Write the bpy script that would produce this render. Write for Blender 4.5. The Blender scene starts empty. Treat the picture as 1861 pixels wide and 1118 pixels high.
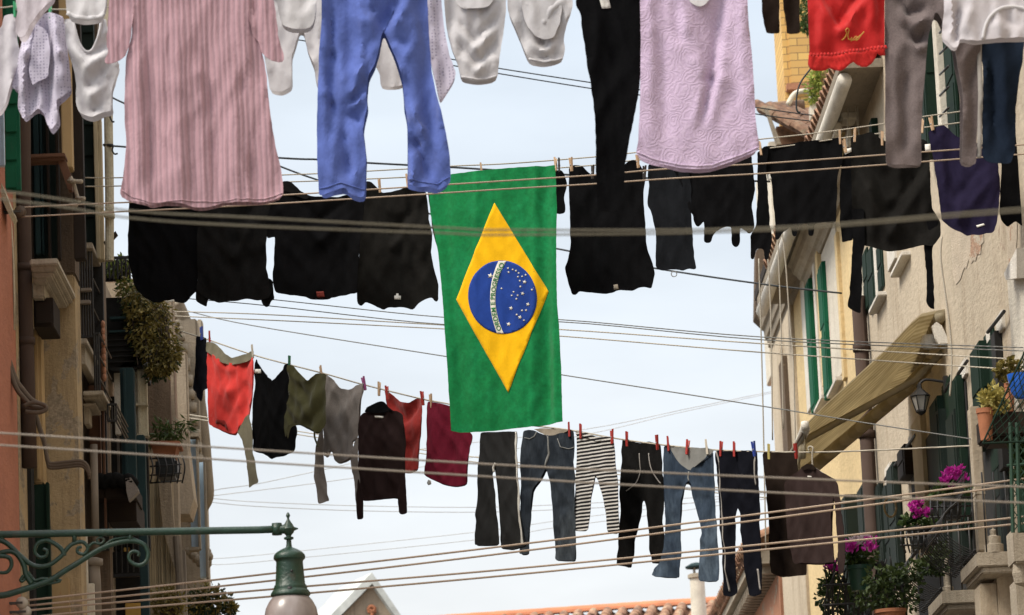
import bpy, bmesh, math, random
import numpy as np
from mathutils import Vector, Matrix, noise
from mathutils.geometry import delaunay_2d_cdt
C = bpy.context.scene.collection
rnd = random.Random(11)
R = math.radians
# ---------------------------------------------------------------- camera model
FPX, CX, CY = 7460.0, 930.5, 559.0
PITCH, ROLL, YAW = R(11.0), R(2.5), R(0.95)
CAM = Vector((0.0, 0.0, 1.6))
_F = Vector((math.sin(YAW)*math.cos(PITCH), math.cos(YAW)*math.cos(PITCH), math.sin(PITCH)))
_X = Vector((math.cos(YAW), -math.sin(YAW), 0))
_U = _X.cross(_F)
RT = _X*math.cos(ROLL) - _U*math.sin(ROLL)
UP = _X*math.sin(ROLL) + _U*math.cos(ROLL)
FW = _F
def ray(u, v):
    return RT*((u-CX)/FPX) + UP*((CY-v)/FPX) + FW
def atY(u, v, Y):
    r = ray(u, v); return CAM + r*(Y/r.y)
def atX(u, v, X):
    r = ray(u, v); return CAM + r*(X/r.x)
def onP(u, v, pl):
    (xa, ya), (xb, yb) = pl
    nx, ny = (yb-ya), -(xb-xa)
    r = ray(u, v)
    t = (xa*nx + ya*ny)/(r.x*nx + r.y*ny)
    return CAM + r*t
XL, XR = -2.45, 3.50
# vertical planes of the washing lines (their two ends on the house fronts)
PA  = ((XL, 18.9), (XR, 18.9))
PA2 = ((XL, 19.6), (XR, 19.6))
PA3 = ((XL, 18.6), (XR, 18.6))
PB  = ((XL, 25.8), (XR, 24.2))
PBf = ((XL, 25.5), (XR, 23.95))
PC  = ((XL, 31.2), (XR, 25.7))
PCf = ((XL, 30.9), (XR, 25.4))
PCb = ((XL, 31.5), (XR, 26.0))
_CR = {1:(0,0),2:(0,370),3:(0,740),4:(460,0),5:(460,370),6:(460,740),7:(920,0),8:(920,370),9:(920,740),
       10:(1380,0),11:(1350,370),12:(1380,740)}
_SC = {1:.33984,2:.33984,3:.33813,4:.33984,5:.33984,6:.33813,7:.33984,8:.33984,9:.33813,10:.33993,11:.33999,12:.33802}
def Q(k, pts):
    ox, oy = _CR[k]; s = _SC[k]
    return [(ox+x*s, oy+y*s) for x, y in pts]
# ---------------------------------------------------------------- objects
ORG = {}
def tag(o, label=None, cat=None, group=None, kind=None):
    if label: o['label'] = label
    if cat: o['category'] = cat
    if group: o['group'] = group
    if kind: o['kind'] = kind
    return o
def thing(name, label, cat, loc, group=None):
    o = bpy.data.objects.new(name, None); C.objects.link(o)
    o.empty_display_size = .1
    o.location = loc; ORG[o] = Vector(loc)
    return tag(o, label, cat, group)
def link_mesh(name, verts, faces, mat, parent=None, origin=None, smooth=True):
    if parent is not None: origin = ORG[parent]
    elif origin is None:
        a = np.array([tuple(v) for v in verts])
        origin = Vector(((a[:,0].min()+a[:,0].max())/2, (a[:,1].min()+a[:,1].max())/2, a[:,2].min()))
    origin = Vector(origin)
    me = bpy.data.meshes.new(name)
    me.from_pydata([(v[0]-origin.x, v[1]-origin.y, v[2]-origin.z) for v in verts], [], faces)
    me.update()
    if smooth: me.polygons.foreach_set('use_smooth', [True]*len(me.polygons))
    o = bpy.data.objects.new(name, me); C.objects.link(o)
    if mat: me.materials.append(mat)
    if parent is not None: o.parent = parent
    else: o.location = origin
    ORG[o] = origin
    return o
class MB:
    def __init__(s): s.v = []; s.f = []; s.cut = []
    def add(s, v, f):
        n = len(s.v); s.cut.append((n, len(s.f))); s.v += [Vector(p) for p in v]; s.f += [tuple(i+n for i in q) for q in f]; return s
    def hexa(s, b, t):
        n = len(b)
        f = [tuple(range(n-1, -1, -1)), tuple(range(n, 2*n))]
        f += [(i, (i+1) % n, n+(i+1) % n, n+i) for i in range(n)]
        return s.add(list(b)+list(t), f)
    def box(s, a, b, bev=0.0):
        x0, x1 = sorted((a[0], b[0])); y0, y1 = sorted((a[1], b[1])); z0, z1 = sorted((a[2], b[2]))
        if bev <= 0 or min(x1-x0, y1-y0, z1-z0) < 2.5*bev:
            return s.hexa([(x0,y0,z0),(x1,y0,z0),(x1,y1,z0),(x0,y1,z0)], [(x0,y0,z1),(x1,y0,z1),(x1,y1,z1),(x0,y1,z1)])
        bm = bmesh.new(); bmesh.ops.create_cube(bm, size=1)
        for v in bm.verts:
            v.co = Vector((x0+(v.co.x+.5)*(x1-x0), y0+(v.co.y+.5)*(y1-y0), z0+(v.co.z+.5)*(z1-z0)))
        bmesh.ops.bevel(bm, geom=bm.edges[:], offset=bev, segments=2, affect='EDGES')
        bm.verts.index_update()
        s.add([v.co.copy() for v in bm.verts], [tuple(v.index for v in f.verts) for f in bm.faces]); bm.free(); return s
    def prism(s, pts, vec):
        vec = Vector(vec); return s.hexa([Vector(p) for p in pts], [Vector(p)+vec for p in pts])
    def tube(s, pts, r, seg=8, r1=None):
        pts = [Vector(p) for p in pts]; n = len(pts); r1 = r if r1 is None else r1
        rings = []
        ref = None
        for i, p in enumerate(pts):
            d = (pts[min(i+1, n-1)] - pts[max(i-1, 0)])
            if d.length < 1e-9: d = Vector((0,0,1))
            d.normalize()
            if ref is None:
                ref = Vector((0,0,1)) if abs(d.z) < .9 else Vector((1,0,0))
            a = d.cross(ref); 
            if a.length < 1e-6: a = d.orthogonal()
            a.normalize(); b = d.cross(a).normalized(); ref = a.cross(d).normalized()
            rr = r + (r1-r)*i/max(1, n-1)
            rings.append([p + a*(rr*math.cos(2*math.pi*k/seg)) + b*(rr*math.sin(2*math.pi*k/seg)) for k in range(seg)])
        v = [q for ring in rings for q in ring]; f = []
        for i in range(n-1):
            for k in range(seg):
                f.append((i*seg+k, i*seg+(k+1) % seg, (i+1)*seg+(k+1) % seg, (i+1)*seg+k))
        f.append(tuple(range(seg-1, -1, -1))); f.append(tuple((n-1)*seg+k for k in range(seg)))
        return s.add(v, f)
    def lathe(s, c, prof, seg=20, sx=1, sy=1):
        c = Vector(c); v = []; f = []; n = len(prof)
        for r, z in prof:
            for k in range(seg):
                a = 2*math.pi*k/seg; v.append(c + Vector((r*math.cos(a)*sx, r*math.sin(a)*sy, z)))
        for i in range(n-1):
            for k in range(seg):
                f.append((i*seg+k, i*seg+(k+1) % seg, (i+1)*seg+(k+1) % seg, (i+1)*seg+k))
        f.append(tuple(range(seg-1, -1, -1))); f.append(tuple((n-1)*seg+k for k in range(seg)))
        return s.add(v, f)
    def leaf(s, p, d, L, w, fold=.25):
        d = Vector(d).normalized(); a = d.orthogonal().normalized(); a.rotate(Matrix.Rotation(rnd.random()*6.28, 3, d))
        b = d.cross(a); p = Vector(p)
        return s.add([p, p+d*L*.5+a*w*.5+b*w*fold, p+d*L, p+d*L*.5-a*w*.5+b*w*fold, p+d*L*.5], [(0,1,4),(1,2,4),(2,3,4),(3,0,4)])
    def build(s, name, mat, parent=None, origin=None, smooth=False):
        return link_mesh(name, s.v, s.f, mat, parent, origin, smooth)
def each(mb, name, mat, parent, smooth=False):
    """every shape collected in mb as a part of its own."""
    cuts = mb.cut + [(len(mb.v), len(mb.f))]
    return [link_mesh(name, mb.v[a:c], [tuple(i-a for i in f) for f in mb.f[b:d]], mat, parent, None, smooth) for (a, b), (c, d) in zip(cuts, cuts[1:])]
def smooth_by_angle(o, ang=40):
    me = o.data
    me.polygons.foreach_set('use_smooth', [True]*len(me.polygons))
    me.set_sharp_from_angle(angle=R(ang))
    return o
def curve(pts, n=6):
    """Catmull-Rom through pts."""
    P = [Vector(p) for p in pts]; out = []
    for i in range(len(P)-1):
        p0 = P[max(i-1, 0)]; p1 = P[i]; p2 = P[i+1]; p3 = P[min(i+2, len(P)-1)]
        for k in range(n):
            t = k/n
            out.append(.5*((2*p1)+(p2-p0)*t+(2*p0-5*p1+4*p2-p3)*t*t+(3*p1-p0-3*p2+p3)*t**3))
    out.append(P[-1]); return out
# ---------------------------------------------------------------- materials
def srgb(*c):
    return tuple((x/255/12.92 if x/255 <= .04045 else ((x/255+.055)/1.055)**2.4) for x in c)
def new_mat(name):
    m = bpy.data.materials.new(name); m.use_nodes = True
    nt = m.node_tree; b = nt.nodes['Principled BSDF']
    return m, nt, b
def N(nt, t, **kw):
    n = nt.nodes.new(t)
    for k, v in kw.items():
        if k.startswith('i_'): n.inputs[k[2:].replace('_', ' ')].default_value = v
        else: setattr(n, k, v)
    return n
def mapped(nt, scale=(1,1,1), rot=(0,0,0), coord='Object'):
    tc = N(nt, 'ShaderNodeTexCoord'); mp = N(nt, 'ShaderNodeMapping')
    mp.inputs['Scale'].default_value = scale; mp.inputs['Rotation'].default_value = rot
    nt.links.new(tc.outputs[coord], mp.inputs['Vector']); return mp
def noise_n(nt, mp, scale, detail=4, rough=.55, dist=0):
    n = N(nt, 'ShaderNodeTexNoise'); n.inputs['Scale'].default_value = scale; n.inputs['Detail'].default_value = detail
    n.inputs['Roughness'].default_value = rough; n.inputs['Distortion'].default_value = dist
    nt.links.new(mp.outputs['Vector'], n.inputs['Vector']); return n
def ramp(nt, src, stops):
    r = N(nt, 'ShaderNodeValToRGB'); e = r.color_ramp.elements
    e[0].position, e[0].color = stops[0][0], (*stops[0][1], 1)
    e[1].position, e[1].color = stops[-1][0], (*stops[-1][1], 1)
    for p, c in stops[1:-1]:
        k = e.new(p); k.color = (*c, 1)
    nt.links.new(src, r.inputs['Fac']); return r
def mix(nt, fac, a, b, mode='MIX'):
    m = N(nt, 'ShaderNodeMix', data_type='RGBA', blend_type=mode)
    for s, val in ((0, fac), (6, a), (7, b)):
        if hasattr(val, 'links'): nt.links.new(val, m.inputs[s])
        elif s == 0: m.inputs[0].default_value = val
        else: m.inputs[s].default_value = (*val[:3], 1)
    return m.outputs[2]
def bump(nt, h, dist=.01, strength=1.0, prev=None):
    b = N(nt, 'ShaderNodeBump'); b.inputs['Distance'].default_value = dist; b.inputs['Strength'].default_value = strength
    nt.links.new(h, b.inputs['Height'])
    if prev: nt.links.new(prev, b.inputs['Normal'])
    return b.outputs['Normal']
def sc(c, k): return tuple(min(1, x*k) for x in c)
def cloth(name, col, var=.12, wr=.012, fs=9, rough=.9, trans=0.0, sheen=.15, pattern=None):
    """Woven fabric: uneven dye, crumples, a fine weave."""
    m, nt, b = new_mat(name)
    mp = mapped(nt)
    n1 = noise_n(nt, mp, 5, 5)
    n3 = noise_n(nt, mp, 60, 4, .7)
    r = ramp(nt, n1.outputs['Fac'], [(.3, sc(col, 1-var)), (.72, sc(col, 1+var))])
    base = mix(nt, .35, r.outputs['Color'], ramp(nt, n3.outputs['Fac'], [(.3, sc(col, 1-1.4*var)), (.7, sc(col, 1+1.4*var))]).outputs['Color'])
    wave = []
    if pattern:
        base = pattern(nt, mp, base) or base
        if pattern.__name__ == 'pat_dress': wave = [n for n in nt.nodes if n.type == 'TEX_WAVE'][:1]
    nt.links.new(base, b.inputs['Base Color'])
    b.inputs['Roughness'].default_value = rough
    b.inputs['Specular IOR Level'].default_value = .12 if max(col) > .03 else .03
    b.inputs['Sheen Weight'].default_value = sheen
    b.inputs['Sheen Roughness'].default_value = .5
    mv = mapped(nt, (1, 1, .24), (0, R(9), 0))
    a1 = N(nt, 'ShaderNodeTexNoise', noise_type='RIDGED_MULTIFRACTAL'); a1.inputs['Scale'].default_value = fs*.8; a1.inputs['Detail'].default_value = 3
    a1.inputs['Roughness'].default_value = .45; a1.inputs['Distortion'].default_value = .5; nt.links.new(mv.outputs[0], a1.inputs['Vector'])
    a2 = noise_n(nt, mapped(nt, (1,1,.55), (0, R(-24), 0)), fs*2.2, 3, .55, .8)
    nn = bump(nt, a1.outputs['Fac'], wr*.5, .9)
    nn = bump(nt, a2.outputs['Fac'], wr*.14, .9, nn)
    nn = bump(nt, n3.outputs['Fac'], .0012, .5, nn)
    if wave: nn = bump(nt, wave[0].outputs['Fac'], .0035, .7, nn)
    nt.links.new(nn, b.inputs['Normal'])
    if trans > 0:
        out = nt.nodes['Material Output']
        t = N(nt, 'ShaderNodeBsdfTranslucent'); nt.links.new(base, t.inputs['Color']); nt.links.new(nn, t.inputs['Normal'])
        ms = N(nt, 'ShaderNodeMixShader'); ms.inputs['Fac'].default_value = trans
        nt.links.new(b.outputs[0], ms.inputs[1]); nt.links.new(t.outputs[0], ms.inputs[2]); nt.links.new(ms.outputs[0], out.inputs['Surface'])
    return m
def solid(name, col, rough=.6, metal=0, var=.1, ns=12, bmp=.002, bs=40, spec=.4):
    m, nt, b = new_mat(name)
    mp = mapped(nt)
    n = noise_n(nt, mp, ns, 5)
    r = ramp(nt, n.outputs['Fac'], [(.3, sc(col, 1-var)), (.7, sc(col, 1+var))])
    nt.links.new(r.outputs['Color'], b.inputs['Base Color'])
    b.inputs['Roughness'].default_value = rough; b.inputs['Metallic'].default_value = metal; b.inputs['Specular IOR Level'].default_value = spec
    if bmp:
        n2 = noise_n(nt, mp, bs, 4)
        nt.links.new(bump(nt, n2.outputs['Fac'], bmp, .8), b.inputs['Normal'])
    return m
def plaster(name, col, stain, patch=None, pamt=.62, streak=.5, s=1.0):
    """Old render: blotches, rain streaks, and worn patches of what lies under it."""
    m, nt, b = new_mat(name)
    mp = mapped(nt, (1, .3, 1))      # long walls are seen raking: keep their blotches broad
    n1 = noise_n(nt, mp, 1.3*s, 6, .6, .3); n2 = noise_n(nt, mapped(nt, (3.5, .9, .35)), 2.4*s, 5, .65); n3 = noise_n(nt, mp, 26*s, 5, .7)
    base = ramp(nt, n1.outputs['Fac'], [(.3, sc(col, .82)), (.5, col), (.75, sc(col, 1.1))]).outputs['Color']
    f = ramp(nt, n2.outputs['Fac'], [(.48, (0,0,0)), (.75, (streak,)*3)])
    base = mix(nt, f.outputs['Color'], base, stain)
    g = ramp(nt, n3.outputs['Fac'], [(.3, (.86,)*3), (.7, (1.08,)*3)])
    base = mix(nt, 1.0, base, g.outputs['Color'], 'MULTIPLY')
    h = n3.outputs['Fac']
    if patch:
        n4 = noise_n(nt, mapped(nt, (1, .3, .7)), 1.6*s, 7, .68, .4)
        k = ramp(nt, n4.outputs['Fac'], [(pamt, (0,0,0)), (pamt+.02, (1,1,1))])
        n5 = noise_n(nt, mp, 17*s, 5, .7)
        pc = ramp(nt, n5.outputs['Fac'], [(.35, sc(patch, .65)), (.65, sc(patch, 1.25))]).outputs['Color']
        base = mix(nt, k.outputs['Color'], base, pc)
    nt.links.new(base, b.inputs['Base Color'])
    b.inputs['Roughness'].default_value = .92; b.inputs['Specular IOR Level'].default_value = .2
    nn = bump(nt, h, .012, .7)
    if patch: nn = bump(nt, k.outputs['Color'], .02, -.6, nn)
    nt.links.new(nn, b.inputs['Normal'])
    return m
# ---------------------------------------------------------------- cloth pieces
def _resample(P, step):
    out = []
    n = len(P)
    for i in range(n):
        a, b = P[i], P[(i+1) % n]; L = math.hypot(b[0]-a[0], b[1]-a[1]); k = max(1, int(round(L/step)))
        for j in range(k):
            t = j/k; out.append((a[0]+(b[0]-a[0])*t, a[1]+(b[1]-a[1])*t))
    return np.array(out)
def _soft(P, it):
    for _ in range(it):
        P = P*.5 + (np.roll(P, 1, 0) + np.roll(P, -1, 0))*.25
    return P
def _inside(P, X):
    x, y = X[:,0], X[:,1]; c = np.zeros(len(X), bool)
    a = P; b = np.roll(P, -1, 0)
    for (x0, y0), (x1, y1) in zip(a, b):
        if y0 == y1: continue
        m = ((y0 > y) != (y1 > y)) & (x < (x1-x0)*(y-y0)/(y1-y0)+x0)
        c ^= m
    return c
def _edist(P, X):
    a = P; b = np.roll(P, -1, 0); best = np.full(len(X), 1e9)
    for p, q in zip(a, b):
        d = q-p; L = (d*d).sum()
        if L < 1e-12: continue
        t = np.clip(((X-p)@d)/L, 0, 1)
        e = X-(p+t[:,None]*d); best = np.minimum(best, np.sqrt((e*e).sum(1)))
    return best
def triangulate(P, step, seed=0):
    r = np.random.RandomState(seed)
    lo, hi = P.min(0), P.max(0)
    gx = np.arange(lo[0], hi[0]+step, step); gz = np.arange(lo[1], hi[1]+step, step*.87)
    g = np.array([(x+(step*.5 if j % 2 else 0), z) for j, z in enumerate(gz) for x in gx])
    g += r.uniform(-.12, .12, g.shape)*step
    g = g[_inside(P, g)]
    if len(g): g = g[_edist(P, g) > step*.55]
    n = len(P)
    vs = [Vector((float(p[0]), float(p[1]))) for p in P] + [Vector((float(p[0]), float(p[1]))) for p in g]
    res = delaunay_2d_cdt(vs, [], [list(range(n))], 1, 1e-7)
    V = np.array([tuple(v) for v in res[0]]); T = [tuple(f) for f in res[2]]
    return V, T
class Drape:
    """How a hanging cloth ripples: offset towards the street's near end at (s, z)."""
    def __init__(s, seed=0, amp=.02, fs=6.0, fz=1.3, swag=0.0, sw_k=26, mid=0, top=0, curl=0, half=.2, fine=.25):
        s.__dict__.update(locals()); s.folds = []; s.o = Vector((seed*7.31, seed*3.17, seed*1.93))
    def __call__(s, x, z):
        o = s.o
        w = noise.noise(Vector((x*s.fs*.4, z*s.fz*.6, 0)) + o + Vector((9,2,5)))
        p = Vector((x*s.fs*.8 + .5*w, z*s.fz*.5, 0)) + o
        n1 = noise.noise(p)
        r = 1-2.2*abs(noise.noise(Vector((p.x*2.0, p.y*1.2, 7)) + o))     # long soft pleats
        h = s.amp*(.9*n1 + .6*r)
        for (ax, az, bx, bz, A, wd, t0, t1) in s.folds:                   # folds seen in the photograph
            dx, dz = bx-ax, bz-az; L2 = dx*dx+dz*dz; t = ((x-ax)*dx+(z-az)*dz)/L2
            tt = min(1, max(0, t)); e = math.hypot(x-ax-tt*dx, z-az-tt*dz)/wd
            if e < 3.5:
                g = t0+(t1-t0)*tt
                h += A*math.exp(-e**1.35)*min(1, 5*min(g, 1-g)+.08)
        if s.fine > 0:                                               # slanting drag lines and creases
            q = Vector(((.86*x+.5*z)*10+.7*w, (.86*z-.5*x)*2.4, 2)) + o
            q2 = Vector(((.86*x-.5*z)*10+.7*w, (.86*z+.5*x)*2.4, 8)) + o
            q3 = Vector((x*24+w, z*4, 5)) + o
            h += .10*s.fine*((.22-abs(noise.noise(q))) + .8*(.22-abs(noise.noise(q2))) + .55*(.2-abs(noise.noise(q3))))
        if s.swag:
            dx = (x-s.mid)/s.half
            ph = (z - s.top) - .9*s.half*dx*dx
            fade = math.exp(-max(0, -(z-s.top))*1.8)
            v = math.sin(ph*s.sw_k + 1.3*w); v = 1-abs(v)**.8*1.6 if v > 0 else 1+.3*v
            h += s.swag*.8*v*max(0, 1-.6*dx*dx)*fade
        return h
def sheet(name, px, pl, mat, parent=None, drape=None, thick=.0022, step=.022, soft=1, off=0.0, jag=.002, seed=0, hem=.0016, push=0.0):
    """One thin closed piece of cloth with the given outline, hanging in the plane pl, rippled, with a turned hem."""
    (xa, ya), (xb, yb) = pl
    d = Vector((xb-xa, yb-ya, 0)).normalized(); nrm = Vector((d.y, -d.x, 0))
    o = Vector((xa, ya, 0))
    P2 = []
    for u, v in px:
        p = onP(u, v, pl); P2.append(((p-o).dot(d), p.z))
    P = _soft(_resample(P2, step*.8), soft)
    if jag:
        rs = np.random.RandomState(seed+5); P = P + _soft(rs.uniform(-1, 1, P.shape), 1)*jag*2
    V, T = triangulate(P, step, seed)
    E = _edist(P, V)
    D = drape or Drape(seed)
    h = np.array([D(float(x), float(z)) for x, z in V])
    if hem: h = h + (hem*(1-np.clip((E-.016)/.006, 0, 1)) - hem*.9*np.exp(-((E-.022)/.004)**2))
    fr, bk = [], []
    for i, (x, z) in enumerate(V):
        q = o + d*float(x) + Vector((0, push, float(z)))
        fr.append(q + nrm*(off + h[i] + thick)); bk.append(q + nrm*(off + h[i] - thick))
    n = len(V); verts = fr + bk; faces = []; ec = set()
    for t in T:
        a, b, c = (verts[k] for k in t)
        if (b-a).cross(c-a).dot(nrm) < 0: t = t[::-1]
        faces.append(tuple(t)); faces.append(tuple(k+n for k in t[::-1]))
        for i in range(3): ec.add((t[i], t[(i+1) % 3]))
    for (i, j) in ec:
        if (j, i) not in ec: faces.append((j, i, i+n, j+n))
    ob = link_mesh(name, verts, faces, mat, parent)
    ob.data.set_sharp_from_angle(angle=R(62))
    return ob
def patch(name, px, pl, mat, parent, drape, h, step=.014, soft=0, wall=.0015):
    """Something printed or sewn on a cloth: follows its ripples, h in front of its middle plane."""
    h = getattr(drape, 'h', h)
    (xa, ya), (xb, yb) = pl
    d = Vector((xb-xa, yb-ya, 0)).normalized(); nrm = Vector((d.y, -d.x, 0)); o = Vector((xa, ya, 0))
    P2 = [((onP(u, v, pl)-o).dot(d), onP(u, v, pl).z) for u, v in px]
    P = _soft(_resample(P2, step), soft); V, T = triangulate(P, step)
    verts = [o + d*float(x) + Vector((0,0,float(z))) + nrm*(drape(float(x), float(z)) + h) for x, z in V]
    n = len(V); verts += [v - nrm*wall for v in verts]
    faces = []
    ec = {}
    for t in T:
        a, b, c = (verts[k] for k in t)
        if (b-a).cross(c-a).dot(nrm) < 0: t = t[::-1]
        faces.append(t); faces.append(tuple(k+n for k in t[::-1]))
        for i in range(3):
            ec[(t[i], t[(i+1) % 3])] = 1
    for (i, j) in list(ec):
        if (j, i) not in ec: faces.append((j, i, i+n, j+n))
    return link_mesh(name, verts, faces, mat, parent, smooth=True)
def strip(name, pts, w, pl, mat, parent, drape, h, wall=.0015):
    """A stripe of width w pixels along a pixel path."""
    L, Rr = [], []
    for i, p in enumerate(pts):
        a = pts[max(i-1, 0)]; b = pts[min(i+1, len(pts)-1)]; dx, dy = b[0]-a[0], b[1]-a[1]; k = math.hypot(dx, dy)
        nx, ny = -dy/k*w/2, dx/k*w/2
        L.append((p[0]+nx, p[1]+ny)); Rr.append((p[0]-nx, p[1]-ny))
    return patch(name, L+Rr[::-1], pl, mat, parent, drape, h, wall=wall)
def cord(name, pts, r, pl, mat, parent, drape, h):
    (xa, ya), (xb, yb) = pl
    d = Vector((xb-xa, yb-ya, 0)).normalized(); nrm = Vector((d.y, -d.x, 0)); o = Vector((xa, ya, 0)); h = getattr(drape, 'h', h)
    P = []
    for u, v in pts:
        p = onP(u, v, pl); x = (p-o).dot(d); P.append(p + nrm*(drape(x, p.z)+h))
    return MB().tube(curve(P, 4), r, 6).build(name, mat, parent, smooth=True)
# ================================================================= cloth materials
def pat_dress(nt, mp, base):
    w = N(nt, 'ShaderNodeTexWave', wave_type='BANDS', bands_direction='X'); w.inputs['Scale'].default_value = 12
    w.inputs['Distortion'].default_value = 3.4; w.inputs['Detail'].default_value = 3; w.inputs['Detail Scale'].default_value = 1.2
    nt.links.new(mapped(nt, (1,1,.22)).outputs['Vector'], w.inputs['Vector'])
    r = ramp(nt, w.outputs['Fac'], [(.12, (.74,.74,.77)), (.42, (1,1,1)), (.8, (1.0,.94,.97))])
    return mix(nt, .8, base, r.outputs['Color'], 'MULTIPLY')
def pat_dots(nt, mp, base):
    v = N(nt, 'ShaderNodeTexVoronoi'); v.inputs['Scale'].default_value = 62; v.inputs['Randomness'].default_value = .25
    nt.links.new(mp.outputs['Vector'], v.inputs['Vector'])
    r = ramp(nt, v.outputs['Distance'], [(.22, (.42,.41,.5)), (.36, (1,1,1))])
    return mix(nt, .75, base, r.outputs['Color'], 'MULTIPLY')
def pat_flag(nt, mp, base):
    n = noise_n(nt, mp, 4.5, 6, .7); n2 = noise_n(nt, mp, 30, 4, .7)
    a = ramp(nt, n.outputs['Fac'], [(.45, (1,1,1)), (.68, (1.9,1.25,1.6))])
    b = ramp(nt, n2.outputs['Fac'], [(.35, (.78,.8,.78)), (.65, (1.15,1.12,1.15))])
    return mix(nt, .8, mix(nt, .55, base, a.outputs['Color'], 'MULTIPLY'), b.outputs['Color'], 'MULTIPLY')
def pat_stripes(nt, mp, base):
    w = N(nt, 'ShaderNodeTexWave', wave_type='BANDS', bands_direction='Z'); w.inputs['Scale'].default_value = 12.6
    w.inputs['Distortion'].default_value = .5; w.inputs['Detail Scale'].default_value = .5
    nt.links.new(mapped(nt, (1,1,1), (0, R(-2), 0)).outputs['Vector'], w.inputs['Vector'])
    r = ramp(nt, w.outputs['Fac'], [(.62, (.006,.006,.007)), (.69, (.55,.53,.5))])
    return mix(nt, 1.0, (1,1,1), r.outputs['Color'], 'MULTIPLY')
def pat_denim(nt, mp, base):
    n = noise_n(nt, mapped(nt, (1,1,.45)), 4.2, 5, .6); n2 = noise_n(nt, mapped(nt, (1,1,.25)), 70, 3, .7)
    a = ramp(nt, n.outputs['Fac'], [(.35, (.6,.64,.7)), (.5, (1,1,1)), (.68, (2.9,2.7,2.4))])
    b = ramp(nt, n2.outputs['Fac'], [(.3, (.75,.78,.8)), (.7, (1.2,1.2,1.2))])
    return mix(nt, 1, mix(nt, .9, base, a.outputs['Color'], 'MULTIPLY'), b.outputs['Color'], 'MULTIPLY')
def pat_heather(nt, mp, base):
    n2 = noise_n(nt, mp, 160, 3, .8)
    b = ramp(nt, n2.outputs['Fac'], [(.35, (.8,.8,.8)), (.65, (1.2,1.2,1.2))])
    return mix(nt, 1, base, b.outputs['Color'], 'MULTIPLY')
def pat_speck(nt, mp, base):
    n2 = noise_n(nt, mapped(nt, (1,1,.6)), 26, 5, .8)
    b = ramp(nt, n2.outputs['Fac'], [(.6, (1,1,1)), (.72, (1.05,2.6,2.6))])
    return mix(nt, .8, base, b.outputs['Color'], 'MULTIPLY')
M = {}
M['pink'] = cloth('pink_crinkle_cotton', (.43,.275,.305), .1, .02, 16, trans=.15, pattern=pat_dress)
M['blue'] = cloth('blue_cotton', (.085,.125,.37), .12, .034, 13, trans=.1)
M['white'] = cloth('white_cotton', (.63,.615,.63), .05, .018, 12, trans=.3)
M['white_thin'] = cloth('thin_white_jersey', (.66,.63,.66), .05, .014, 10, trans=.35)
M['white_dot'] = cloth('white_openwork_knit', (.58,.54,.64), .06, .012, 9, trans=.3, pattern=pat_dots)
M['lace'] = cloth('white_lace', (.58,.53,.57), .1, .02, 22, trans=.3)
M['black'] = cloth('black_jersey', (.0042,.0042,.0047), .3, .016, 7, sheen=0)
M['black2'] = cloth('washed_black_cotton', (.0085,.0082,.008), .3, .018, 8, sheen=0, pattern=pat_heather)
M['black3'] = cloth('faded_black_cotton', (.0105,.0099,.009), .3, .02, 7, sheen=0)
M['slate'] = cloth('black_denim', (.0095,.0105,.0125), .3, .012, 12, sheen=0)
M['navy'] = cloth('navy_cotton', (.0065,.007,.0105), .25, .016, 8, sheen=0)
M['purple'] = cloth('dark_purple_jersey', (.015,.012,.03), .22, .018, 7, sheen=0)
def lilac_mat():
    m = cloth('lilac_embossed_cloth', (.52,.41,.55), .05, .008, 6, trans=.12)
    nt = m.node_tree; b = nt.nodes['Principled BSDF']
    v = N(nt, 'ShaderNodeTexVoronoi'); v.inputs['Scale'].default_value = 10.5; v.inputs['Randomness'].default_value = .7
    mp = mapped(nt); nz = noise_n(nt, mp, 9, 3)
    ad = N(nt, 'ShaderNodeVectorMath', operation='ADD'); scl = N(nt, 'ShaderNodeVectorMath', operation='SCALE'); scl.inputs['Scale'].default_value = .13
    nt.links.new(nz.outputs['Color'], scl.inputs[0]); nt.links.new(mp.outputs['Vector'], ad.inputs[0]); nt.links.new(scl.outputs[0], ad.inputs[1])
    nt.links.new(ad.outputs[0], v.inputs['Vector'])
    mu = N(nt, 'ShaderNodeMath', operation='MULTIPLY'); mu.inputs[1].default_value = 36; nt.links.new(v.outputs['Distance'], mu.inputs[0])
    si = N(nt, 'ShaderNodeMath', operation='SINE'); nt.links.new(mu.outputs[0], si.inputs[0])
    prev = b.inputs['Normal'].links[0].from_socket
    nt.links.new(bump(nt, si.outputs[0], .0010, .6, prev), b.inputs['Normal'])
    old = b.inputs['Base Color'].links[0].from_socket
    rr = ramp(nt, si.outputs[0], [(.0, (.86,.82,.88)), (.6, (1.04,1.04,1.04))])
    nt.links.new(mix(nt, .4, old, rr.outputs['Color'], 'MULTIPLY'), b.inputs['Base Color'])
    return m
M['lilac'] = lilac_mat()
M['brown_dk'] = cloth('dark_brown_knit', (.017,.0115,.009), .25, .012, 9, sheen=0)
M['red_silk'] = cloth('red_satin', (.40,.012,.012), .12, .014, 9, rough=.6)
M['red_lace'] = cloth('red_lace', (.48,.022,.02), .25, .02, 40)
M['gold'] = solid('gold_thread', (.42,.22,.03), .5)
M['taupe_dk'] = cloth('grey_brown_jersey', (.125,.1,.098), .1, .02, 7, pattern=pat_heather)
M['navy_track'] = cloth('navy_track_cloth', (.011,.017,.030), .2, .018, 7, sheen=0)
M['greytrim'] = cloth('pale_grey_trim', (.27,.25,.23), .1, .006, 9)
M['coral'] = cloth('coral_red_jersey', (.62,.045,.038), .1, .02, 9, pattern=pat_speck)
M['olivegrey'] = cloth('khaki_grey_rib', (.17,.155,.105), .15, .012, 10)
M['olive'] = cloth('olive_cotton', (.07,.066,.026), .15, .02, 8)
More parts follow.
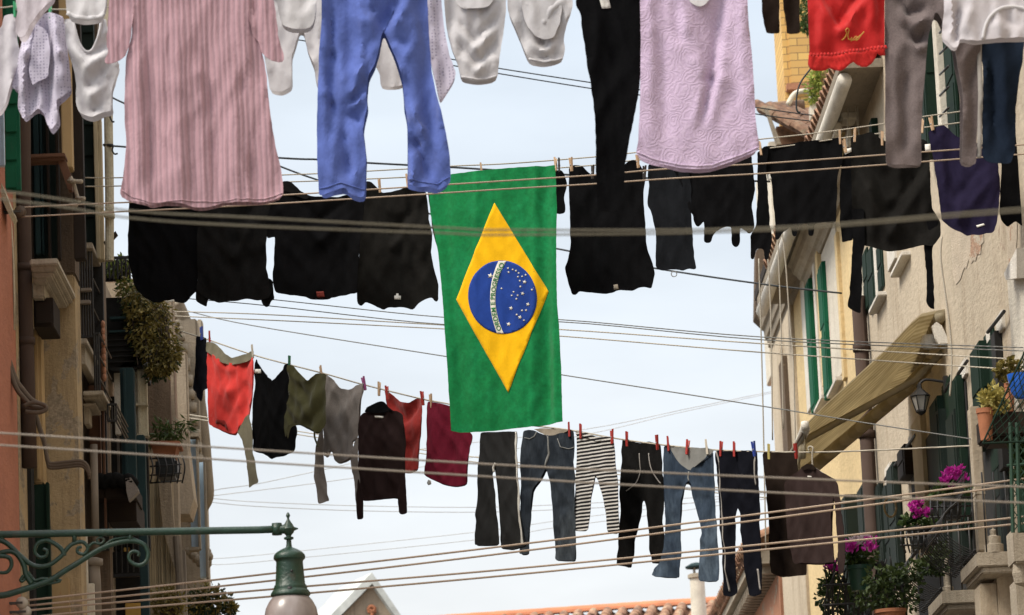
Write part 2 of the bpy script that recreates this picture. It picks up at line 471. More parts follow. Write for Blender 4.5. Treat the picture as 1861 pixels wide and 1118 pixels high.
M['taupe'] = cloth('taupe_knit', (.20,.175,.158), .08, .014, 9, pattern=pat_heather)
M['brown'] = cloth('dark_brown_jersey', (.022,.013,.0125), .15, .014, 9, sheen=0)
M['brown2'] = cloth('brown_jersey', (.031,.019,.0175), .15, .016, 8, sheen=0)
M['red_dk'] = cloth('dark_red_cotton', (.25,.02,.016), .16, .018, 10, pattern=pat_heather)
M['maroon'] = cloth('maroon_cotton', (.13,.008,.022), .16, .014, 9, sheen=0, pattern=pat_heather)
M['charcoal'] = cloth('charcoal_jersey', (.024,.024,.024), .12, .012, 8, sheen=0)
M['denim_dk'] = cloth('dark_blue_denim', (.024,.030,.038), .15, .02, 10, sheen=0, pattern=pat_denim)
M['denim'] = cloth('blue_denim', (.036,.052,.076), .15, .02, 10, sheen=0, pattern=pat_denim)
M['denim_in'] = cloth('denim_inside', (.19,.19,.18), .12, .012, 14)
M['lining'] = cloth('beige_pocket_lining', (.26,.22,.17), .15, .012, 14)
M['stripe'] = cloth('striped_jersey', (.5,.5,.5), .05, .01, 9, pattern=pat_stripes)
M['flag'] = cloth('green_towelling', (.0035,.165,.045), .12, .02, 4, pattern=pat_flag)
M['flag_y'] = cloth('yellow_towelling', (.76,.42,.003), .1, .008, 5)
M['flag_b'] = cloth('blue_towelling', (.012,.045,.245), .14, .008, 5)
M['flag_w'] = cloth('white_towelling', (.62,.60,.52), .1, .006, 5)
M['flag_t'] = solid('green_print', (.02,.16,.05), .9, var=.2)
M['tagw'] = solid('white_label', (.62,.6,.55), .8, var=.06)
M['tagr'] = solid('red_label', (.16,.02,.012), .8)
M['cordw'] = solid('white_cord', (.55,.53,.48), .8)
M['cordo'] = solid('olive_cord', (.06,.06,.03), .8)
# ================================================================= helpers
_sd = [0]
def garment(name, label, cat, px, pl, mat, group=None, amp=.018, fs=6, fz=1.2, thick=.012, step=.024, soft=1, swag=0, sw_k=26, off=0, rim=.05, jag=.002, fine=.25, back=None, folds=()):
    _sd[0] += 1; s = _sd[0]; flag = name == 'flag_towel'; dark = mat in ('black', 'black2', 'black3', 'slate', 'navy', 'navy_track', 'brown_dk', 'purple')
    if not flag: step = min(step, .019); off *= .7
    jag = .0014 if dark else .0007
    us = [p[0] for p in px]; vs = [p[1] for p in px]
    (xa, ya), (xb, yb) = pl; d = Vector((xb-xa, yb-ya, 0)).normalized(); o = Vector((xa, ya, 0))
    l = onP(min(us), min(vs), pl); r = onP(max(us), min(vs), pl)
    sl, sr = (l-o).dot(d), (r-o).dot(d)
    D = Drape(s, amp, fs, fz, swag, sw_k, (sl+sr)/2, (l.z+r.z)/2, 0, max(.05, (sr-sl)/2), fine)
    k = abs((onP(us[0]+100, vs[0], pl)-onP(us[0], vs[0], pl)).length)/100
    for path, A, wpx in folds:
        q = [((onP(u, v, pl)-o).dot(d), onP(u, v, pl).z) for u, v in path]; m = len(q)-1
        for i in range(m): D.folds.append((*q[i], *q[i+1], A, wpx*k, i/m, (i+1)/m))
    g = sheet(name, px, pl, M[mat], None, D, .0022, step, soft, off, jag, s, .0 if flag else .0016)
    if not flag: D.h = off + .0065
    tag(g, label, cat, group)
    if back if back is not None else not dark and not flag:
        k = len(px); cu = sum(us)/k; cv = sum(vs)/k
        p2 = [(u+(cu-u)*.035, v+(cv-v)*.004) for u, v in px]
        sheet('back_panel', p2, pl, M[mat], g, Drape(s+200, amp*.5, fs, fz, 0, 0, 0, 0, 0, .2, fine*.5), .0016, step*1.4, soft, 0, jag, s+9, .0016, .045+amp+swag)
    return g, D
def sub(name, px, pl, mat, parent, amp=.012, fs=7, fz=1.5, thick=.014, off=.006, step=.022, soft=1, label=None, rim=.04):
    _sd[0] += 1; s = _sd[0]
    o = sheet(name, px, pl, M[mat], parent, Drape(s, amp*.8, fs, fz, 0, 0, 0, 0, 0, .2, .16), .0022, min(step, .018), soft, off*.7+.006, .002, s)
    if label: o['label'] = label
    return o
GA = 'clothes on the nearest washing line'; GB = 'clothes on the middle washing line'; GC = 'clothes on the far washing line'
# ================================================================= nearest line
g, D = garment('nightgown', 'long pink striped crinkled nightgown with short sleeves, on the nearest line', 'nightgown',
    [(248,-70),(242,0),(240,68),(229,105),(227,150),(226,190),(227,230),(230,258),(227,290),(223,326),(218,352),(221,360),(238,364),(268,371),(272,376),(282,371),(306,368),(333,372),(353,378),(374,378),(394,374),(404,369),
     (430,369),(460,368),(480,368),(491,365),(513,358),(515,355),(514,330),(509,299),(501,268),(496,238),(491,204),(487,170),(485,143),(480,112),(470,75),(461,60),(458,-70)], PA, 'pink', GA, .024, 9, .7, .02, .02, soft=1, fine=0.16, folds=[([(255,60),(250,350)],0.0150,9),([(283,80),(272,365)],-0.0150,9),([(322,20),(330,370)],0.0180,11),([(302,90),(303,362)],-0.0120,8),([(376,80),(396,362)],-0.0240,10),([(360,90),(370,375)],0.0150,8),([(416,50),(426,366)],0.0180,11),([(442,110),(458,352)],-0.0210,9),([(470,120),(500,345)],0.0150,9),([(348,200),(352,374)],-0.0120,7)])
sub('sleeve', [(248,-70),(243,30),(240,62),(236,85),(228,104),(217,112),(207,118),(193,118),(189,113),(197,102),(195,78),(197,34),(200,0),(205,-70)], PA, 'pink', g, .02, 9, 1, .026, .012)
sub('sleeve', [(450,-70),(453,40),(459,62),(470,80),(477,98),(488,110),(500,115),(513,116),(518,110),(511,88),(505,60),(501,20),(497,0),(490,-70)], PA, 'pink', g, .02, 9, 1, .026, .012)
strip('hem_band', [(222,346),(240,358),(272,369),(330,366),(394,368),(430,363),(480,362),(513,352)], 2, PA, M['pink'], g, D, .03, .004)
g, D = garment('lace_top', 'crumpled white lace top hanging in front of the openwork cloth', 'lace top',
    [(28,-70),(29,0),(33,25),(28,45),(32,68),(45,72),(55,50),(70,26),(88,8),(99,0),(104,-70)], PA, 'lace', GA, .03, 12, 3, .02, .018)
g, D = garment('knickers', 'cream knickers with a folded hem, above the draped camisole', 'knickers',
    [(119,-70),(120,0),(121,22),(126,34),(140,37),(160,38),(182,36),(189,25),(193,10),(194,-70)], PA, 'white', GA, .02, 7, 2, .03, .018, swag=.01)
strip('hem_band', [(122,25),(140,33),(160,35),(180,32),(190,24)], 8, PA, M['white'], g, D, .033)
g, D = garment('vest', 'off-white vest hem hanging beside the right sleeve of the pink nightgown', 'vest',
    [(500,-70),(503,0),(507,28),(514,47),(530,53),(549,53),(565,50),(571,40),(575,15),(577,-70)], PA, 'white', GA, .02, 7, 2, .03, .018, swag=.012)
g, D = garment('blue_trousers', 'wrinkled bright blue cotton trousers, both legs dangling', 'trousers',
    Q(4,[(372,-200),(366,150),(352,300),(345,500),(341,700),(345,900),(350,1000),(353,1048),(380,1045),(420,1030),(470,1018),(500,1012),(507,1038),(530,1050),(560,1060),(595,1062),(600,980),(605,850),(596,760),(586,700),(597,640),(612,580),(605,520),(615,420),(650,350),(672,280),(688,190),(697,165),(707,182),(730,240),(770,330),(800,430),(808,520),(812,580),(826,650),(829,800),(830,1000),(870,1003),(890,1012),(940,1003),(985,1018),(1030,1000),(1058,980),(1052,850),(1032,720),(1010,620),(978,500),(955,380),(942,200),(932,0),(925,-200)]),
    PA, 'blue', GA, .04, 7, 1.6, .03, .02, rim=.06, fine=0.42, folds=[(Q(4,p),a,w) for p,a,w in [([(432,-150),(420,300),(425,560),(445,660)],-0.0298,9),([(396,0),(384,500),(378,1000)],0.0170,8),([(692,190),(570,400),(500,565)],0.0298,9),([(612,425),(520,565)],-0.0298,7),([(618,500),(560,560),(500,590)],0.0213,6),([(505,600),(580,655)],-0.0255,6),([(470,250),(480,600)],0.0170,8),([(775,-10),(735,80),(700,160)],-0.0255,8),([(820,20),(770,120),(735,190)],0.0213,8),([(560,-120),(640,60),(690,150)],-0.0213,9),([(520,-50),(600,120),(660,230)],0.0170,9),([(905,-100),(895,220)],-0.0170,8),([(830,610),(880,770),(965,970)],-0.0340,8),([(818,580),(900,710),(930,800)],0.0255,7),([(955,400),(1000,600),(1020,900)],0.0213,10),([(805,430),(840,590)],-0.0170,7),([(440,700),(420,1020)],0.0170,8),([(485,690),(525,960)],-0.0255,8),([(560,680),(545,1030)],0.0213,8),([(850,820),(860,990)],0.0170,7),([(740,240),(830,330)],0.0170,7),([(720,210),(850,250)],-0.0170,6)]])
strip('seam', Q(4,[(770,0),(745,60),(715,120),(697,170)]), 3, PA, M['blue'], g, D, .035, .004)
strip('hem_band', Q(4,[(352,1010),(400,1005),(470,985),(505,995),(597,1020)]), 2, PA, M['blue'], g, D, .03, .004); strip('hem_band', Q(4,[(832,970),(890,978),(985,985),(1050,955)]), 2, PA, M['blue'], g, D, .03, .004)
g, D = garment('drawers', 'white drawers partly hidden by the blue trousers', 'drawers',
    [(640,-60),(770,-60),(757,60),(746,120),(733,156),(712,159),(692,158),(690,132),(680,112),(672,90),(655,40)], PA2, 'white', GA, .02, 7, 2, .02)
g, D = garment('openwork_scarf', 'white openwork knit peeping out right of the blue trousers', 'scarf',
    [(762,-70),(801,-70),(802,0),(807,50),(816,98),(829,137),(822,152),(812,166),(800,185),(795,165),(785,120),(770,60)], PA2, 'white_dot', GA, .025, 9, 2, .014)
g, D = garment('briefs', 'cream briefs with a turned-back panel, right of the blue trousers', 'briefs',
    Q(4,[(1015,-200),(1025,60),(1040,180),(1062,260),(1090,330),(1108,405),(1112,422),(1150,430),(1200,438),(1250,432),(1280,424),(1308,412),(1318,300),(1340,165),(1352,60),(1350,-200)]), PA2, 'white', GA, .022, 7, 1.6, .022, .018, swag=.016, folds=[(Q(4,p),a,w) for p,a,w in [([(1075,150),(1190,270),(1315,140)],.022,7),([(1068,80),(1190,205),(1325,70)],-.022,7),([(1085,220),(1200,335),(1305,210)],-.022,6),([(1100,300),(1200,385),(1300,290)],.016,6),([(1280,380),(1310,300)],.02,5)]])
sub('front_panel', Q(4,[(1062,-200),(1075,-10),(1098,42),(1130,56),(1200,54),(1262,44),(1292,0),(1310,-200)]), PA2, 'white', g, .015, thick=.024, off=.03, step=.018)
strip('hem_band', Q(4,[(1112,412),(1150,420),(1200,428),(1250,422),(1302,408)]), 4, PA2, M['white'], g, D, .024)
g, D = garment('high_leg_briefs', 'white high-leg knickers beside the black leggings', 'knickers',
    Q(7,[(0,-200),(8,60),(35,125),(75,210),(100,280),(118,322),(140,330),(200,338),(260,330),(303,314),(316,260),(306,205),(330,110),(357,40),(345,-200)]), PA2, 'white', GA, .022, 7, 1.6, .022, .018, swag=.018, folds=[(Q(7,p),a,w) for p,a,w in [([(80,40),(200,215),(295,50)],-.025,7),([(70,-40),(200,130),(310,-30)],.02,8),([(110,220),(200,280),(280,220)],.018,6),([(125,290),(210,310),(290,280)],-.015,5)]])
sub('front_panel', Q(7,[(75,-200),(85,60),(110,140),(150,200),(200,222),(250,205),(285,140),(300,60),(305,-200)]), PA2, 'white', g, .014, thick=.022, off=.022, step=.018)
strip('hem_band', Q(7,[(120,318),(160,326),(200,330),(260,322),(302,308)]), 4, PA2, M['white'], g, D, .024)
g, D = garment('leggings', 'black leggings narrowing downwards, left of the lilac dress', 'leggings',
    Q(7,[(372,-200),(373,30),(398,70),(408,170),(430,340),(455,470),(468,560),(476,700),(480,880),(483,1000),(486,1130),(560,1136),(630,1128),(632,1000),(637,880),(652,780),(682,640),(707,500),(722,380),(726,-200)]), PA, 'black', GA, .02, 5, 1, .03, .022)
patch('care_label', Q(7,[(495,-15),(545,-20),(560,42),(512,47)]), PA, M['tagw'], g, D, .035)
g, D = garment('lilac_dress', 'lilac dress with embossed roses, right of the black leggings', 'dress',
    Q(7,[(710,-200),(718,200),(716,480),(711,640),(704,760),(692,832),(720,850),(780,870),(850,886),(930,905),(1020,912),(1100,905),(1180,880),(1260,848),(1350,808),(1356,790),(1342,720),(1330,640),(1325,480),(1310,280),(1292,100),(1280,-200)]), PA3, 'lilac', GA, .026, 5, 1.0, .022, .02, fine=0.16, folds=[(Q(7,p),a,w) for p,a,w in [([(1155,-50),(1100,420),(1035,690)],-0.0350,10),([(1190,0),(1140,430),(1080,720)],0.0210,10),([(1075,420),(990,700)],0.0175,9),([(940,-50),(960,220)],0.0175,9),([(900,0),(930,250)],-0.0175,9),([(780,-100),(762,820)],0.0140,10),([(830,100),(850,800)],-0.0126,9),([(1245,-50),(1285,760)],0.0140,10),([(1000,300),(1060,420)],0.0140,9)]])
sub('white_lining', Q(7,[(960,-200),(972,0),(992,34),(1035,50),(1072,28),(1088,0),(1095,-200)]), PA3, 'white', g, .01, thick=.02, off=.034, step=.016)
strip('hem_band', Q(7,[(700,818),(780,853),(930,888),(1020,895),(1100,888),(1260,832),(1348,792)]), 3, PA3, M['lilac'], g, D, .026, .004)
g, D = garment('dark_cardigan', 'dark brown cardigan sleeves hanging by the brick chimney', 'cardigan',
    Q(10,[(10,-220),(14,60),(24,120),(36,180),(70,178),(109,174),(106,60),(108,-60),(122,-60),(131,60),(145,120),(147,178),(180,181),(218,176),(216,60),(214,-220)]), PA, 'brown_dk', GA, .015, 8, 2, .016, .016)
g, D = garment('red_slip', 'red satin slip with a scalloped lace hem and gold stitching', 'slip',
    Q(10,[(250,-220),(258,0),(264,150),(268,250),(262,305),(300,312),(380,308),(460,300),(540,290),(610,275),(668,258),(670,0),(665,-220)]), PA, 'red_silk', GA, .024, 6, 1.3, .018, .018, swag=.012, folds=[(Q(10,p),a,w) for p,a,w in [([(300,-100),(430,110),(570,-100)],-.03,10),([(295,-20),(430,180),(590,-20)],.025,10),([(600,-100),(620,260)],.02,10),([(330,60),(320,280)],.018,9),([(640,-50),(648,240)],-.02,8)]])
sc_pts = [(262,300),(380,300),(540,282),(670,250),(672,300),(645,302),(628,292),(618,318),(600,345),(572,362),(545,362),(518,350),(500,338),(478,352),(455,372),(430,382),(400,374),(372,364),(350,378),(318,382),(290,382),(270,372),(258,350)]
patch('lace_trim', Q(10,sc_pts), PA, M['red_lace'], g, D, .021, wall=.004)
for i in range(22):
    t = i/21; u, v = 268+400*t, 304-44*t**1.5
    if i == 0: mb = MB()
    a = onP(*Q(10,[(u,v-9)])[0], PA); b = onP(*Q(10,[(u+9,v+7)])[0], PA)
    dy = D(a.x-XL, a.z)+.026
    mb.tube([a-Vector((0,dy,0)), b-Vector((0,dy,0))], .0055, 6)
mb.build('ribbon_stitching', M['red_lace'], g, smooth=True)
mb = MB()
for path in ([(438,225),(452,215),(462,195),(456,180),(466,168),(474,178),(468,205),(478,225),(492,212)], [(486,232),(500,218),(512,206),(520,214),(512,228),(526,220),(540,200),(556,180)], [(470,222),(500,226),(530,206),(552,188)]):
    pp = []
    for q in Q(10, path):
        p = onP(q[0], q[1], PA); pp.append(p - Vector((0, D(p.x-XL, p.z)+.022, 0)))
    mb.tube(curve(pp, 4), .0026, 6)
mb.build('gold_embroidery', M['gold'], g, smooth=True)
g, D = garment('taupe_trousers', 'grey-brown jersey trousers hanging behind the white T-shirt', 'trousers',
    Q(10,[(668,-220),(672,300),(675,870),(720,880),(770,878),(868,882),(864,700),(875,500),(890,300),(905,190),(938,70),(962,90),(1000,180),(1040,250),(1056,350),(1086,500),(1085,700),(1084,872),(1120,880),(1160,876),(1165,700),(1175,400),(1185,240),(1182,-220)]), PA, 'taupe_dk', GA, .034, 6, 1.2, .024, .02, fine=0.3, folds=[(Q(10,p),a,w) for p,a,w in [([(740,-60),(800,70),(900,40)],-.04,9),([(745,40),(830,150),(910,95)],.03,8),([(750,120),(850,215),(915,150)],-.035,8),([(770,220),(850,275),(900,230)],.025,7),([(720,150),(735,850)],.025,11),([(790,320),(780,860)],-.03,10),([(840,330),(835,870)],.02,9),([(1090,300),(1110,860)],.02,9),([(1130,300),(1140,860)],-.02,8)]])
g, D = garment('track_trousers', 'navy track trousers with a pale side stripe, behind the white T-shirt', 'trousers',
    Q(10,[(1188,-100),(1185,300),(1194,330),(1194,600),(1192,800),(1196,845),(1230,868),(1290,878),(1345,872),(1368,800),(1370,600),(1386,450),(1406,330),(1416,210),(1420,-100)]), PA, 'navy_track', GA, .028, 5, 1, .026, .02, folds=[(Q(10,p),a,w) for p,a,w in [([(1240,230),(1262,800)],-.03,9),([(1300,230),(1318,820)],.025,10),([(1210,300),(1205,600)],.02,7)]])
strip('side_stripe', Q(10,[(1180,200),(1177,330),(1181,500),(1178,700),(1176,842)]), 8, PA, M['greytrim'], g, D, .012, .005)
g, D = garment('white_shirt', 'thin white T-shirt with a scooped neck, nearest at the right edge', 'shirt',
    Q(10,[(985,-220),(990,60),(978,150),(974,208),(1000,220),(1030,255),(1048,262),(1062,254),(1070,205),(1100,215),(1160,226),(1195,216),(1260,212),(1330,205),(1415,204),(1520,210),(1530,-220)]), PA3, 'white_thin', GA, .026, 7, 1.4, .02, .02, folds=[(Q(10,p),a,w) for p,a,w in [([(1062,20),(1050,245)],-.04,7),([(1030,-50),(1028,240)],.025,8),([(1120,40),(1082,190)],.02,8),([(1000,60),(992,200)],-.02,7),([(1250,120),(1330,190)],.02,9),([(1300,80),(1400,150)],-.015,8)]])
cord('neck_trim', Q(10,[(1192,214),(1205,150),(1232,95),(1280,55),(1340,38),(1400,45),(1450,70)]), .009, PA3, M['white'], g, D, .022)
# second strand, just behind
g, D = garment('white_pillowcase', 'white pillowcase at the left edge, under a green peg', 'pillowcase',
    Q(1,[(-80,100),(-80,620),(-20,615),(5,598),(30,560),(45,500),(75,400),(100,330),(122,285),(100,250),(82,180),(86,95),(70,75),(22,80),(10,140),(-5,160)]), PA2, 'white_thin', GA, .03, 7, 1.4, .02, .02)
g, D = garment('openwork_cloth', 'white openwork cloth with pointed corners, beside the draped camisole', 'cloth',
    Q(1,[(128,80),(192,74),(225,90),(262,72),(300,85),(340,90),(350,200),(368,350),(382,480),(340,520),(304,545),(318,650),(278,706),(255,672),(236,610),(202,578),(160,612),(126,640),(92,575),(97,480),(60,468),(86,330),(115,230),(140,120)]), PA2, 'white_dot', GA, .045, 9, 1.2, .014, .016, fine=.15, folds=[(Q(1,p),a,w) for p,a,w in [([(200,90),(150,300),(110,560)],.05,10),([(250,90),(250,350),(270,680)],-.05,9),([(300,90),(330,300),(350,480)],.04,10),([(215,100),(200,350),(180,560)],-.035,8)]])
sub('folded_corner', Q(1,[(195,140),(260,180),(275,300),(262,425),(220,440),(178,470),(160,400),(170,280)]), PA2, 'white_dot', g, .025, thick=.012, off=.03, step=.016)
g, D = garment('camisole', 'off-white camisole in swagged folds, left of the pink nightgown', 'camisole',
    Q(1,[(343,105),(350,200),(365,280),(398,380),(408,450),(408,560),(424,604),(455,622),(490,632),(535,612),(562,600),(604,597),(596,540),(600,470),(616,420),(640,345),(610,300),(576,230),(572,108),(548,108),(531,190),(510,240),(488,272),(455,275),(422,230),(402,160),(388,106)]), PA2, 'white', GA, .02, 6, 1.2, .018, .016, swag=.032, sw_k=30, folds=[(Q(1,p),a,w) for p,a,w in [([(370,200),(470,380),(590,250)],.03,9),([(380,300),(480,450),(600,340)],-.03,9),([(410,420),(490,520),(595,430)],.025,9),([(415,500),(500,590),(600,500)],-.02,8)]])
cord('neck_trim', Q(1,[(393,115),(404,165),(424,232),(455,277),(488,274),(512,240),(531,195),(548,112)]), .008, PA2, M['white'], g, D, .02)
g, D = garment('bloomers', 'off-white bloomers behind the right sleeve of the pink nightgown', 'bloomers',
    Q(4,[(60,-160),(372,-160),(368,200),(352,470),(340,440),(330,360),(312,320),(292,270),(270,165),(250,165),(234,220),(206,310),(208,470),(150,498),(92,490),(76,400),(60,300)]), PA2, 'white', GA, .022, 7, 1.4, .018, .018)
# ================================================================= middle line
g, D = garment('black_vest', 'black vest with rounded hem, leftmost on the middle line beside the drooping plant', 'vest',
    [(236,338),(262,334),(300,336),(358,332),(363,360),(364,420),(362,470),(358,528),(345,543),(335,552),(318,549),(303,546),(292,551),(280,550),(260,539),(246,522),(236,488),(233,470),(234,400)], PB, 'black', GB, .02, 5, 1, .014)
patch('care_label', [(302,548),(318,545.5),(319,549),(303,551.5)], PB, M['tagw'], g, D, .018)
g, D = garment('black_sweatshirt', 'charcoal black long-sleeved top, second from left on the middle line', 'sweatshirt',
    [(364,333),(400,336),(440,332),(480,335),(508,331),(504,360),(492,400),(486,440),(487,490),(492,520),(497,530),(492,543),(485,545),(470,547),(448,545),(430,549),(412,550),(400,552),(380,545),(362,533),(362,430)], PB, 'black2', GB, .024, 5, 1, .014, off=.02, swag=.012, sw_k=20, folds=[([(400,345),(430,440),(470,350)],-.02,9),([(395,370),(430,470),(480,380)],.02,9),([(460,450),(470,540)],-.015,8),([(390,440),(385,540)],.015,8)])
sub('sleeve', [(362,500),(372,515),(381,540),(376,560),(366,553),(357,548),(358,530)], PB, 'black2', g, .006)
sub('sleeve', [(478,500),(496,510),(500,545),(494,546),(491,555),(484,560),(477,550),(474,535)], PB, 'black2', g, .006)
g, D = garment('black_blouse', 'black blouse with a pointed collar and red label, under the blue trousers', 'blouse',
    [(514,331),(528,332),(538,342),(548,350),(570,358),(610,358),(640,352),(660,340),(664,352),(656,420),(653,456),(648,533),(620,538),(600,544),(584,545),(566,545),(557,540),(540,538),(520,536),(503,533),(497,518),(497,500),(500,465),(501,430),(486,434),(487,400),(498,352)], PBf, 'black', GB, .022, 5, 1, .014, folds=[([(530,350),(580,400),(640,355)],-.02,8),([(530,380),(585,440),(645,385)],.02,8),([(520,430),(525,530)],.015,8),([(630,430),(628,535)],-.015,8)])
patch('woven_label', [(576,531),(589,530),(591,540),(577,541)], PBf, M['tagr'], g, D, .018)
sub('collar', [(514,331),(529,331),(540,341),(552,351),(566,359),(560,364),(540,358),(524,350),(512,345)], PBf, 'black2', g, .004, off=.014)
g, D = garment('black_jumper', 'washed-black jumper with a white badge at its hem, next to the flag towel', 'jumper',
    [(664,331),(677,331),(686,342),(695,352),(718,348),(742,342),(775,345),(781,400),(787,428),(785,460),(791,492),(798,518),(798,547),(793,551),(786,541),(778,543),(766,550),(751,564),(734,558),(718,560),(705,559),(700,565),(678,555),(664,549),(659,558),(650,553),(649,530),(653,468),(657,400),(656,350)], PB, 'black3', GB, .03, 5, 1, .014, swag=.02, sw_k=18, folds=[([(680,345),(715,420),(765,360)],-.02,8),([(675,360),(715,450),(770,380)],.02,8),([(690,470),(695,555)],.015,8),([(750,440),(752,555)],-.015,8)])
patch('white_badge', [(718,545),(718,538),(721,538),(721,534),(725,534),(725,538),(729,538),(729,545)], PB, M['tagw'], g, D, .02)
g, D = garment('grey_cloth', 'narrow grey cloth edge showing left of the flag towel', 'cloth',
    [(777,345),(800,345),(806,470),(799,462),(788,425)], ((XL,26.1),(XR,24.5)), 'charcoal', GB, .01)
g, D = garment('black_glove', 'small black glove hanging just right of the flag towel', 'glove',
    [(1006,312),(1020,309),(1026,318),(1030,332),(1029,344),(1024,358),(1027,372),(1028,382),(1024,388),(1017,390),(1008,388)], PB, 'black', GB, .006)
g, D = garment('black_tank', 'black flared tank top right of the flag towel, with a beige label', 'tank top',
    [(1034,303),(1044,300),(1059,301),(1066,311),(1074,317),(1088,318),(1110,318),(1126,315),(1135,303),(1143,293),(1158,291),(1165,303),(1174,316),(1172,333),(1170,350),(1171,372),(1174,420),(1178,458),(1186,478),(1190,498),(1187,515),(1185,526),(1172,522),(1160,524),(1150,529),(1134,528),(1124,528),(1104,535),(1075,532),(1051,530),(1050,535),(1041,537),(1036,522),(1032,506),(1027,490),(1034,470),(1037,440),(1036,380),(1034,330)], PB, 'black', GB, .016, 5, 1, .014)
patch('woven_label', [(1115,518),(1123,517),(1125,526),(1116,527)], PB, M['lining'], g, D, .018)
g, D = garment('denim_skirt', 'black denim skirt between the black tank top and the strappy black top', 'skirt',
    [(1177,299),(1200,297),(1235,300),(1252,304),(1256,345),(1257,400),(1262,470),(1266,490),(1250,489),(1242,492),(1235,491),(1218,489),(1205,492),(1192,488),(1192,420),(1183,382),(1178,375),(1176,367),(1180,343),(1178,322)], PB, 'slate', GB, .016, 6, 1, .014)
g, D = garment('strappy_top', 'black top with hanging straps, under the hem of the lilac dress', 'top',
    [(1222,304),(1240,312),(1300,305),(1350,290),(1366,283),(1370,310),(1372,345),(1366,372),(1372,410),(1366,424),(1362,426),(1352,418),(1345,414),(1344,444),(1337,450),(1330,445),(1329,412),(1318,412),(1303,420),(1295,430),(1291,441),(1279,440),(1280,402),(1272,411),(1266,411),(1261,405),(1260,392),(1252,380),(1244,345)], PB, 'black', GB, .014, 6, 1, .012, step=.016)
g, D = garment('black_tights', 'black tights with two short feet, beside the black shawl', 'tights',
    [(1377,277),(1397,270),(1393,318),(1396,345),(1398,380),(1400,410),(1404,430),(1401,453),(1397,472),(1390,473),(1388,453),(1374,453),(1371,472),(1365,472),(1364,430),(1374,412),(1378,350)], PB, 'black', GB, .01, step=.016)
g, D = garment('black_shawl', 'wide black shawl with a level top edge and dangling tabs', 'shawl',
    [(1379,284),(1388,267),(1460,258),(1530,250),(1532,265),(1531,300),(1525,303),(1522,330),(1520,404),(1500,405),(1480,407),(1479,430),(1475,432),(1471,430),(1470,408),(1452,410),(1449,429),(1445,432),(1440,430),(1438,412),(1424,422),(1414,438),(1409,438),(1410,412),(1406,370),(1402,330),(1396,316),(1380,318)], PB, 'black', GB, .014, 5, .8, .012, step=.018)
patch('care_label', [(1393.5,318),(1399,316),(1402.5,326),(1396,330)], PB, M['tagw'], g, D, .018)
g, D = garment('black_stocking', 'short black stocking between the shawl and the big black jumper', 'stocking',
    [(1528,303),(1535,268),(1547,268),(1550,300),(1550,380),(1550,437),(1530,440),(1527,400),(1526,340)], PB, 'black', GB, .008, step=.018)
patch('care_label', [(1534,272),(1547,269),(1548,276),(1536,282)], PB, M['tagw'], g, D, .016)
g, D = garment('big_black_jumper', 'large faded black jumper with long dangling sleeves, over the green shutters', 'jumper',
    [(1546,250),(1566,245),(1586,241),(1602,254),(1620,262),(1650,262),(1680,255),(1688,262),(1691,300),(1695,380),(1710,405),(1711,430),(1697,450),(1680,447),(1656,451),(1632,457),(1612,458),(1601,455),(1585,450),(1571,447),(1552,438),(1549,380)], PB, 'black3', GB, .034, 5, .9, .016, swag=.03, sw_k=16, folds=[([(1560,260),(1620,380),(1690,280)],-.03,10),([(1560,300),(1620,430),(1690,320)],.03,10),([(1580,330),(1585,445)],.02,9),([(1670,340),(1668,445)],-.02,9)])
sub('sleeve', [(1549,380),(1571,380),(1574,440),(1567,472),(1568,523),(1564,571),(1552,565),(1542,560),(1547,506),(1551,438)], PB, 'black', g, .01, off=.012)
sub('sleeve', [(1682,395),(1705,400),(1700,440),(1694,452),(1697,506),(1699,564),(1691,561),(1683,550),(1685,506),(1680,447)], PB, 'black', g, .01, off=.012)
g, D = garment('purple_top', 'dark purple top with a small white label, at right on the middle line', 'top',
    [(1686,240),(1703,231),(1716,228),(1728,239),(1740,250),(1770,260),(1800,266),(1813,290),(1818,340),(1816,375),(1812,410),(1806,424),(1794,425),(1780,429),(1770,427),(1758,430),(1746,423),(1727,414),(1712,401),(1705,340),(1697,290)], PBf, 'purple', GB, .026, 5, 1, .014, swag=.014, sw_k=18, folds=[([(1705,260),(1745,350),(1800,285)],-.02,9),([(1705,290),(1745,400),(1810,320)],.02,9)])
patch('care_label', [(1775,411),(1789,408),(1791,411),(1777,415)], PBf, M['tagw'], g, D, .018)
patch('pocket_tag', [(1681,263),(1691,262),(1692,274),(1682,275)], PBf, M['tagw'], g, D, .02)
g, D = garment('black_coat', 'black garment cut by the right edge, beside the dark purple top', 'coat',
    [(1846,208),(1860,214),(1900,218),(1905,400),(1855,411),(1846,401),(1839,406),(1832,414),(1821,404),(1816,385),(1819,340),(1822,290),(1838,255)], PB, 'black', GB, .016)
# ================================================================= flag towel
FT = [(783,330),(820,321),(875,315),(930,309),(975,306),(1013,304),(1015,340),(1016,380),(1015,450),(1016,520),(1017,557),(1020,590),(1023,640),(1025,683),(1026,720),(1027,750),(1027.5,769),(990,776),(955,780),(920,784),(890,787),(861,789),(842,789),(825,786),(822,730),(817,652),(813,605),(810,560),(806,510),(801,462),(794,425),(787,392),(785,350)]
_sd[0] = 71
g, D = garment('flag_towel', 'green beach towel printed as the Brazilian flag, hung upright', 'towel', FT, PBf, 'flag', None, .030, 5.0, .45, .011, .016, 0, off=.05, rim=.02, jag=.0006, fine=.1, folds=[([(996,560),(1003,785)],-.016,8),([(1012,600),(1016,785)],.016,8),([(800,350),(832,790)],.014,10),([(818,420),(846,790)],-.010,8),([(950,640),(958,785)],.010,14),([(870,320),(876,420)],.012,12),([(940,310),(945,430)],-.010,12)])
hb = .05 + .0022 + .0034
rh = patch('yellow_rhombus', [(904,373),(1000,532),(929,717),(834,548)], PBf, M['flag_y'], g, D, hb, .016, 0)
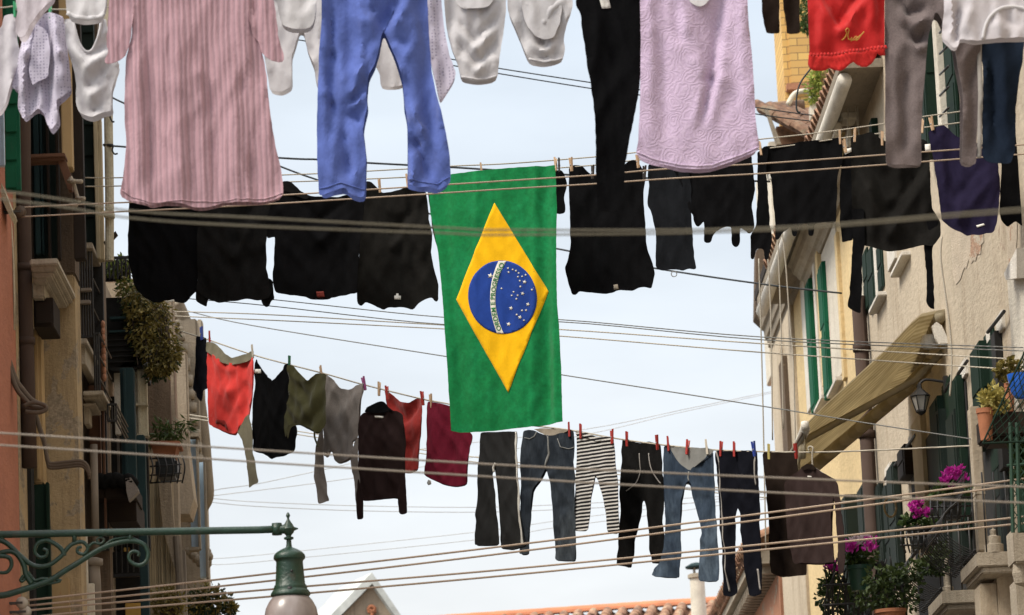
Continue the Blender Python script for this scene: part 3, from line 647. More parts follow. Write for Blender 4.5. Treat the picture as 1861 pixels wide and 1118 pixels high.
disc_px = [(918.5+62*math.cos(a)+1.5*math.sin(a), 544+66.5*math.sin(a)) for a in [2*math.pi*k/64 for k in range(64)]]
dc = patch('blue_disc', disc_px, PBf, M['flag_b'], g, D, hb+.002, .012, 0)
def arc3(a, b, c, n):
    out = []
    for i in range(n+1):
        t = i/n
        w = (2*(t-.5)*(t-1), -4*t*(t-1), 2*t*(t-.5))
        out.append((a[0]*w[0]+b[0]*w[1]+c[0]*w[2], a[1]*w[0]+b[1]*w[1]+c[1]*w[2]))
    return out
Lb = arc3((911,479),(896.5,543),(908.5,609.5), 20); Rb = arc3((925.5,478.5),(906,543),(921,610), 20)
bd = patch('motto_band', Lb+Rb[::-1], PBf, M['flag_w'], g, D, hb+.004, .008, 0)
def flag_letters():
    cu = bpy.data.curves.new('lettering', 'FONT'); cu.body = 'ORDEM E PROGRESSO'; cu.size = 1; cu.offset = .018; cu.space_character = 1.06
    cu.resolution_u = 3
    o = bpy.data.objects.new('lettering_src', cu); C.objects.link(o)
    me = bpy.data.meshes.new_from_object(o.evaluated_get(bpy.context.evaluated_depsgraph_get()))
    bpy.data.objects.remove(o)
    xs = [v.co.x for v in me.vertices]; x0, x1 = min(xs), max(xs)
    mid = arc3((919.4,481),(901.3,543),(913.8,606), 40)
    (xa, ya), (xb, yb) = PBf; d = Vector((xb-xa, yb-ya, 0)).normalized(); nrm = Vector((d.y, -d.x, 0)); oo = Vector((xa, ya, 0))
    vs = []
    for v in me.vertices:
        t = 1-(.01+.98*(v.co.x-x0)/(x1-x0)); k = min(39, max(0, int(t*40))); f = t*40-k
        a, b = mid[k], mid[k+1]; px, py = a[0]+(b[0]-a[0])*f, a[1]+(b[1]-a[1])*f
        tx, ty = a[0]-b[0], a[1]-b[1]; L = math.hypot(tx, ty); tx /= L; ty /= L     # reading upwards
        off = (v.co.y-.36)*11.4
        u, w = px + ty*off, py - tx*off
        p = onP(u, w, PBf); x = (p-oo).dot(d)
        vs.append(oo + d*x + Vector((0,0,p.z)) + nrm*(D(x, p.z)+hb+.0058))
    fs = [tuple(p.vertices) for p in me.polygons]
    bpy.data.meshes.remove(me)
    n = len(vs); vs2 = vs + [v - nrm*.001 for v in vs]
    # close the rims so the letters have a thickness
    ec = {}
    out = []
    for f in fs:
        a, b, c = vs[f[0]], vs[f[1]], vs[f[2]]
        if (b-a).cross(c-a).dot(nrm) < 0: f = f[::-1]
        out.append(f); out.append(tuple(k+n for k in f[::-1]))
        for i in range(len(f)): ec[(f[i], f[(i+1) % len(f)])] = 1
    for (i, j) in list(ec):
        if (j, i) not in ec: out.append((j, i, i+n, j+n))
    return link_mesh('lettering', vs2, out, M['flag_t'], bd, smooth=False)
flag_letters()
stars = [(Q(8,[p])[0], s) for p, s in [((25,358),2.4),((50,365),2.2),((68,372),2.4),((28,379),2.4),((82,384),2.2),((118,393),2.4),((78,404),2.2),((100,401),2.2),((88,425),2.2),((113,431),4),((91,456),2.4),((153,473),2.6),((55,484),2.2),((103,493),3.6),((45,503),2.2),((77,503),2.2),((70,522),2.4),((130,550),4),((41,571),4.2),((99,583),2.4),((120,581),2.4),((72,606),2.4),((89,620),4),((110,636),2.2),((28,656),4.4)]] + [((897,505.5),5.4),((917,528.5),2.2)]
for (su, sv), r in stars:
    pts = []
    for k in range(10):
        a = -math.pi/2 + k*math.pi/5 + .2; rr = r if k % 2 == 0 else r*.42
        pts.append((su+rr*math.cos(a), sv+rr*math.sin(a)))
    patch('star', pts, PBf, M['flag_w'], dc, D, hb+.0042, .03, 0)
# ================================================================= far line
g, D = garment('navy_sock', 'long navy stocking under a blue peg, leftmost on the far line', 'stocking',
    [(358,611),(367,612),(376,615),(378,660),(378,706),(371,710),(366,731),(361,722),(358,714),(351,708),(354,680),(357,650)], PC, 'navy', GC, .01, 9)
g, D = garment('coral_top', 'coral red top with khaki trim, left of the black V-neck', 'top',
    [(378,637),(385,641),(395,648),(408,656),(425,661),(445,657),(463,649),(463,680),(461,706),(455,752),(440,772),(430,789),(417,787),(399,779),(383,772),(379,730),(377,680)], PC, 'coral', GC, .024, 7, 1.4, .014, swag=.02, sw_k=22, folds=[([(385,645),(420,715),(458,655)],.014,8),([(385,665),(420,745),(458,675)],-.014,8),([(400,700),(428,775)],.012,7),([(450,690),(440,765)],-.012,6)])
sub('collar', [(379,622),(390,622),(398,628),(410,641),(424,651),(440,648),(460,639),(464,650),(450,659),(425,664),(406,659),(393,650),(384,642),(377,640)], PC, 'olivegrey', g, .006, off=.014)
sub('sleeve', [(455,752),(461,784),(463,825),(472,878),(462,882),(455,887),(450,842),(443,800),(434,786),(443,770)], PC, 'olivegrey', g, .01, off=.008)
patch('opening', [(394,768),(398,763),(408,764),(416,773),(417,783),(410,776),(402,770),(397,771)], PC, M['red_dk'], g, D, .02)
g, D = garment('black_v_neck', 'black V-neck top between the coral and the olive tops', 'top',
    [(463,660),(466,652),(471,663),(480,678),(497,693),(506,683),(514,669),(526,660),(529,700),(528,740),(526,775),(535,770),(541,778),(543,787),(538,797),(534,821),(517,830),(505,831),(497,835),(487,830),(480,826),(463,821),(458,790),(459,740),(463,700)], PC, 'black', GC, .02, 6, 1.2, .014)
patch('neck_label', [(463,671),(474,671),(475,679),(463,679)], PC, M['tagw'], g, D, .018)
g, D = garment('olive_top', 'olive green top slung between a green and a beige peg', 'top',
    [(525,664),(533,664),(545,679),(562,693),(570,684),(577,678),(591,679),(591,720),(590,770),(580,787),(570,781),(561,777),(545,769),(533,770),(526,774),(521,796),(518,776),(521,745),(527,720)], PCf, 'olive', GC, .024, 7, 1.4, .014, swag=.024, sw_k=24, folds=[([(529,672),(560,728),(587,684)],-.016,6),([(529,690),(560,752),(588,700)],.016,6),([(532,715),(562,772),(586,730)],-.014,6),([(530,740),(540,770)],.01,5)])
cord('drawstring', [(575,784),(574,795),(576,806),(578,812)], .008, PCf, M['cordo'], g, D, .01)
g, D = garment('taupe_jumper', 'taupe fine-knit jumper with long hanging sleeves, right of the olive top', 'jumper',
    [(590,680),(601,684),(610,694),(620,706),(637,709),(648,702),(655,699),(664,699),(661,715),(656,745),(651,797),(641,802),(645,820),(641,832),(628,838),(616,842),(609,836),(607,822),(600,817),(597,829),(590,830),(588,790),(589,740)], PC, 'taupe', GC, .014, 6, 1.2, .014, swag=.007, sw_k=22, folds=[([(594,686),(630,745),(660,704)],.012,8),([(594,705),(628,785),(655,725)],-.01,8),([(605,790),(615,835)],.014,5),([(630,780),(632,832)],-.012,5)])
sub('sleeve', [(588,768),(591,800),(591,830),(592,858),(600,911),(580,916),(577,885),(572,868),(577,818),(582,787)], PC, 'taupe', g, .01, off=.008)
sub('sleeve', [(648,800),(639,836),(644,875),(650,929),(660,929),(658,889),(653,841),(655,795)], PC, 'taupe', g, .01, off=.008)
g, D = garment('brown_jumper', 'dark brown long-sleeved jumper with a white neck label, in front of the red skirt', 'jumper',
    [(653,768),(655,758),(661,750),(680,746),(697,745),(720,747),(731,754),(736,774),(738,815),(737,852),(735,880),(729,906),(718,904),(705,905),(690,907),(670,909),(659,909),(655,880),(653,840),(652,808)], PCf, 'brown', GC, .014, 7, .8, .014, folds=[([(665,780),(668,900)],.01,7),([(690,790),(694,900)],-.012,8),([(715,780),(716,898)],.012,7)])
sub('sleeve', [(653,870),(662,900),(663,943),(657,944),(653,945),(651,905)], PCf, 'brown', g, .006)
sub('sleeve', [(730,850),(738,856),(740,895),(743,933),(735,935),(728,935),(726,902)], PCf, 'brown', g, .006)
sub('collar', [(664,749),(670,741),(679,736),(692,730),(700,731),(706,739),(718,748),(692,751)], PCf, 'black', g, .004)
patch('neck_label', [(683,756),(696,756),(697,760),(683,760)], PCf, M['tagw'], g, D, .018)
g, D = garment('red_skirt', 'dark red skirt slung between two red pegs, behind the brown jumper', 'skirt',
    [(702,710),(709,713),(718,722),(728,730),(746,733),(753,728),(759,723),(770,726),(769,757),(767,785),(765,800),(763,830),(762,852),(754,855),(746,858),(735,857),(725,840),(715,780),(705,742)], PCb, 'red_dk', GC, .026, 7, 1.4, .014, swag=.022, sw_k=24, folds=[([(706,718),(738,765),(766,732)],-.016,6),([(712,740),(742,800),(764,755)],.016,7),([(745,780),(750,850)],-.012,6),([(757,760),(758,848)],.012,6)])
g, D = garment('maroon_skirt', 'maroon cloth skirt with a white tag, below the left corner of the flag towel', 'skirt',
    [(779,730),(800,733),(826,740),(842,760),(852,780),(859,792),(857,808),(854,825),(852,850),(850,879),(840,883),(829,884),(817,882),(805,879),(785,870),(771,863),(774,842),(777,800)], PC, 'maroon', GC, .014, 6, 1, .014, folds=[([(785,740),(800,870)],.01,8),([(815,745),(822,878)],-.012,8),([(840,775),(845,878)],.012,7)])
patch('care_label', [(779,872),(786,874),(787,880),(779,882),(776,878)], PC, M['tagw'], g, D, .016)
g, D = garment('charcoal_track_trousers', 'charcoal track trousers with a white side stripe, below the flag towel', 'trousers',
    [(874,786),(872,840),(867,909),(866,955),(866,991),(886,991),(908,990),(903,930),(899,890),(896,860),(900,848),(905,875),(910,940),(913,996),(935,999),(957,992),(951,950),(946,910),(942,840),(941,784)], PC, 'charcoal', GC, .018, 8, .7, .014)
strip('side_stripe', [(938,785),(939,810),(942,860),(945,900),(947,943),(952,990)], 4, PC, M['cordw'], g, D, .012, .006)
cord('drawstring', [(901,842),(898,850),(899,858)], .008, PC, M['cordw'], g, D, .018)
def jeans_parts(g, D, pl, mat, fly):
    strip('fly_seam', Q(9, fly), 2.0, pl, M[mat], g, D, .018, .006)
g, D = garment('dark_jeans', 'dark grey-blue jeans with an open waist, right of the charcoal track trousers', 'jeans',
    Q(9,[(90,128),(120,122),(150,125),(215,150),(250,155),(300,140),(340,124),(362,124),(368,140),(366,260),(370,400),(374,600),(380,740),(380,825),(330,826),(275,822),(268,680),(262,550),(245,400),(232,350),(222,330),(208,360),(185,400),(150,450),(140,520),(130,600),(127,700),(127,790),(100,791),(75,790),(80,700),(82,600),(75,450),(80,300)]), PC, 'denim_dk', GC, .02, 8, 1.2, .014, step=.02, folds=[(Q(9,p),a,w) for p,a,w in [([(100,180),(150,330),(110,560)],.012,8),([(130,300),(200,350)],-.012,6),([(240,380),(320,300)],.012,6),([(300,420),(330,800)],.012,9),([(80,440),(150,430)],-.014,5),([(275,550),(370,520)],-.012,6)]])
sub('waist_lining', Q(9,[(150,120),(215,114),(300,118),(340,126),(300,142),(250,156),(215,150)]), PC, 'lining', g, .004, thick=.01, off=-.004, step=.018)
jeans_parts(g, D, PC, 'denim_in', [(232,158),(236,200),(238,250),(225,320)])
strip('pocket_seam', Q(9,[(100,165),(130,172),(160,160),(170,135)]), 1.5, PC, M['denim_in'], g, D, .018, .005)
strip('pocket_seam', Q(9,[(280,170),(300,215),(340,225),(366,215)]), 1.5, PC, M['denim_in'], g, D, .018, .005)
g, D = garment('striped_leggings', 'black and white striped leggings between the dark jeans and black joggers', 'leggings',
    Q(9,[(380,140),(430,136),(480,158),(530,162),(582,166),(590,300),(600,400),(607,540),(612,678),(580,677),(550,672),(540,560),(525,480),(510,430),(497,385),(485,362),(475,420),(460,480),(450,570),(440,662),(400,664),(362,660),(366,540),(370,450),(378,300)]), PC, 'stripe', GC, .012, 7, 1, .013, step=.02, fine=.12)
sub('waistband', Q(9,[(376,136),(400,130),(440,138),(482,160),(530,158),(584,164),(584,180),(530,178),(490,184),(440,162),(400,150),(380,152)]), PC, 'stripe', g, .004, thick=.012, off=.008, step=.018)
g, D = garment('black_joggers', 'black joggers with hanging white drawstrings, right of the striped leggings', 'joggers',
    Q(9,[(625,172),(660,180),(700,190),(740,196),(770,184),(800,194),(836,200),(845,300),(852,420),(852,600),(860,750),(860,842),(820,842),(790,840),(782,780),(775,720),(765,560),(755,520),(745,498),(735,530),(725,580),(705,690),(690,750),(686,800),(665,866),(635,858),(605,850),(612,740),(614,640),(615,420),(620,300)]), PCb, 'black2', GC, .02, 7, 1.2, .014, folds=[(Q(9,p),a,w) for p,a,w in [([(650,220),(680,440),(640,820)],.012,8),([(730,500),(670,560)],-.012,6),([(800,250),(810,800)],.012,8)]])
cord('drawstring', Q(9,[(722,250),(727,300),(728,345),(715,400),(690,432),(645,450)]), .0042, PCb, M['greytrim'], g, D, .018)
cord('drawstring', Q(9,[(778,250),(788,295),(803,345),(825,390),(842,412)]), .0042, PCb, M['greytrim'], g, D, .018)
g, D = garment('blue_jeans', 'faded blue flared jeans with the fly folded open, left of the navy track trousers', 'jeans',
    Q(9,[(848,205),(870,206),(905,260),(945,310),(985,342),(1040,300),(1085,262),(1112,238),(1116,300),(1118,400),(1117,500),(1120,600),(1130,750),(1150,932),(1095,936),(1038,930),(1046,820),(1050,750),(1060,680),(1050,620),(1030,540),(1010,480),(1000,415),(988,398),(972,405),(960,450),(950,500),(942,600),(940,700),(940,800),(932,915),(860,914),(785,905),(830,820),(850,740),(858,640),(855,500),(850,300)]), PC, 'denim', GC, .024, 8, 1.2, .014, step=.02, folds=[(Q(9,p),a,w) for p,a,w in [([(880,300),(900,560),(860,880)],.012,9),([(960,420),(900,470)],-.014,6),([(1000,420),(1090,480)],.014,6),([(1060,640),(1120,600)],-.014,6),([(1080,480),(1100,880)],.012,9),([(1045,700),(1120,760)],.012,6),([(860,700),(930,660)],-.012,6)]])
sub('waist_lining', Q(9,[(862,204),(920,212),(990,216),(1060,220),(1114,224),(1114,242),(1084,266),(1040,304),(985,346),(940,312),(900,262)]), PC, 'denim_in', g, .008, thick=.01, off=-.008, step=.018)
jeans_parts(g, D, PC, 'denim_in', [(985,346),(982,380),(988,398)])
strip('pocket_seam', Q(9,[(1050,300),(1075,285),(1100,262),(1116,250)]), 1.6, PC, M['denim_dk'], g, D, .02, .005)
g, D = garment('navy_track_trousers', 'navy track trousers with white side stripes, right of the flared jeans', 'trousers',
    Q(9,[(1125,236),(1180,238),(1260,234),(1345,234),(1352,310),(1360,400),(1365,560),(1366,700),(1374,860),(1380,1005),(1345,1020),(1310,1010),(1298,920),(1285,850),(1275,740),(1265,650),(1255,570),(1244,535),(1232,600),(1235,800),(1240,1000),(1205,1020),(1168,1012),(1162,900),(1160,800),(1148,650),(1140,500),(1130,350)]), PC, 'navy', GC, .024, 9, .7, .014, folds=[(Q(9,p),a,w) for p,a,w in [([(1180,260),(1200,980)],.012,7),([(1215,260),(1222,980)],-.012,6),([(1290,260),(1300,980)],.012,7),([(1330,300),(1340,980)],-.012,6)]])
strip('side_stripe', Q(9,[(1132,240),(1148,300),(1156,400),(1163,560),(1177,720),(1190,860),(1198,990)]), 2.6, PC, M['greytrim'], g, D, .018, .006)
strip('side_stripe', Q(9,[(1342,238),(1338,300),(1340,370),(1344,420)]), 2.0, PC, M['greytrim'], g, D, .018, .006)
strip('side_stripe', Q(9,[(1358,870),(1366,930),(1376,985)]), 2.0, PC, M['greytrim'], g, D, .016, .006)
g, D = garment('brown_trousers', 'dark brown trousers pegged behind the brown shirt on its hanger', 'trousers',
    Q(12,[(22,250),(50,238),(90,236),(150,240),(206,240),(211,340),(220,500),(240,700),(260,840),(256,904),(190,910),(120,915),(90,905),(65,892),(58,740),(52,560),(40,400),(28,330)]), PCb, 'brown_dk', GC, .018, 8, .8, .014, folds=[(Q(12,p),a,w) for p,a,w in [([(60,260),(80,900)],.014,7),([(100,260),(110,900)],-.014,7),([(150,260),(150,900)],.012,7)]])
g, D = garment('brown_shirt', 'brown long-sleeved shirt on a wire hanger, rightmost on the far line', 'shirt',
    Q(12,[(228,338),(245,316),(268,308),(300,312),(318,330),(345,348),(420,390),(426,440),(414,500),(405,600),(408,700),(420,836),(360,842),(300,842),(190,836),(172,760),(165,700),(152,600),(150,520),(145,420),(155,392),(190,365)]), PC, 'brown2', GC, .022, 6, 1, .016, off=.02, folds=[(Q(12,p),a,w) for p,a,w in [([(230,380),(240,820)],.014,9),([(300,360),(310,830)],-.016,9),([(370,400),(360,830)],.014,9),([(190,400),(200,830)],-.012,7)]])
sub('sleeve', Q(12,[(412,388),(432,412),(448,500),(455,570),(470,645),(474,760),(476,880),(458,900),(442,906),(437,800),(436,720),(428,620),(422,520)]), PC, 'brown2', g, .01, off=.02)
sub('collar', Q(12,[(240,325),(262,306),(298,308),(322,328),(318,345),(282,332),(250,344)]), PC, 'brown_dk', g, .004, off=.034)
patch('neck_label', Q(12,[(266,370),(290,372),(290,379),(266,377)]), PC, M['tagw'], g, D, .038)
g, D = garment('black_socks', 'pair of black socks hanging against the left house front under the drooping plant', 'socks',
    [(292,659),(311,659),(313,690),(316,723),(308,727),(303,718),(299,720),(296,731),(285,727),(288,690)], ((XL,33.4),(XR,33.4)), 'black', None, .006, step=.02)
# ================================================================= ropes, pegs, lamp
def fibre(name, col):
    m, nt, b = new_mat(name)
    w = N(nt, 'ShaderNodeTexWave', wave_type='BANDS', bands_direction='DIAGONAL'); w.inputs['Scale'].default_value = 60; w.inputs['Distortion'].default_value = 2
    mp = mapped(nt); nt.links.new(mp.outputs['Vector'], w.inputs['Vector'])
    n = noise_n(nt, mp, 3, 5)
    r = ramp(nt, w.outputs['Fac'], [(.2, sc(col, .7)), (.7, sc(col, 1.15))])
    nt.links.new(mix(nt, .5, r.outputs['Color'], ramp(nt, n.outputs['Fac'], [(.3, sc(col,.75)), (.7, sc(col,1.2))]).outputs['Color']), b.inputs['Base Color'])
    b.inputs['Roughness'].default_value = .8; b.inputs['Specular IOR Level'].default_value = .2
    nt.links.new(bump(nt, w.outputs['Fac'], .003, .8), b.inputs['Normal'])
    return m
M['rope'] = fibre('tan_rope', (.46,.36,.28)); M['rope_p'] = fibre('pale_cord', (.42,.38,.31)); M['rope_d'] = fibre('grey_cord', (.17,.17,.16)); M['rope_b'] = fibre('olive_grey_cord', (.17,.15,.11)); M['rope_b2'] = fibre('brown_grey_cord', (.28,.24,.2))
M['cable'] = solid('dark_cable', (.018,.022,.026), .6); M['rope_f'] = fibre('faint_cord', (.62,.62,.6)); M['wire'] = solid('grey_wire', (.2,.2,.2), .5)
def rope(name, label, strands, pl, mat, r, cat='clothesline', group=None):
    """strands: pixel paths; every strand runs from house front to house front in the plane pl."""
    mb = MB()
    for s in strands:
        mb.tube(curve([onP(u, v, pl) for u, v in s], 6), r, 7)
    o = mb.build(name, M[mat], None, smooth=True)
    return tag(o, label, cat, group)
def ends(pts, ul, ur):
    """run a path on, straight, to the columns ul and ur."""
    (a, b), (c, d) = pts[0], pts[1]; out = list(pts)
    if ul is not None: out = [(ul, b+(ul-a)*(d-b)/(c-a))] + out
    (a, b), (c, d) = pts[-2], pts[-1]
    if ur is not None: out = out + [(ur, d+(ur-c)*(d-b)/(c-a))]
    return out
rope('clothesline', 'triple washing line carrying the nearest row, its rear cord crossing the top left corner',
     [[(-160,-60),(400,-74),(930,-76),(2200,-62)]], PA, 'rope_p', .005)
rope('clothesline', 'pale cord behind the nearest row, with green pegs on it at top left',
     [[(-140,20),(0,14),(30,12),(125,17),(400,0),(700,-12),(1400,-40),(2180,-70)]], PA2, 'rope_p', .004)
rope('clothesline', 'blurred pair of cords sagging across the black clothes and flag towel',
     [[(-900,245),(0,347),(235,383),(460,395.5),(810,414),(920,418),(1390,414),(1861,378),(2900,298)], [(-900,268),(0,362),(235,396),(460,411),(810,424),(920,427),(1390,419),(1861,384),(2900,306)]], ((XL,10.8),(XR,10.8)), 'rope_b', .0027)
rope('clothesline', 'two blurred parallel cords crossing the far row of trousers',
     [[(-500,760),(0,787),(470,818),(930,846),(1380,867),(1861,885),(2600,906)], [(-500,780),(0,809),(470,840),(930,869),(1380,894),(1861,914),(2600,940)]], ((XL,14.2),(XR,14.4)), 'rope_b2', .0036)
PT = ((XL,22.4),(XR,23.0))
rope('clothesline', 'tan cord loop slanting upward right, upper pair below the far trousers',
     [[(42,1092),(470,1045),(930,991),(1380,934),(1861,870),(1985,854)], [(50,1101),(470,1058),(930,1004),(1380,945),(1861,880),(1985,863)]], PT, 'rope', .0058)
rope('clothesline', 'tan cord loop slanting upward right, lowest pair passing the top of the stone gable',
     [[(40,1118),(57,1109),(470,1073),(930,1034),(1380,990),(1861,939),(1985,926)], [(45,1126),(110,1116),(470,1086),(930,1045),(1380,1000),(1861,951),(1985,938)]], PT, 'rope', .0058)
PM = ((XL,22.5),(XR,23.3))
rope('clothesline', 'tan cord loop in front of the black clothes, above the flag rhombus',
     [[(38,377),(136,372),(470,357),(742,340),(930,328),(1083,318),(1212,307),(1390,297),(1611,281),(1861,263),(1990,252)], [(38,394),(235,384),(470,372),(742,355),(930,343),(1083,334),(1226,324),(1390,315),(1611,299),(1861,280),(1990,270)]], PM, 'rope', .0046)
rope('clothesline', 'grey looped cord that carries the black clothes and the flag towel',
     [[(155,323),(223,323),(514,318),(742,307),(820,302),(930,297),(1083,285),(1158,277),(1392,252),(1500,240),(1611,224),(1672,213),(1749,202),(1861,184),(1890,179)], [(155,339),(223,338),(514,331),(742,322),(930,311),(1083,300),(1158,291),(1392,270),(1530,251),(1611,241),(1700,229),(1861,207),(1890,203)]], PB, 'rope_p', .0042)
PL_ = ((XL,34),(XR,34))
rope('cable', 'dark overhead cable dipping behind the pink nightgown and blue trousers', [[(187,263),(228,267),(508,287),(580,290),(667,296),(742,300),(820,304),(930,311),(1100,321),(1400,330)]], PL_, 'cable', .009, 'cable')
rope('cable', 'steep dark cable emerging right of the pink nightgown', [[(190,168),(224,187),(360,242),(508,302),(580,328),(700,366),(860,410)]], PL_, 'cable', .008, 'cable')
rope('cable', 'pair of thin dark wires high behind the white underwear', [[(190,0),(545,63),(822,108),(905,124),(1073,150),(1161,163),(1372,195),(1480,210),(1620,225)], [(190,10),(545,73),(822,119),(920,136),(1075,161),(1164,173),(1372,207),(1480,221),(1620,237)]], ((XL,35),(XR,35)), 'cable', .0055, 'cable')
rope('cable', 'dark blue-grey cable running right from the flag towel to a wall insulator', [[(230,300),(500,365),(810,418),(1017,453),(1187,487),(1390,517),(1530,533)]], ((XL,36),(XR,33.9)), 'cable', .008, 'cable')
PD = ((XL,30),(XR,24.1))
rope('clothesline', 'grey cord loop behind the flag towel, upper pair above the far row',
     [[(250,520),(500,545),(810,577),(1018,581),(1390,613),(1861,632),(1900,634)], [(235,535),(460,553),(810,590),(1018,585),(1390,618),(1861,638),(1900,640)]], PD, 'rope_d', .0036)
rope('clothesline', 'pale cord loop behind the flag towel, ending by the ochre awning',
     [[(251,565),(470,571),(810,591),(1020,599),(1390,625),(1861,654),(1900,656)], [(251,572),(470,581),(810,598),(1020,611),(1390,641),(1861,673),(1900,675)]], ((XL,31),(XR,23.9)), 'rope_p', .0042)
rope('clothesline', 'thin single cord sloping from the drooping plant down to the right balcony', [[(340,565),(460,592),(817,649),(1025,682),(1390,739),(1600,773),(1812,805),(1850,811)]], ((XL,33),(XR,25.4)), 'rope_d', .0042)
rope('clothesline', 'cord of the far row, pegged full from the navy stocking to the brown shirt',
     [[(312,596),(326,601),(379,618),(470,648),(589,679),(660,699),(766,725),(827,737),(937,768),(1037,782),(1120,797),(1207,809),(1302,818),(1390,821),(1480,822),(1600,818),(1812,808)]], PC, 'rope_p', .0055)
rope('clothesline', 'return cord of the far row, showing between the taupe jumper and maroon skirt',
     [[(250,740),(372,758),(575,789),(777,819),(872,832),(1120,862),(1260,881),(1400,895),(1560,902)], [(250,746),(372,764),(575,795),(777,826),(872,841),(1120,872),(1260,891),(1400,905),(1560,912)]], ((XL,35),(XR,27.5)), 'rope_p', .0045)
PF = ((XL,42),(XR,46))
rope('clothesline', 'faint far cords nearly level under the brown jumper', [[(378,905),(460,912),(640,919),(866,922),(1040,916),(1425,896)], [(378,912),(460,920),(640,928),(866,931),(1040,925),(1425,906)]], PF, 'rope_f', .0036)
rope('clothesline', 'faint far cords rising gently right, above the street lamp', [[(378,1015),(470,1009),(866,967),(1015,946),(1200,922),(1420,890)], [(378,1026),(470,1021),(866,981),(1015,958),(1200,934),(1420,902)]], ((XL,46),(XR,48)), 'rope_f', .0036)
rope('clothesline', 'short faint cords rising from the bay window towards the taupe sleeves', [[(374,897),(400,889),(470,879),(600,851),(760,817),(1065,780),(1258,741),(1420,708)]], ((XL,40),(XR,48)), 'rope_f', .0036)
rope('clothesline', 'faint slanting cords right of the flag hem', [[(372,903),(700,860),(1065,790),(1226,752),(1390,717),(1420,711)]], ((XL,41),(XR,49)), 'rope_f', .0036)
for lab, pts in (('pale cord hanging down past the wavy cornice, outermost left', [(1379,470),(1383,600),(1387,760),(1392,1000)]),
                 ('pale cord hanging from the far eaves, second from the sky side', [(1392,440),(1396,475),(1401,580),(1404,800)]),
                 ('yellowish cord hanging before the wavy cornice, third from the sky side', [(1409,380),(1415,470),(1420,615),(1424,780)]),
                 ('yellowish slack cord swinging right before the wavy cornice', [(1421,420),(1428,480),(1435,580),(1442,660),(1446,840)])):
    rope('drop_rope', lab, [pts], ((XL,33.5),(XR,33.5)), 'rope_p', .006, 'cord')
rope('drop_rope', 'beige cord hanging down the beige wall over the awning end', [[(1712,430),(1710,470),(1720,545),(1727,600),(1730,660),(1726,720)]], ((XL,27.2),(XR,27.2)), 'rope_p', .006, 'cord')
o = MB().tube([onP(1225+5*math.cos(a), 498+5*math.sin(a), PB) for a in [2*math.pi*k/20 for k in range(21)]], .003, 6).build('metal_ring', M['wire'], smooth=True)
tag(o, 'small wire ring hanging under the black denim skirt', 'ring')
# pulleys at the left
for u, v, pl, lab in ((40,1096,PT,'white pulley of the upper tan cord loop at bottom left'), (46,1112,PT,'white pulley of the lowest tan cord loop at bottom left'), (37,385,PM,'rusty pulley wheel before the brown drainpipe at upper left')):
    p = onP(u, v, pl); t = thing('line_pulley', lab, 'pulley', p, 'clothesline pulleys on the left house')
    white = 'white' in lab
    mm = solid('pulley_white' if white else 'pulley_rust', (.4,.36,.3) if white else (.09,.06,.04), .6)
    mb = MB(); w = MB()
    ring = [(.008,-.012),(.034,-.012),(.026,0),(.034,.012),(.008,.012)]
    w.lathe((0,0,0), ring, 16); w.v = [Vector((p.x+q.x, p.y+q.z, p.z+q.y)) for q in w.v]; w.build('wheel', mm, t, smooth=True)
    mb.box((p.x-.12, p.y-.018, p.z-.006), (p.x+.005, p.y-.013, p.z+.006)); mb.box((p.x-.12, p.y+.013, p.z-.006), (p.x+.005, p.y+.018, p.z+.006)); mb.box((p.x-.16,p.y-.012,p.z-.012),(p.x-.1,p.y+.012,p.z+.012))
    mb.build('fork', solid('pulley_iron', (.05,.045,.04), .5), t)
# ---------------------------------------------------------------- clothes pegs
def peg_proto(name, col):
    m = solid(name+'_peg', col, .55, var=.12, ns=50)
    t = thing('clothes_peg', 'x', 'clothes peg', (0,0,0))
    for s in (-1, 1):
        mb = MB()
        a = .0045
        # one jaw: slim wedge, waisted at the spring
        mb.hexa([(s*.001,-a,-.036),(s*.006,-a,-.036),(s*.006,a,-.036),(s*.001,a,-.036)], [(s*.0015,-a,-.004),(s*.0085,-a,-.004),(s*.0085,a,-.004),(s*.0015,a,-.004)])
        mb.hexa([(s*.0015,-a,-.004),(s*.0085,-a,-.004),(s*.0085,a,-.004),(s*.0015,a,-.004)], [(s*.009,-a*.9,.046),(s*.013,-a*.9,.046),(s*.013,a*.9,.046),(s*.009,a*.9,.046)])
        mb.build('jaw', m, t, smooth=False)
    MB().tube([(0,-.006,.001),(0,.006,.001)], .0052, 8).build('spring', M['wire'], t, smooth=True)
    return t
PEGC = {'red':(.33,.025,.02),'blue':(.03,.06,.3),'green':(.02,.13,.06),'tan':(.47,.32,.2),'purple':(.24,.05,.16),'white':(.55,.5,.42),'yellow':(.5,.42,.14),'dark':(.035,.03,.028),'dkgreen':(.02,.22,.09)}
_pp = {}
def peg(col, u, v, pl, lab, s=1.0):
    p = onP(u, v, pl) + Vector((0,-.012,0))
    grp = 'clothes pegs on the washing lines'
    if col not in _pp:
        t = _pp[col] = peg_proto(col, PEGC[col])
    else:
        src = _pp[col]; t = src.copy(); C.objects.link(t)
        for ch in list(src.children):
            c = ch.copy(); C.objects.link(c); c.parent = t
    t.location = p; t.rotation_euler = (R(rnd.uniform(-6,6)), R(rnd.uniform(-9,9)+2), R(90+rnd.uniform(-28,28))); t.scale = (s*1.25, s*1.25, s)
    t['label'] = lab; t['category'] = 'clothes peg'; t['group'] = grp
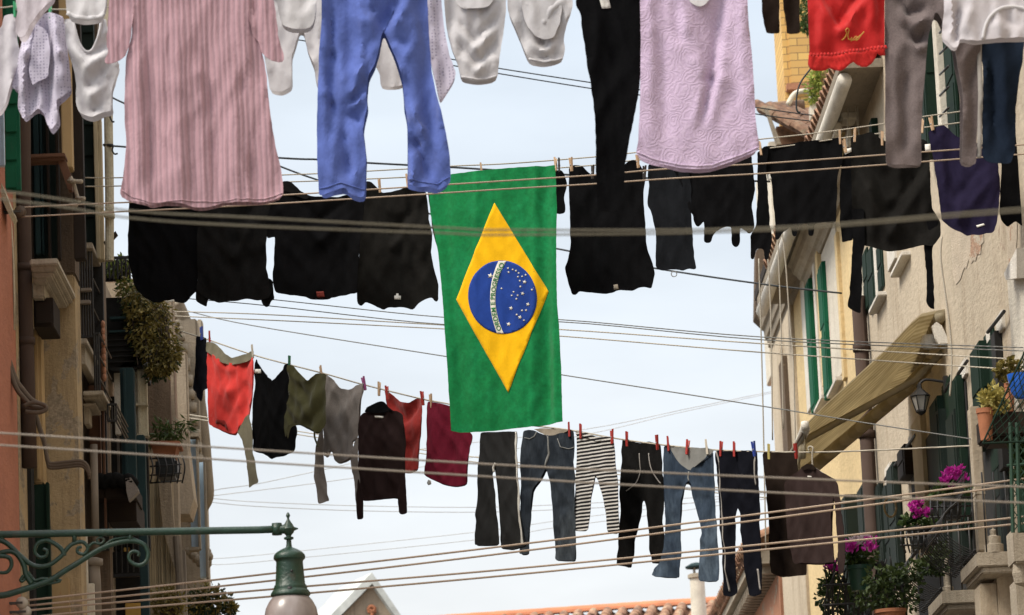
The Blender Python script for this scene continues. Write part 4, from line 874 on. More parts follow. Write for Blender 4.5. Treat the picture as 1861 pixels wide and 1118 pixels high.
for col, u, v, lab in (('blue',366.5,608,'blue peg holding the navy stocking'),('red',381,616,'red peg at the left shoulder of the coral top'),('white',459,641,'pale peg between the coral top and black V-neck'),
    ('green',526,661,'green peg between the black V-neck and olive top'),('tan',584,679,'beige peg between the olive top and taupe jumper'),('purple',662,699,'purple peg at the right shoulder of the taupe jumper'),
    ('tan',689,709,'beige peg above the brown jumper'),('red',704,716,'red peg at the left corner of the dark red skirt'),('red',768,726,'red peg at the right corner of the dark red skirt'),('tan',783,731,'brownish peg on the maroon skirt'),
    ('red',1034,783,'dark red peg at the right waist of the dark jeans'),('red',1055,786,'bright red peg at the left waist of the striped leggings'),('red',1112,796,'red peg at the right waist of the striped leggings'),
    ('red',1139,800,'red peg at the left waist of the black joggers'),('red',1194,806,'red peg at the right waist of the black joggers'),('red',1214,809,'dark red peg at the left waist of the faded flared jeans'),
    ('red',1249,815,'red peg in the middle of the faded flared jeans'),('white',1284,815,'grey-white peg at the right waist of the faded flared jeans'),('red',1310,818,'red peg at the left waist of the navy track trousers'),
    ('red',1334,819,'red peg in the middle of the navy track trousers'),('blue',1370,818,'blue peg at the right waist of the navy track trousers'),('yellow',1397,823,'yellow peg at the left waist of the brown trousers'),('red',1446,822,'red peg at the right waist of the brown trousers')):
    peg(col, u, v, PC, lab, 1.25)
for col, u, v, lab in (('tan',875,311,'beige peg in the middle of the flag towel top edge'),('tan',1010,301,'beige peg at the right corner of the flag towel'),('dark',1016,302,'dark peg by the glove right of the flag towel'),
    ('tan',1038,301,'beige peg at the left strap of the black tank top'),('dark',1077,315,'dark peg near the middle of the black tank top'),('tan',1159,295,'beige peg at the right strap of the black tank top'),
    ('dark',1171,316,'dark peg beside the black denim skirt'),('tan',690,340,'beige peg on the washed-black jumper'),('tan',741,331,'brown peg on the washed-black jumper, by the flag towel'),('tan',1382,272,'beige peg at the left end of the black shawl'),
    ('tan',1526,252,'beige peg at the right end of the black shawl'),('tan',1553,248,'beige peg on the left shoulder of the big black jumper'),('tan',1603,254,'beige peg in the middle of the big black jumper'),
    ('tan',1676,232,'beige peg left of the dark purple top'),('tan',1693,227,'brown peg on the left shoulder of the dark purple top'),('tan',1535,268,'beige peg at the care label of the short black stocking')):
    peg(col, u, v, PBf, lab, 1.05)
peg('dkgreen', 28, 20, PA2, 'green peg on the white pillowcase at the left edge', .95)
peg('dkgreen', 92, 24, PA2, 'green peg on the openwork cloth', .95)
# wire hanger under the brown shirt
p = [onP(u, v, PC) - Vector((0,.02,0)) for u, v in Q(12, [(266,238),(262,222),(275,214),(288,224),(284,250),(284,300),(286,318)])]
mb = MB().tube(curve(p, 4), .006, 6)
p = [onP(u, v, PC) + Vector((0,.004,0)) for u, v in Q(12, [(286,318),(200,372),(286,376),(395,386),(286,318)])]
mb.tube(p, .004, 6)
tag(mb.build('wire_hanger', M['rope_p'], smooth=True), 'pale wire hanger hooked on the cord above the brown shirt', 'hanger')
# ---------------------------------------------------------------- street lamp on its bracket
PLm = ((XL,20.8),(XR,20.8))
def iron(name, col):
    m = solid(name, col, .42, var=.22, ns=16, bmp=.004, bs=70, spec=.5)
    nt = m.node_tree; b = nt.nodes['Principled BSDF']
    n = noise_n(nt, mapped(nt), 9, 6, .7); k = ramp(nt, n.outputs['Fac'], [(.6, (0,0,0)), (.7, (.7,)*3)])
    old = b.inputs['Base Color'].links[0].from_socket
    nt.links.new(mix(nt, k.outputs['Color'], old, (.045,.04,.028)), b.inputs['Base Color']); return m
M['iron'] = iron('green_cast_iron', (.0055,.030,.016)); M['iron_k'] = solid('black_iron', (.012,.012,.013), .5, var=.3)
c0 = onP(*Q(6,[(188,655)])[0], PLm)
lamp = thing('street_lamp', 'green cast-iron street lamp on a scrolled wall bracket, with a ribbed glass shade', 'street lamp', onP(-32, 975, PLm))
def lp(k, pts, dy=0): return [onP(u, v, PLm)+Vector((0,dy,0)) for u, v in Q(k, pts)]
mpx = .33813/ (FPX/ (onP(523,960,PLm)-CAM).dot(FW))     # metres per crop pixel at the lamp
arm = MB().tube([onP(-32,972,PLm)]+lp(3,[(0,685),(700,672),(1390,660)])+lp(6,[(150,655)]), .019, 14)
arm.lathe(lp(6,[(128,656)])[0], [(.0001,-.03),(.026,-.03),(.026,.03),(.0001,.03)], 14)
arm.build('arm', M['iron'], lamp, smooth=True)
sw = .0155
br = MB()
br.tube(curve(lp(3,[(-90,1010),(10,1012),(90,992),(180,962),(270,930),(340,885),(430,830),(540,762),(640,727),(720,720),(775,742),(797,790),(780,836),(740,850),(703,832),(692,800),(712,776),(745,784),(742,802)]),5), sw*1.15, 10, sw*.5)
br.tube(curve(lp(3,[(-90,700),(0,715),(50,742),(110,800),(180,852),(260,850),(330,800),(380,742),(440,724),(472,756),(452,790),(417,780),(420,757),(440,752)]),5), sw*.95, 9, sw*.5)
br.tube(curve(lp(3,[(345,800),(335,770),(300,738),(250,716),(203,732),(186,775),(210,806),(245,800),(252,772),(230,762)]),5), sw*.85, 9, sw*.45)
br.tube(curve(lp(3,[(170,950),(140,900),(128,850),(90,790),(40,775),(-20,790)]),5), sw, 9, sw*.8)
br.tube(curve(lp(3,[(-40,805),(10,800),(52,812),(62,850),(40,885),(0,890),(-30,880)]),5), sw*.9, 9, sw*.5)
br.tube(curve(lp(3,[(150,885),(185,930),(230,922),(330,932),(250,950),(150,940)]),5), sw*.5, 8, sw*.4)
br.tube(curve(lp(3,[(470,760),(500,730),(540,735),(560,715),(540,700),(520,712),(530,728)]),5), sw*.5, 8, sw*.35)
br.tube(curve(lp(3,[(560,745),(600,715),(640,705),(700,700),(780,735)]),5), sw*.45, 8, sw*.3)
br.tube(curve(lp(3,[(128,905),(110,930),(125,935),(150,900)]),5), sw*.6, 8, sw*.4)
for u, v in ((400,690),(700,690),(10,700)):
    br.tube(lp(3,[(u,675),(u,725)]), sw*.8, 8)
br.build('scroll_bracket', M['iron'], lamp, smooth=True)
wp = onP(-32, 975, PLm)
MB().box((XL-.03, 20.72, wp.z-.45), (XL+.035, 20.88, wp.z+.12), .008).build('wall_plate', M['iron'], lamp)
def prof(l): return [(r*mpx, (655-y)*mpx/ math.cos(PITCH)) for y, r in l][::-1]
cj = onP(*Q(6,[(190,655)])[0], PLm)
fin = MB().lathe(cj, prof([(565,1),(572,7),(584,12),(596,6),(602,6),(612,11),(632,24),(655,36),(676,27),(690,14),(696,14),(700,26),(709,26),(714,13),(735,14),(752,17),(757,28)]), 20)
fin.tube([cj+Vector((-66*mpx,0,0)), cj+Vector((-40*mpx,0,0)), cj+Vector((-10*mpx,0,0))], .019, 12, .026); fin.tube([cj+Vector((20*mpx,0,0)), cj+Vector((52*mpx,0,0))], .014, 8, .003)
smooth_by_angle(fin.build('finial', M['iron'], lamp))
smooth_by_angle(MB().lathe(cj, prof([(757,28),(765,46),(778,68),(792,82),(806,86),(815,84),(822,76),(830,72),(836,72),(900,76),(948,80),(956,86),(966,90),(976,90),(984,98),(996,106),(1006,107),(1014,100),(1018,94)]), 28).build('hood', M['iron'], lamp), 35)
kb = MB()
for a in (-1.57, .5, 2.6): 
    q = cj + Vector((82*mpx*math.cos(a), 82*mpx*math.sin(a), prof([(985,0)])[0][1]))
    kb.lathe(q, [(.001,-.017),(.014,-.012),(.018,0),(.014,.012),(.001,.017)], 10)
for a in (-1.4, 1.7):
    q = cj + Vector((74*mpx*math.cos(a), 74*mpx*math.sin(a), prof([(888,0)])[0][1])); kb.lathe(q, [(.001,-.009),(.009,0),(.001,.009)], 8)
kb.build('fixing_screws', M['iron_k'], lamp, smooth=True)
m, nt, b = new_mat('ribbed_glass'); M['lampglass'] = m
b.inputs['Base Color'].default_value = (.30,.25,.23,1); b.inputs['Roughness'].default_value = .28; b.inputs['Transmission Weight'].default_value = .35
n = noise_n(nt, mapped(nt, (1,1,.3)), 10, 4); r = ramp(nt, n.outputs['Fac'], [(.3, (.20,.16,.145)), (.7, (.42,.36,.34))]); nt.links.new(r.outputs['Color'], b.inputs['Base Color'])
gl = MB(); P_ = prof([(1014,94),(1022,102),(1040,116),(1075,134),(1118,143),(1170,146),(1230,138),(1300,118),(1360,86),(1400,50),(1410,8)])
v = []; sg = 96
for r_, z in P_:
    for k in range(sg):
        a = 2*math.pi*k/sg; rr = r_*(1+.012*(k % 2)); v.append(cj+Vector((rr*math.cos(a), rr*math.sin(a), z)))
f = [(i*sg+k, i*sg+(k+1) % sg, (i+1)*sg+(k+1) % sg, (i+1)*sg+k) for i in range(len(P_)-1) for k in range(sg)]
f += [tuple(range(sg-1,-1,-1)), tuple((len(P_)-1)*sg+k for k in range(sg))]
gl.add(v, f); gl.build('shade', M['lampglass'], lamp, smooth=True)
# ================================================================= building kit
def fb(mb, u0, v0, u1, v1, Y, depth=.2, bev=.004):
    """A block facing down the alley: its near face spans the given pixels at distance Y."""
    vm, um = (v0+v1)/2, (u0+u1)/2
    return mb.box((atY(u0,vm,Y).x, Y, atY(um,v1,Y).z), (atY(u1,vm,Y).x, Y+depth, atY(um,v0,Y).z), bev)
def zat(u, v, Y): return atY(u, v, Y).z
def yX(u, v, X): return atX(u, v, X).y
def vedge(u, vt, vb, X):
    p = atX(u, (vt+vb)/2, X); return Vector((X, p.y, atY(u, vb, p.y).z)), Vector((X, p.y, atY(u, vt, p.y).z))
def panel(mb, e1, e2, th):
    """An upright slab between two upright edges, th thick (a vector away from its seen face)."""
    th = Vector(th); b1, t1 = e1; b2, t2 = e2
    return mb.hexa([b1, b2, b2+th, b1+th], [t1, t2, t2+th, t1+th])
def tub(mb, pts, Y, r, seg=8, dy=0): return mb.tube([atY(u, v, Y+dy) for u, v in pts], r, seg)
M['salmon'] = plaster('salmon_plaster', (.36,.14,.085), (.22,.09,.06), s=1.4)
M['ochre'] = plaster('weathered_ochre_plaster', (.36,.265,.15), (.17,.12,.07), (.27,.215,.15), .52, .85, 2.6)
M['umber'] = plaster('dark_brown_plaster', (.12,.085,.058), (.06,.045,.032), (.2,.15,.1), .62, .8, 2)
M['greybrown'] = plaster('grey_brown_plaster', (.33,.27,.20), (.17,.135,.1), (.22,.15,.1), .62, .8, 2)
M['stone'] = plaster('grey_stone', (.36,.31,.24), (.16,.13,.1), s=3)
M['stone_dk'] = plaster('dirty_stone', (.25,.21,.16), (.11,.09,.065), s=3)
M['cream'] = plaster('cream_plaster', (.46,.41,.30), (.28,.23,.16), s=2)
M['yellowp'] = plaster('yellow_plaster', (.63,.48,.26), (.5,.37,.19), s=1.2, streak=.6)
M['beige'] = plaster('beige_plaster', (.47,.395,.295), (.31,.24,.165), (.36,.27,.2), .66, .85, 1.2)
M['palewhite'] = plaster('white_lime_plaster', (.60,.55,.46), (.42,.36,.28), s=2)
M['peel'] = plaster('flaking_plaster', (.50,.42,.32), (.42,.33,.24), (.38,.24,.16), .58, .6, 4)
M['brickred'] = plaster('old_red_plaster', (.36,.17,.10), (.2,.1,.06), (.3,.24,.18), .58, .6, 1.6)
def painted(name, col, wear):
    m, nt, b = new_mat(name); mp = mapped(nt, (1,1,.3))
    n = noise_n(nt, mp, 14, 6, .7); n2 = noise_n(nt, mapped(nt), 3, 4)
    base = ramp(nt, n2.outputs['Fac'], [(.3, sc(col,.8)), (.7, sc(col,1.2))]).outputs['Color']
    k = ramp(nt, n.outputs['Fac'], [(.6,(0,0,0)),(.72,(.8,)*3)])
    nt.links.new(mix(nt, k.outputs['Color'], base, wear), b.inputs['Base Color']); b.inputs['Roughness'].default_value = .75
    b.inputs['Specular IOR Level'].default_value = .12
    nt.links.new(bump(nt, n.outputs['Fac'], .004, .6), b.inputs['Normal']); return m
M['green'] = painted('green_shutter_paint', (.008,.085,.042), (.03,.07,.045))
M['green_dk'] = painted('dark_green_shutter_paint', (.008,.021,.013), (.02,.03,.022))
M['green_gr'] = painted('grey_green_shutter_paint', (.013,.02,.016), (.03,.034,.028))
M['green_pale'] = painted('pale_green_shutter_paint', (.03,.06,.042), (.05,.07,.05))
M['teal'] = painted('teal_paint', (.018,.036,.038), (.04,.045,.04))
M['darkwood'] = painted('dark_wood', (.022,.015,.011), (.05,.035,.025))
M['wood'] = painted('bare_wood', (.32,.22,.11), (.30,.14,.06))
M['palewood'] = painted('pale_wood', (.38,.31,.2), (.2,.14,.09))
M['rustwood'] = painted('reddish_wood', (.1,.05,.03), (.16,.1,.06))
M['pipe'] = painted('brown_pipe', (.055,.036,.028), (.09,.06,.045))
M['pipe_g'] = painted('grey_pipe', (.19,.16,.13), (.1,.08,.06))
M['wirew'] = painted('dusty_cable', (.10,.075,.055), (.16,.13,.1)); M['dark'] = solid('dark_boards_and_shade', (.010,.009,.008), .9, var=.4)  # near-black for dark boards and for painted shade inside openings
M['white_st'] = plaster('white_stone', (.66,.62,.55), (.42,.37,.3), s=4)
M['glass'] = solid('sky_painted_glass', (.46,.60,.72), .3, var=.1, bmp=0, spec=.6)  # the sky's reflection is put into the pane's base colour
M['bar'] = solid('black_bars', (.016,.015,.015), .55, var=.3)
M['lit_yellow'] = cloth('lit_window_yellow', (.58,.36,.10), .12, .03, 8)
M['terracotta'] = solid('terracotta', (.30,.115,.055), .85, var=.25, ns=9)
M['plastic_gn'] = solid('dark_green_pot', (.012,.05,.03), .45, var=.15)
M['plastic_bk'] = solid('black_pot', (.012,.014,.014), .5)
def tile_mat(kk=1.0):
    m, nt, b = new_mat('roof_tile'); mp = mapped(nt)
    n = noise_n(nt, mp, 5.5, 2, .6); n2 = noise_n(nt, mp, 14, 5, .7)
    r = ramp(nt, n.outputs['Fac'], [(p_, sc(c_, kk)) for p_, c_ in [(.28,(.13,.085,.06)),(.42,(.25,.135,.085)),(.55,(.34,.20,.125)),(.66,(.36,.28,.19)),(.8,(.22,.18,.14))]])
    k = ramp(nt, n2.outputs['Fac'], [(.35,(.55,.52,.48)),(.65,(1.15,1.1,1.05))])
    nt.links.new(mix(nt, 1, r.outputs['Color'], k.outputs['Color'], 'MULTIPLY'), b.inputs['Base Color']); b.inputs['Roughness'].default_value = .9
    nt.links.new(bump(nt, n2.outputs['Fac'], .01, .7), b.inputs['Normal']); return m
M['tile'] = tile_mat(); M['tile_old'] = tile_mat(.55)
def barrel(mb, a, b, r0, r1, up, wall=.014, seg=7):
    """one half-round tile from a to b, humped towards up."""
    a = Vector(a); b = Vector(b); d = (b-a).normalized(); up = Vector(up); s = d.cross(up).normalized(); n = s.cross(d).normalized()
    v = []
    for p, r in ((a, r0), (b, r1)):
        for rr in (r, r-wall):
            for k in range(seg+1):
                t = math.pi*k/seg; v.append(p + s*(rr*math.cos(t)) + n*(rr*math.sin(t)))
    q = seg+1; f = []
    for k in range(seg):
        f.append((k, k+1, 2*q+k+1, 2*q+k)); f.append((q+k+1, q+k, 3*q+k, 3*q+k+1))
        f.append((k+1, k, q+k, q+k+1)); f.append((2*q+k, 2*q+k+1, 3*q+k+1, 3*q+k))
    f += [(0, 2*q, 3*q, q), (seg, q+seg, 3*q+seg, 2*q+seg)]
    return mb.add(v, f)
def tiles(mb, o, along, upsl, n, m, pitch=.2, L=.36):
    """rows of Venetian barrel tiles: n columns along the eave, m courses up the slope."""
    along = Vector(along).normalized(); upsl = Vector(upsl).normalized(); nn = along.cross(upsl)
    if nn.z < 0: nn = -nn
    for i in range(n):
        for j in range(m):
            p = Vector(o) + along*(pitch*i + rnd.uniform(-.012,.012)) + upsl*(L*j) + nn*(.03+rnd.uniform(-.006,.006))
            barrel(mb, p - upsl*.02, p + upsl*(L+.05) + nn*.012, .088, .072, nn)
            q = Vector(o) + along*(pitch*(i+.5)) + upsl*(L*j) + nn*.035
            barrel(mb, q, q + upsl*(L+.05), .085, .085, -nn, seg=5)
    return mb
def leafmat(name, a, b_, tr=.25):
    m, nt, b = new_mat(name); mp = mapped(nt); n = noise_n(nt, mp, 7, 3, .6); n2 = noise_n(nt, mp, 45, 2)
    f = mix(nt, .5, n.outputs['Fac'], n2.outputs['Fac'])
    r = ramp(nt, f, [(.36, a), (.62, b_)]); nt.links.new(r.outputs['Color'], b.inputs['Base Color']); b.inputs['Roughness'].default_value = .55
    b.inputs['Specular IOR Level'].default_value = .3
    t = N(nt, 'ShaderNodeBsdfTranslucent'); nt.links.new(r.outputs['Color'], t.inputs['Color']); ms = N(nt, 'ShaderNodeMixShader'); ms.inputs[0].default_value = tr
    nt.links.new(b.outputs[0], ms.inputs[1]); nt.links.new(t.outputs[0], ms.inputs[2]); nt.links.new(ms.outputs[0], nt.nodes['Material Output'].inputs['Surface']); return m
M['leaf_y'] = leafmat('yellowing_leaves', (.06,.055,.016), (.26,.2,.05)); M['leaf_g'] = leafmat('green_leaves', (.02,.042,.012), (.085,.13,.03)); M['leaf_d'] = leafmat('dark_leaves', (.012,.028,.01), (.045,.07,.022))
M['leaf_l'] = leafmat('bright_leaves', (.09,.13,.03), (.32,.36,.07)); M['twig'] = solid('twig', (.07,.05,.035), .9); M['petal_m'] = leafmat('magenta_petals', (.40,.012,.24), (.62,.04,.42), .35); M['petal_w'] = leafmat('white_petals', (.62,.5,.55), (.7,.64,.62), .3); M['succ'] = leafmat('yellow_rosettes', (.22,.2,.05), (.55,.45,.14))
def leaves(mb, c, r, n, L, w, down=.0, flat=1.0, out=.6):
    c = Vector(c)
    for _ in range(n):
        d = Vector((rnd.gauss(0,1), rnd.gauss(0,1), rnd.gauss(0,1))).normalized(); k = rnd.random()**.45
        p = c + Vector((d.x*r, d.y*r, d.z*r*flat))*k
        q = (d*out + Vector((rnd.uniform(-.6,.6), rnd.uniform(-.6,.6), rnd.uniform(-.5,.5)-down)))
        mb.leaf(p, q, L*rnd.uniform(.6,1.25), w*rnd.uniform(.7,1.2), rnd.uniform(-.2,.4))
    return mb
def bars(mb, u0, u1, v0, v1, Y, n, r=.008):
    for i in range(n):
        u = u0+(u1-u0)*i/(n-1); a = atY(u, (v0+v1)/2, Y); um = (u0+u1)/2
        mb.tube([(a.x, Y, zat(um, v1, Y)), (a.x, Y, zat(um, v0, Y))], r, 6)
    return mb
# ================================================================= left side of the alley
def house(label, y0, y1, zt, X, side, mat, org=None, x_out=7):
    t = thing('house', label, 'house', (X+side*x_out/2, (y0+y1)/2, 0))
    MB().box((X, y0, -.2), (X+side*x_out, y1, zt)).build('wall', mat, t)
    return t
H1 = house('salmon plastered house front at the left edge, nearest to the lamp', 20.3, 23.0, 8.3, XL, -1, M['salmon'])
mb = MB(); fb(mb, 6,-120,33,346, 22.2, .05); 
for k in range(9): fb(mb, 9,-110+k*51,30,-66+k*51, 22.185, .02)
s_ = mb.build('shutter', M['green'], H1)
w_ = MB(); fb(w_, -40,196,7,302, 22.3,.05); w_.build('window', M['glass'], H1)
mb = MB().prism([atY(u, v, 22.4) for u, v in [(-14,318),(1,329),(23,385),(17,392),(-2,350),(-16,338)]], (0,.25,0)); mb.build('window_sill', M['cream'], H1)
mb = MB(); tub(mb, [(17,380),(21,420),(24,470),(26,540),(26,600)], 22.9, .006); mb.build('wall_cable', M['cream'], H1, smooth=True)
mb = MB(); mb.tube(curve([atY(u, v, 22.75) for u, v in [(-12,590),(0,612),(14,650),(28,690),(42,710),(58,728),(80,738)]], 5), .017, 8)
mb.tube(curve([atY(u, v, 22.7) for u, v in [(-12,600),(0,624),(14,662),(28,702),(42,722),(60,739),(82,742)]], 5), .014, 8)
mb.tube(curve([atY(u, v, 22.65) for u, v in [(44,738),(60,732),(80,736),(84,744),(70,750),(46,748)]], 5), .012, 8)
mb.build('wire_bundle', M['wirew'], H1, smooth=True)
mb = MB(); fb(mb, 6,826,14,852,22.7,.1); mb.build('junction_box', M['pipe_g'], H1)
mb = MB(); fb(mb, -60,840,12,1160, 22.7,.12); mb.build('plinth', M['salmon'], H1)
# --- ochre house
H2 = house('weathered ochre house with a stone window hood and brown drainpipe, left', 23.02, 26.6, 9.0, XL, -1, M['ochre'])
mb = MB(); fb(mb, 58,500,143,1200, 24.0, .35, .01); mb.build('pier', M['ochre'], H2)
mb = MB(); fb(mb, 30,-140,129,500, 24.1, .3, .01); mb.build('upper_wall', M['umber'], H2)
mb = MB()
fb(mb, 54,470,105,481, 22.95,1.05,.006); fb(mb, 56,482,101,492, 23.0,1.0,.006); fb(mb, 58,493,96,503, 23.05,.95,.01); fb(mb, 60,504,84,512,23.1,.8,.006); fb(mb, 57,512,80,541, 23.2,.5,.01)
mb.build('window_hood', M['stone'], H2)
mb = MB(); fb(mb, 61,541,97,594, 23.3,.4); fb(mb, 64,548,93,588,23.28,.02); mb.build('shutter_box', M['darkwood'], H2)
mb = MB(); fb(mb, 58,597,76,880, 23.6,.2,.01); fb(mb,64,600,70,872,23.57,.04,.004); mb.build('jamb', M['wood'], H2)
mb = MB(); 
p = [atY(u, v, 23.2) for u, v in [(41,-140),(42,180),(43,400),(46,560),(50,700),(54,850)]]
mb.tube(p, .043, 14)
for v in (486, 620, 742): q = atY(44+(v-480)*.03, v, 23.2); mb.lathe(q, [(.03,-.022),(.05,-.02),(.05,.02),(.03,.022)], 14)
mb.build('drainpipe', M['pipe'], H2, smooth=True)
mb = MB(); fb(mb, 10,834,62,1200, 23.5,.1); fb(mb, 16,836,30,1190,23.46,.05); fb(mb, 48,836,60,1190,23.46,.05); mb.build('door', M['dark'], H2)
mb = MB(); fb(mb, 60,880,90,1200, 23.6,.1); fb(mb, 86,876,92,1200,23.57,.06); mb.build('door_shutter', M['green_dk'], H2)
mb = MB(); fb(mb,92,1050,126,1200,23.9,.1); mb.build('ochre_panel', M['wood'], H2)
mb = MB()
for dy, r in ((0,.011),(.9,.011),(1.8,.009)):
    mb.tube(curve([atY(u, v+dy*5, 23.3) for u, v in [(62,740),(72,775),(80,800),(86,832),(92,842),(120,840),(146,838),(158,846),(163,862)]], 5), r, 7)
mb.build('conduit', M['wirew'], H2, smooth=True)
mb = MB(); 
for u0, u1 in ((47,56),(84,88),(101,106)): fb(mb, u0,110,u1,470, 23.85,.08)
fb(mb, 47,96,106,112,23.85,.08); mb.build('window_frame', M['darkwood'], H2)
mb = MB(); fb(mb, 57,112,84,470, 23.95,.05); fb(mb, 88,112,101,470,23.95,.05); each(mb, 'window_shutter', M['green_gr'], H2)
mb = MB(); fb(mb, 62,190,72,462, 23.9,.05); fb(mb,74,190,78,462,23.9,.05); each(mb, 'shutter_stile', M['teal'], H2)
mb = MB(); fb(mb, 108,-140,126,305, 23.6,.14,.006); mb.build('post', M['wood'], H2)
mb = MB(); fb(mb, 47,279,118,286, 23.4,.16); fb(mb,48,286,116,292,23.42,.12); mb.prism([atY(u,v,23.45) for u,v in [(104,290),(118,288),(131,325),(131,345),(124,345)]], (0,.08,0)); mb.build('shelf_bracket', M['rustwood'], H2)
mb = MB(); fb(mb, 128,-140,148,470, 23.9,.1); mb.build('dark_post', M['darkwood'], H2)
mb = MB()
for u,v,l in ((130,329,10),(138,330,22),(146,361,14),(133,373,12)): mb.tube([atY(u-l*.5,v,23.4), atY(u+l*.5,v,23.35)], .013, 8)
mb.tube(curve([atY(u,v,23.4) for u,v in [(128,322),(134,335),(139,352),(144,368)]],4), .012, 7)
each(mb, 'line_hook', M['stone'], H2, True)
# --- dark house
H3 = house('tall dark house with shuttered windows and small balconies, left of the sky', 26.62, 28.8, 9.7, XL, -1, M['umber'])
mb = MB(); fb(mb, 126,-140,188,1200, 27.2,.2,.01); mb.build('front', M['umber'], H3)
mb = MB(); fb(mb, 147,-140,172,462, 27.0,.1)
for v in range(0,460,56): fb(mb,149,v,170,v+3,26.98,.02)
each(mb, 'window_shutter', M['green_gr'], H3)
mb = MB(); fb(mb, 172,214,186,472, 26.9,.1,.004); fb(mb,172,150,178,470,26.85,.05); mb.build('post', M['palewood'], H3)
mb = MB(); mb.tube([atY(u, v, 26.8) for u, v in [(193,-140),(196,150),(199,350),(199,474)]], .03, 12); fb(mb,188,382,206,392,26.7,.12); mb.build('pole', M['cream'], H3, smooth=False)
mb = MB()
for pts in ([(203,205),(200,212),(204,221),(208,221)],[(206,266),(204,273),(208,280),(214,279)]): mb.tube(curve([atY(u,v,26.75) for u,v in pts],4), .006, 6)
mb.tube([atY(190,264,26.8),atY(204,264,26.75)],.012,7); each(mb, 'iron_hook', M['bar'], H3, True)
mb = MB(); mb.prism([atY(u,v,26.8) for u,v in [(188,440),(210,420),(214,427),(192,450)]], (0,.03,0)); mb.build('slate_tile', M['darkwood'], H3)
def balc(parent, slabs, rail, mat, nb=6):
    mb = MB()
    for s in slabs: fb(mb, *s)
    b = mb.build('balcony', mat, parent)
    mb = MB(); u0, u1, v0, v1, Y = rail
    bars(mb, u0, u1, v0, v1, Y, nb, .007); fb(mb, u0-1, v0-2, u1+1, v0+1, Y-.01, .03, 0); fb(mb, u0-1, v1-2, u1+1, v1+1, Y-.01, .03, 0)
    for k in range(4):
        u = u1; a = atY(u, v0, Y); mb.tube([atY(u, v0+(v1-v0)*k/3, Y), atY(u, v0+(v1-v0)*k/3, Y)+Vector((0,.9,0))], .007, 6)
    mb.build('railing', M['bar'], b)
balc(H3, [(138,441,168,452,26.5,.8,.004)], (140,168,452,612,26.6), M['stone_dk'], 7)
mb = MB(); fb(mb,146,523,166,529,26.55,.05); fb(mb,144,545,164,552,26.55,.05); each(mb, 'rail_bar', M['pipe_g'], H3)
balc(H3, [(140,615,158,625,26.3,1.3,.004),(142,626,155,662,26.4,.9,.004)], (172,180,606,725,26.5), M['stone'], 3)
balc(H3, [(151,710,188,718,26.3,.6,.004),(151,720,180,724,26.35,.5,.004),(151,733,174,737,26.4,.4,.004),(152,738,162,770,26.5,.2,.004)], (196,211,735,765,26.6), M['stone'], 3)
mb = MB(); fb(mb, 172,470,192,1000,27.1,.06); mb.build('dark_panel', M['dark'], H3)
mb = MB(); 
for k in range(9): q = atY(187+k*.3, 590+k*12, 26.9); mb.lathe(q, [(.001,-.03),(.012,-.02),(.016,0),(.012,.02),(.001,.03)], 8)
mb.build('bead_string', M['brickred'], H3, smooth=True)
mb = MB(); mb.tube([atY(u, v, 26.6) for u, v in [(170,808),(172,900),(174,1000)]], .025, 12); mb.tube([atY(u, v, 26.6) for u, v in [(168,1015),(171,1060),(174,1180)]], .045, 12)
mb.lathe(atY(170,1022,26.6), [(.03,-.03),(.062,-.02),(.062,.02),(.03,.03)], 12)
mb.build('drainpipe', M['pipe_g'], H3, smooth=True)
mb = MB(); fb(mb, 152,962,160,1150, 26.5,.04); fb(mb,160,1060,172,1150,26.5,.04); each(mb, 'white_board', M['palewhite'], H3)
mb = MB(); fb(mb, 162,700,182,868, 26.95,.08); fb(mb,186,640,190,960,26.9,.05); each(mb, 'door', M['rustwood'], H3)
# dark balcony with bundles
mb = MB(); fb(mb, 176,880,246,905, 26.9,.6); fb(mb, 196,905,248,948,27.1,.7); mb.build('lower_balcony', M['darkwood'], H3)
mb = MB()
for k in range(14):
    q = atY(178+k*4.6, 874+rnd.uniform(-3,4), 26.85); mb.lathe(q, [(.001,-.05),(.04,-.03),(.055,0),(.035,.035),(.001,.05)], 9)
mb.build('sacking', M['black2'], H3, smooth=True)
mb = MB(); mb.prism([atY(u,v,26.8) for u,v in [(228,870),(238,868),(250,886),(252,892),(240,905),(234,910),(230,895)]], (0,.1,0)); mb.build('hanging_rag', M['taupe'], H3)
# --- lower house with the roof plants
z4 = zat(240, 505, 29.0)
H4 = house('lower greyish house with roof terrace plants, teal post and pale boards, left', 28.82, 35.0, z4, XL, -1, M['greybrown'])
mb = MB(); fb(mb, 186,505,322,1200, 30.5,.25,.01); mb.build('front', M['greybrown'], H4)
mb = MB(); fb(mb, 188,472,236,508, 29.0,.08); mb.build('terrace_wall', M['dark'], H4)
mb = MB(); bars(mb, 176,236,468,508, 28.85, 9, .008); fb(mb,174,466,238,470,28.84,.04,0)
for k in range(5): mb.tube([atY(178+k*12,506,28.83), atY(190+k*12,470,28.83)], .005, 5)
mb.build('terrace_railing', M['bar'], H4)
mb = MB(); fb(mb, 190,540,262,600, 28.95,.7); fb(mb, 192,600,258,668, 28.8,.8)
for k in range(6): fb(mb,193,606+k*10,257,608+k*10,28.78,.03,0)
mb.prism([atY(u,v,28.8) for u,v in [(192,668),(258,640),(246,672),(205,674)]],(0,.6,0))
mb.build('planter_box', M['dark'], H4)
mb = MB(); fb(mb,199,575,228,580,28.75,.1); fb(mb,198,600,230,604,28.75,.1); each(mb, 'box_rail', M['teal'], H4)
mb = MB(); fb(mb, 221,668,246,962, 28.4,.14,.006); fb(mb,226,668,231,962,28.37,.04); fb(mb, 252,790,267,1150, 28.6,.14,.006); mb.build('teal_post', M['teal'], H4)
mb = MB(); fb(mb, 208,668,219,790, 28.9,.05); mb.build('cream_strip', M['palewhite'], H4)
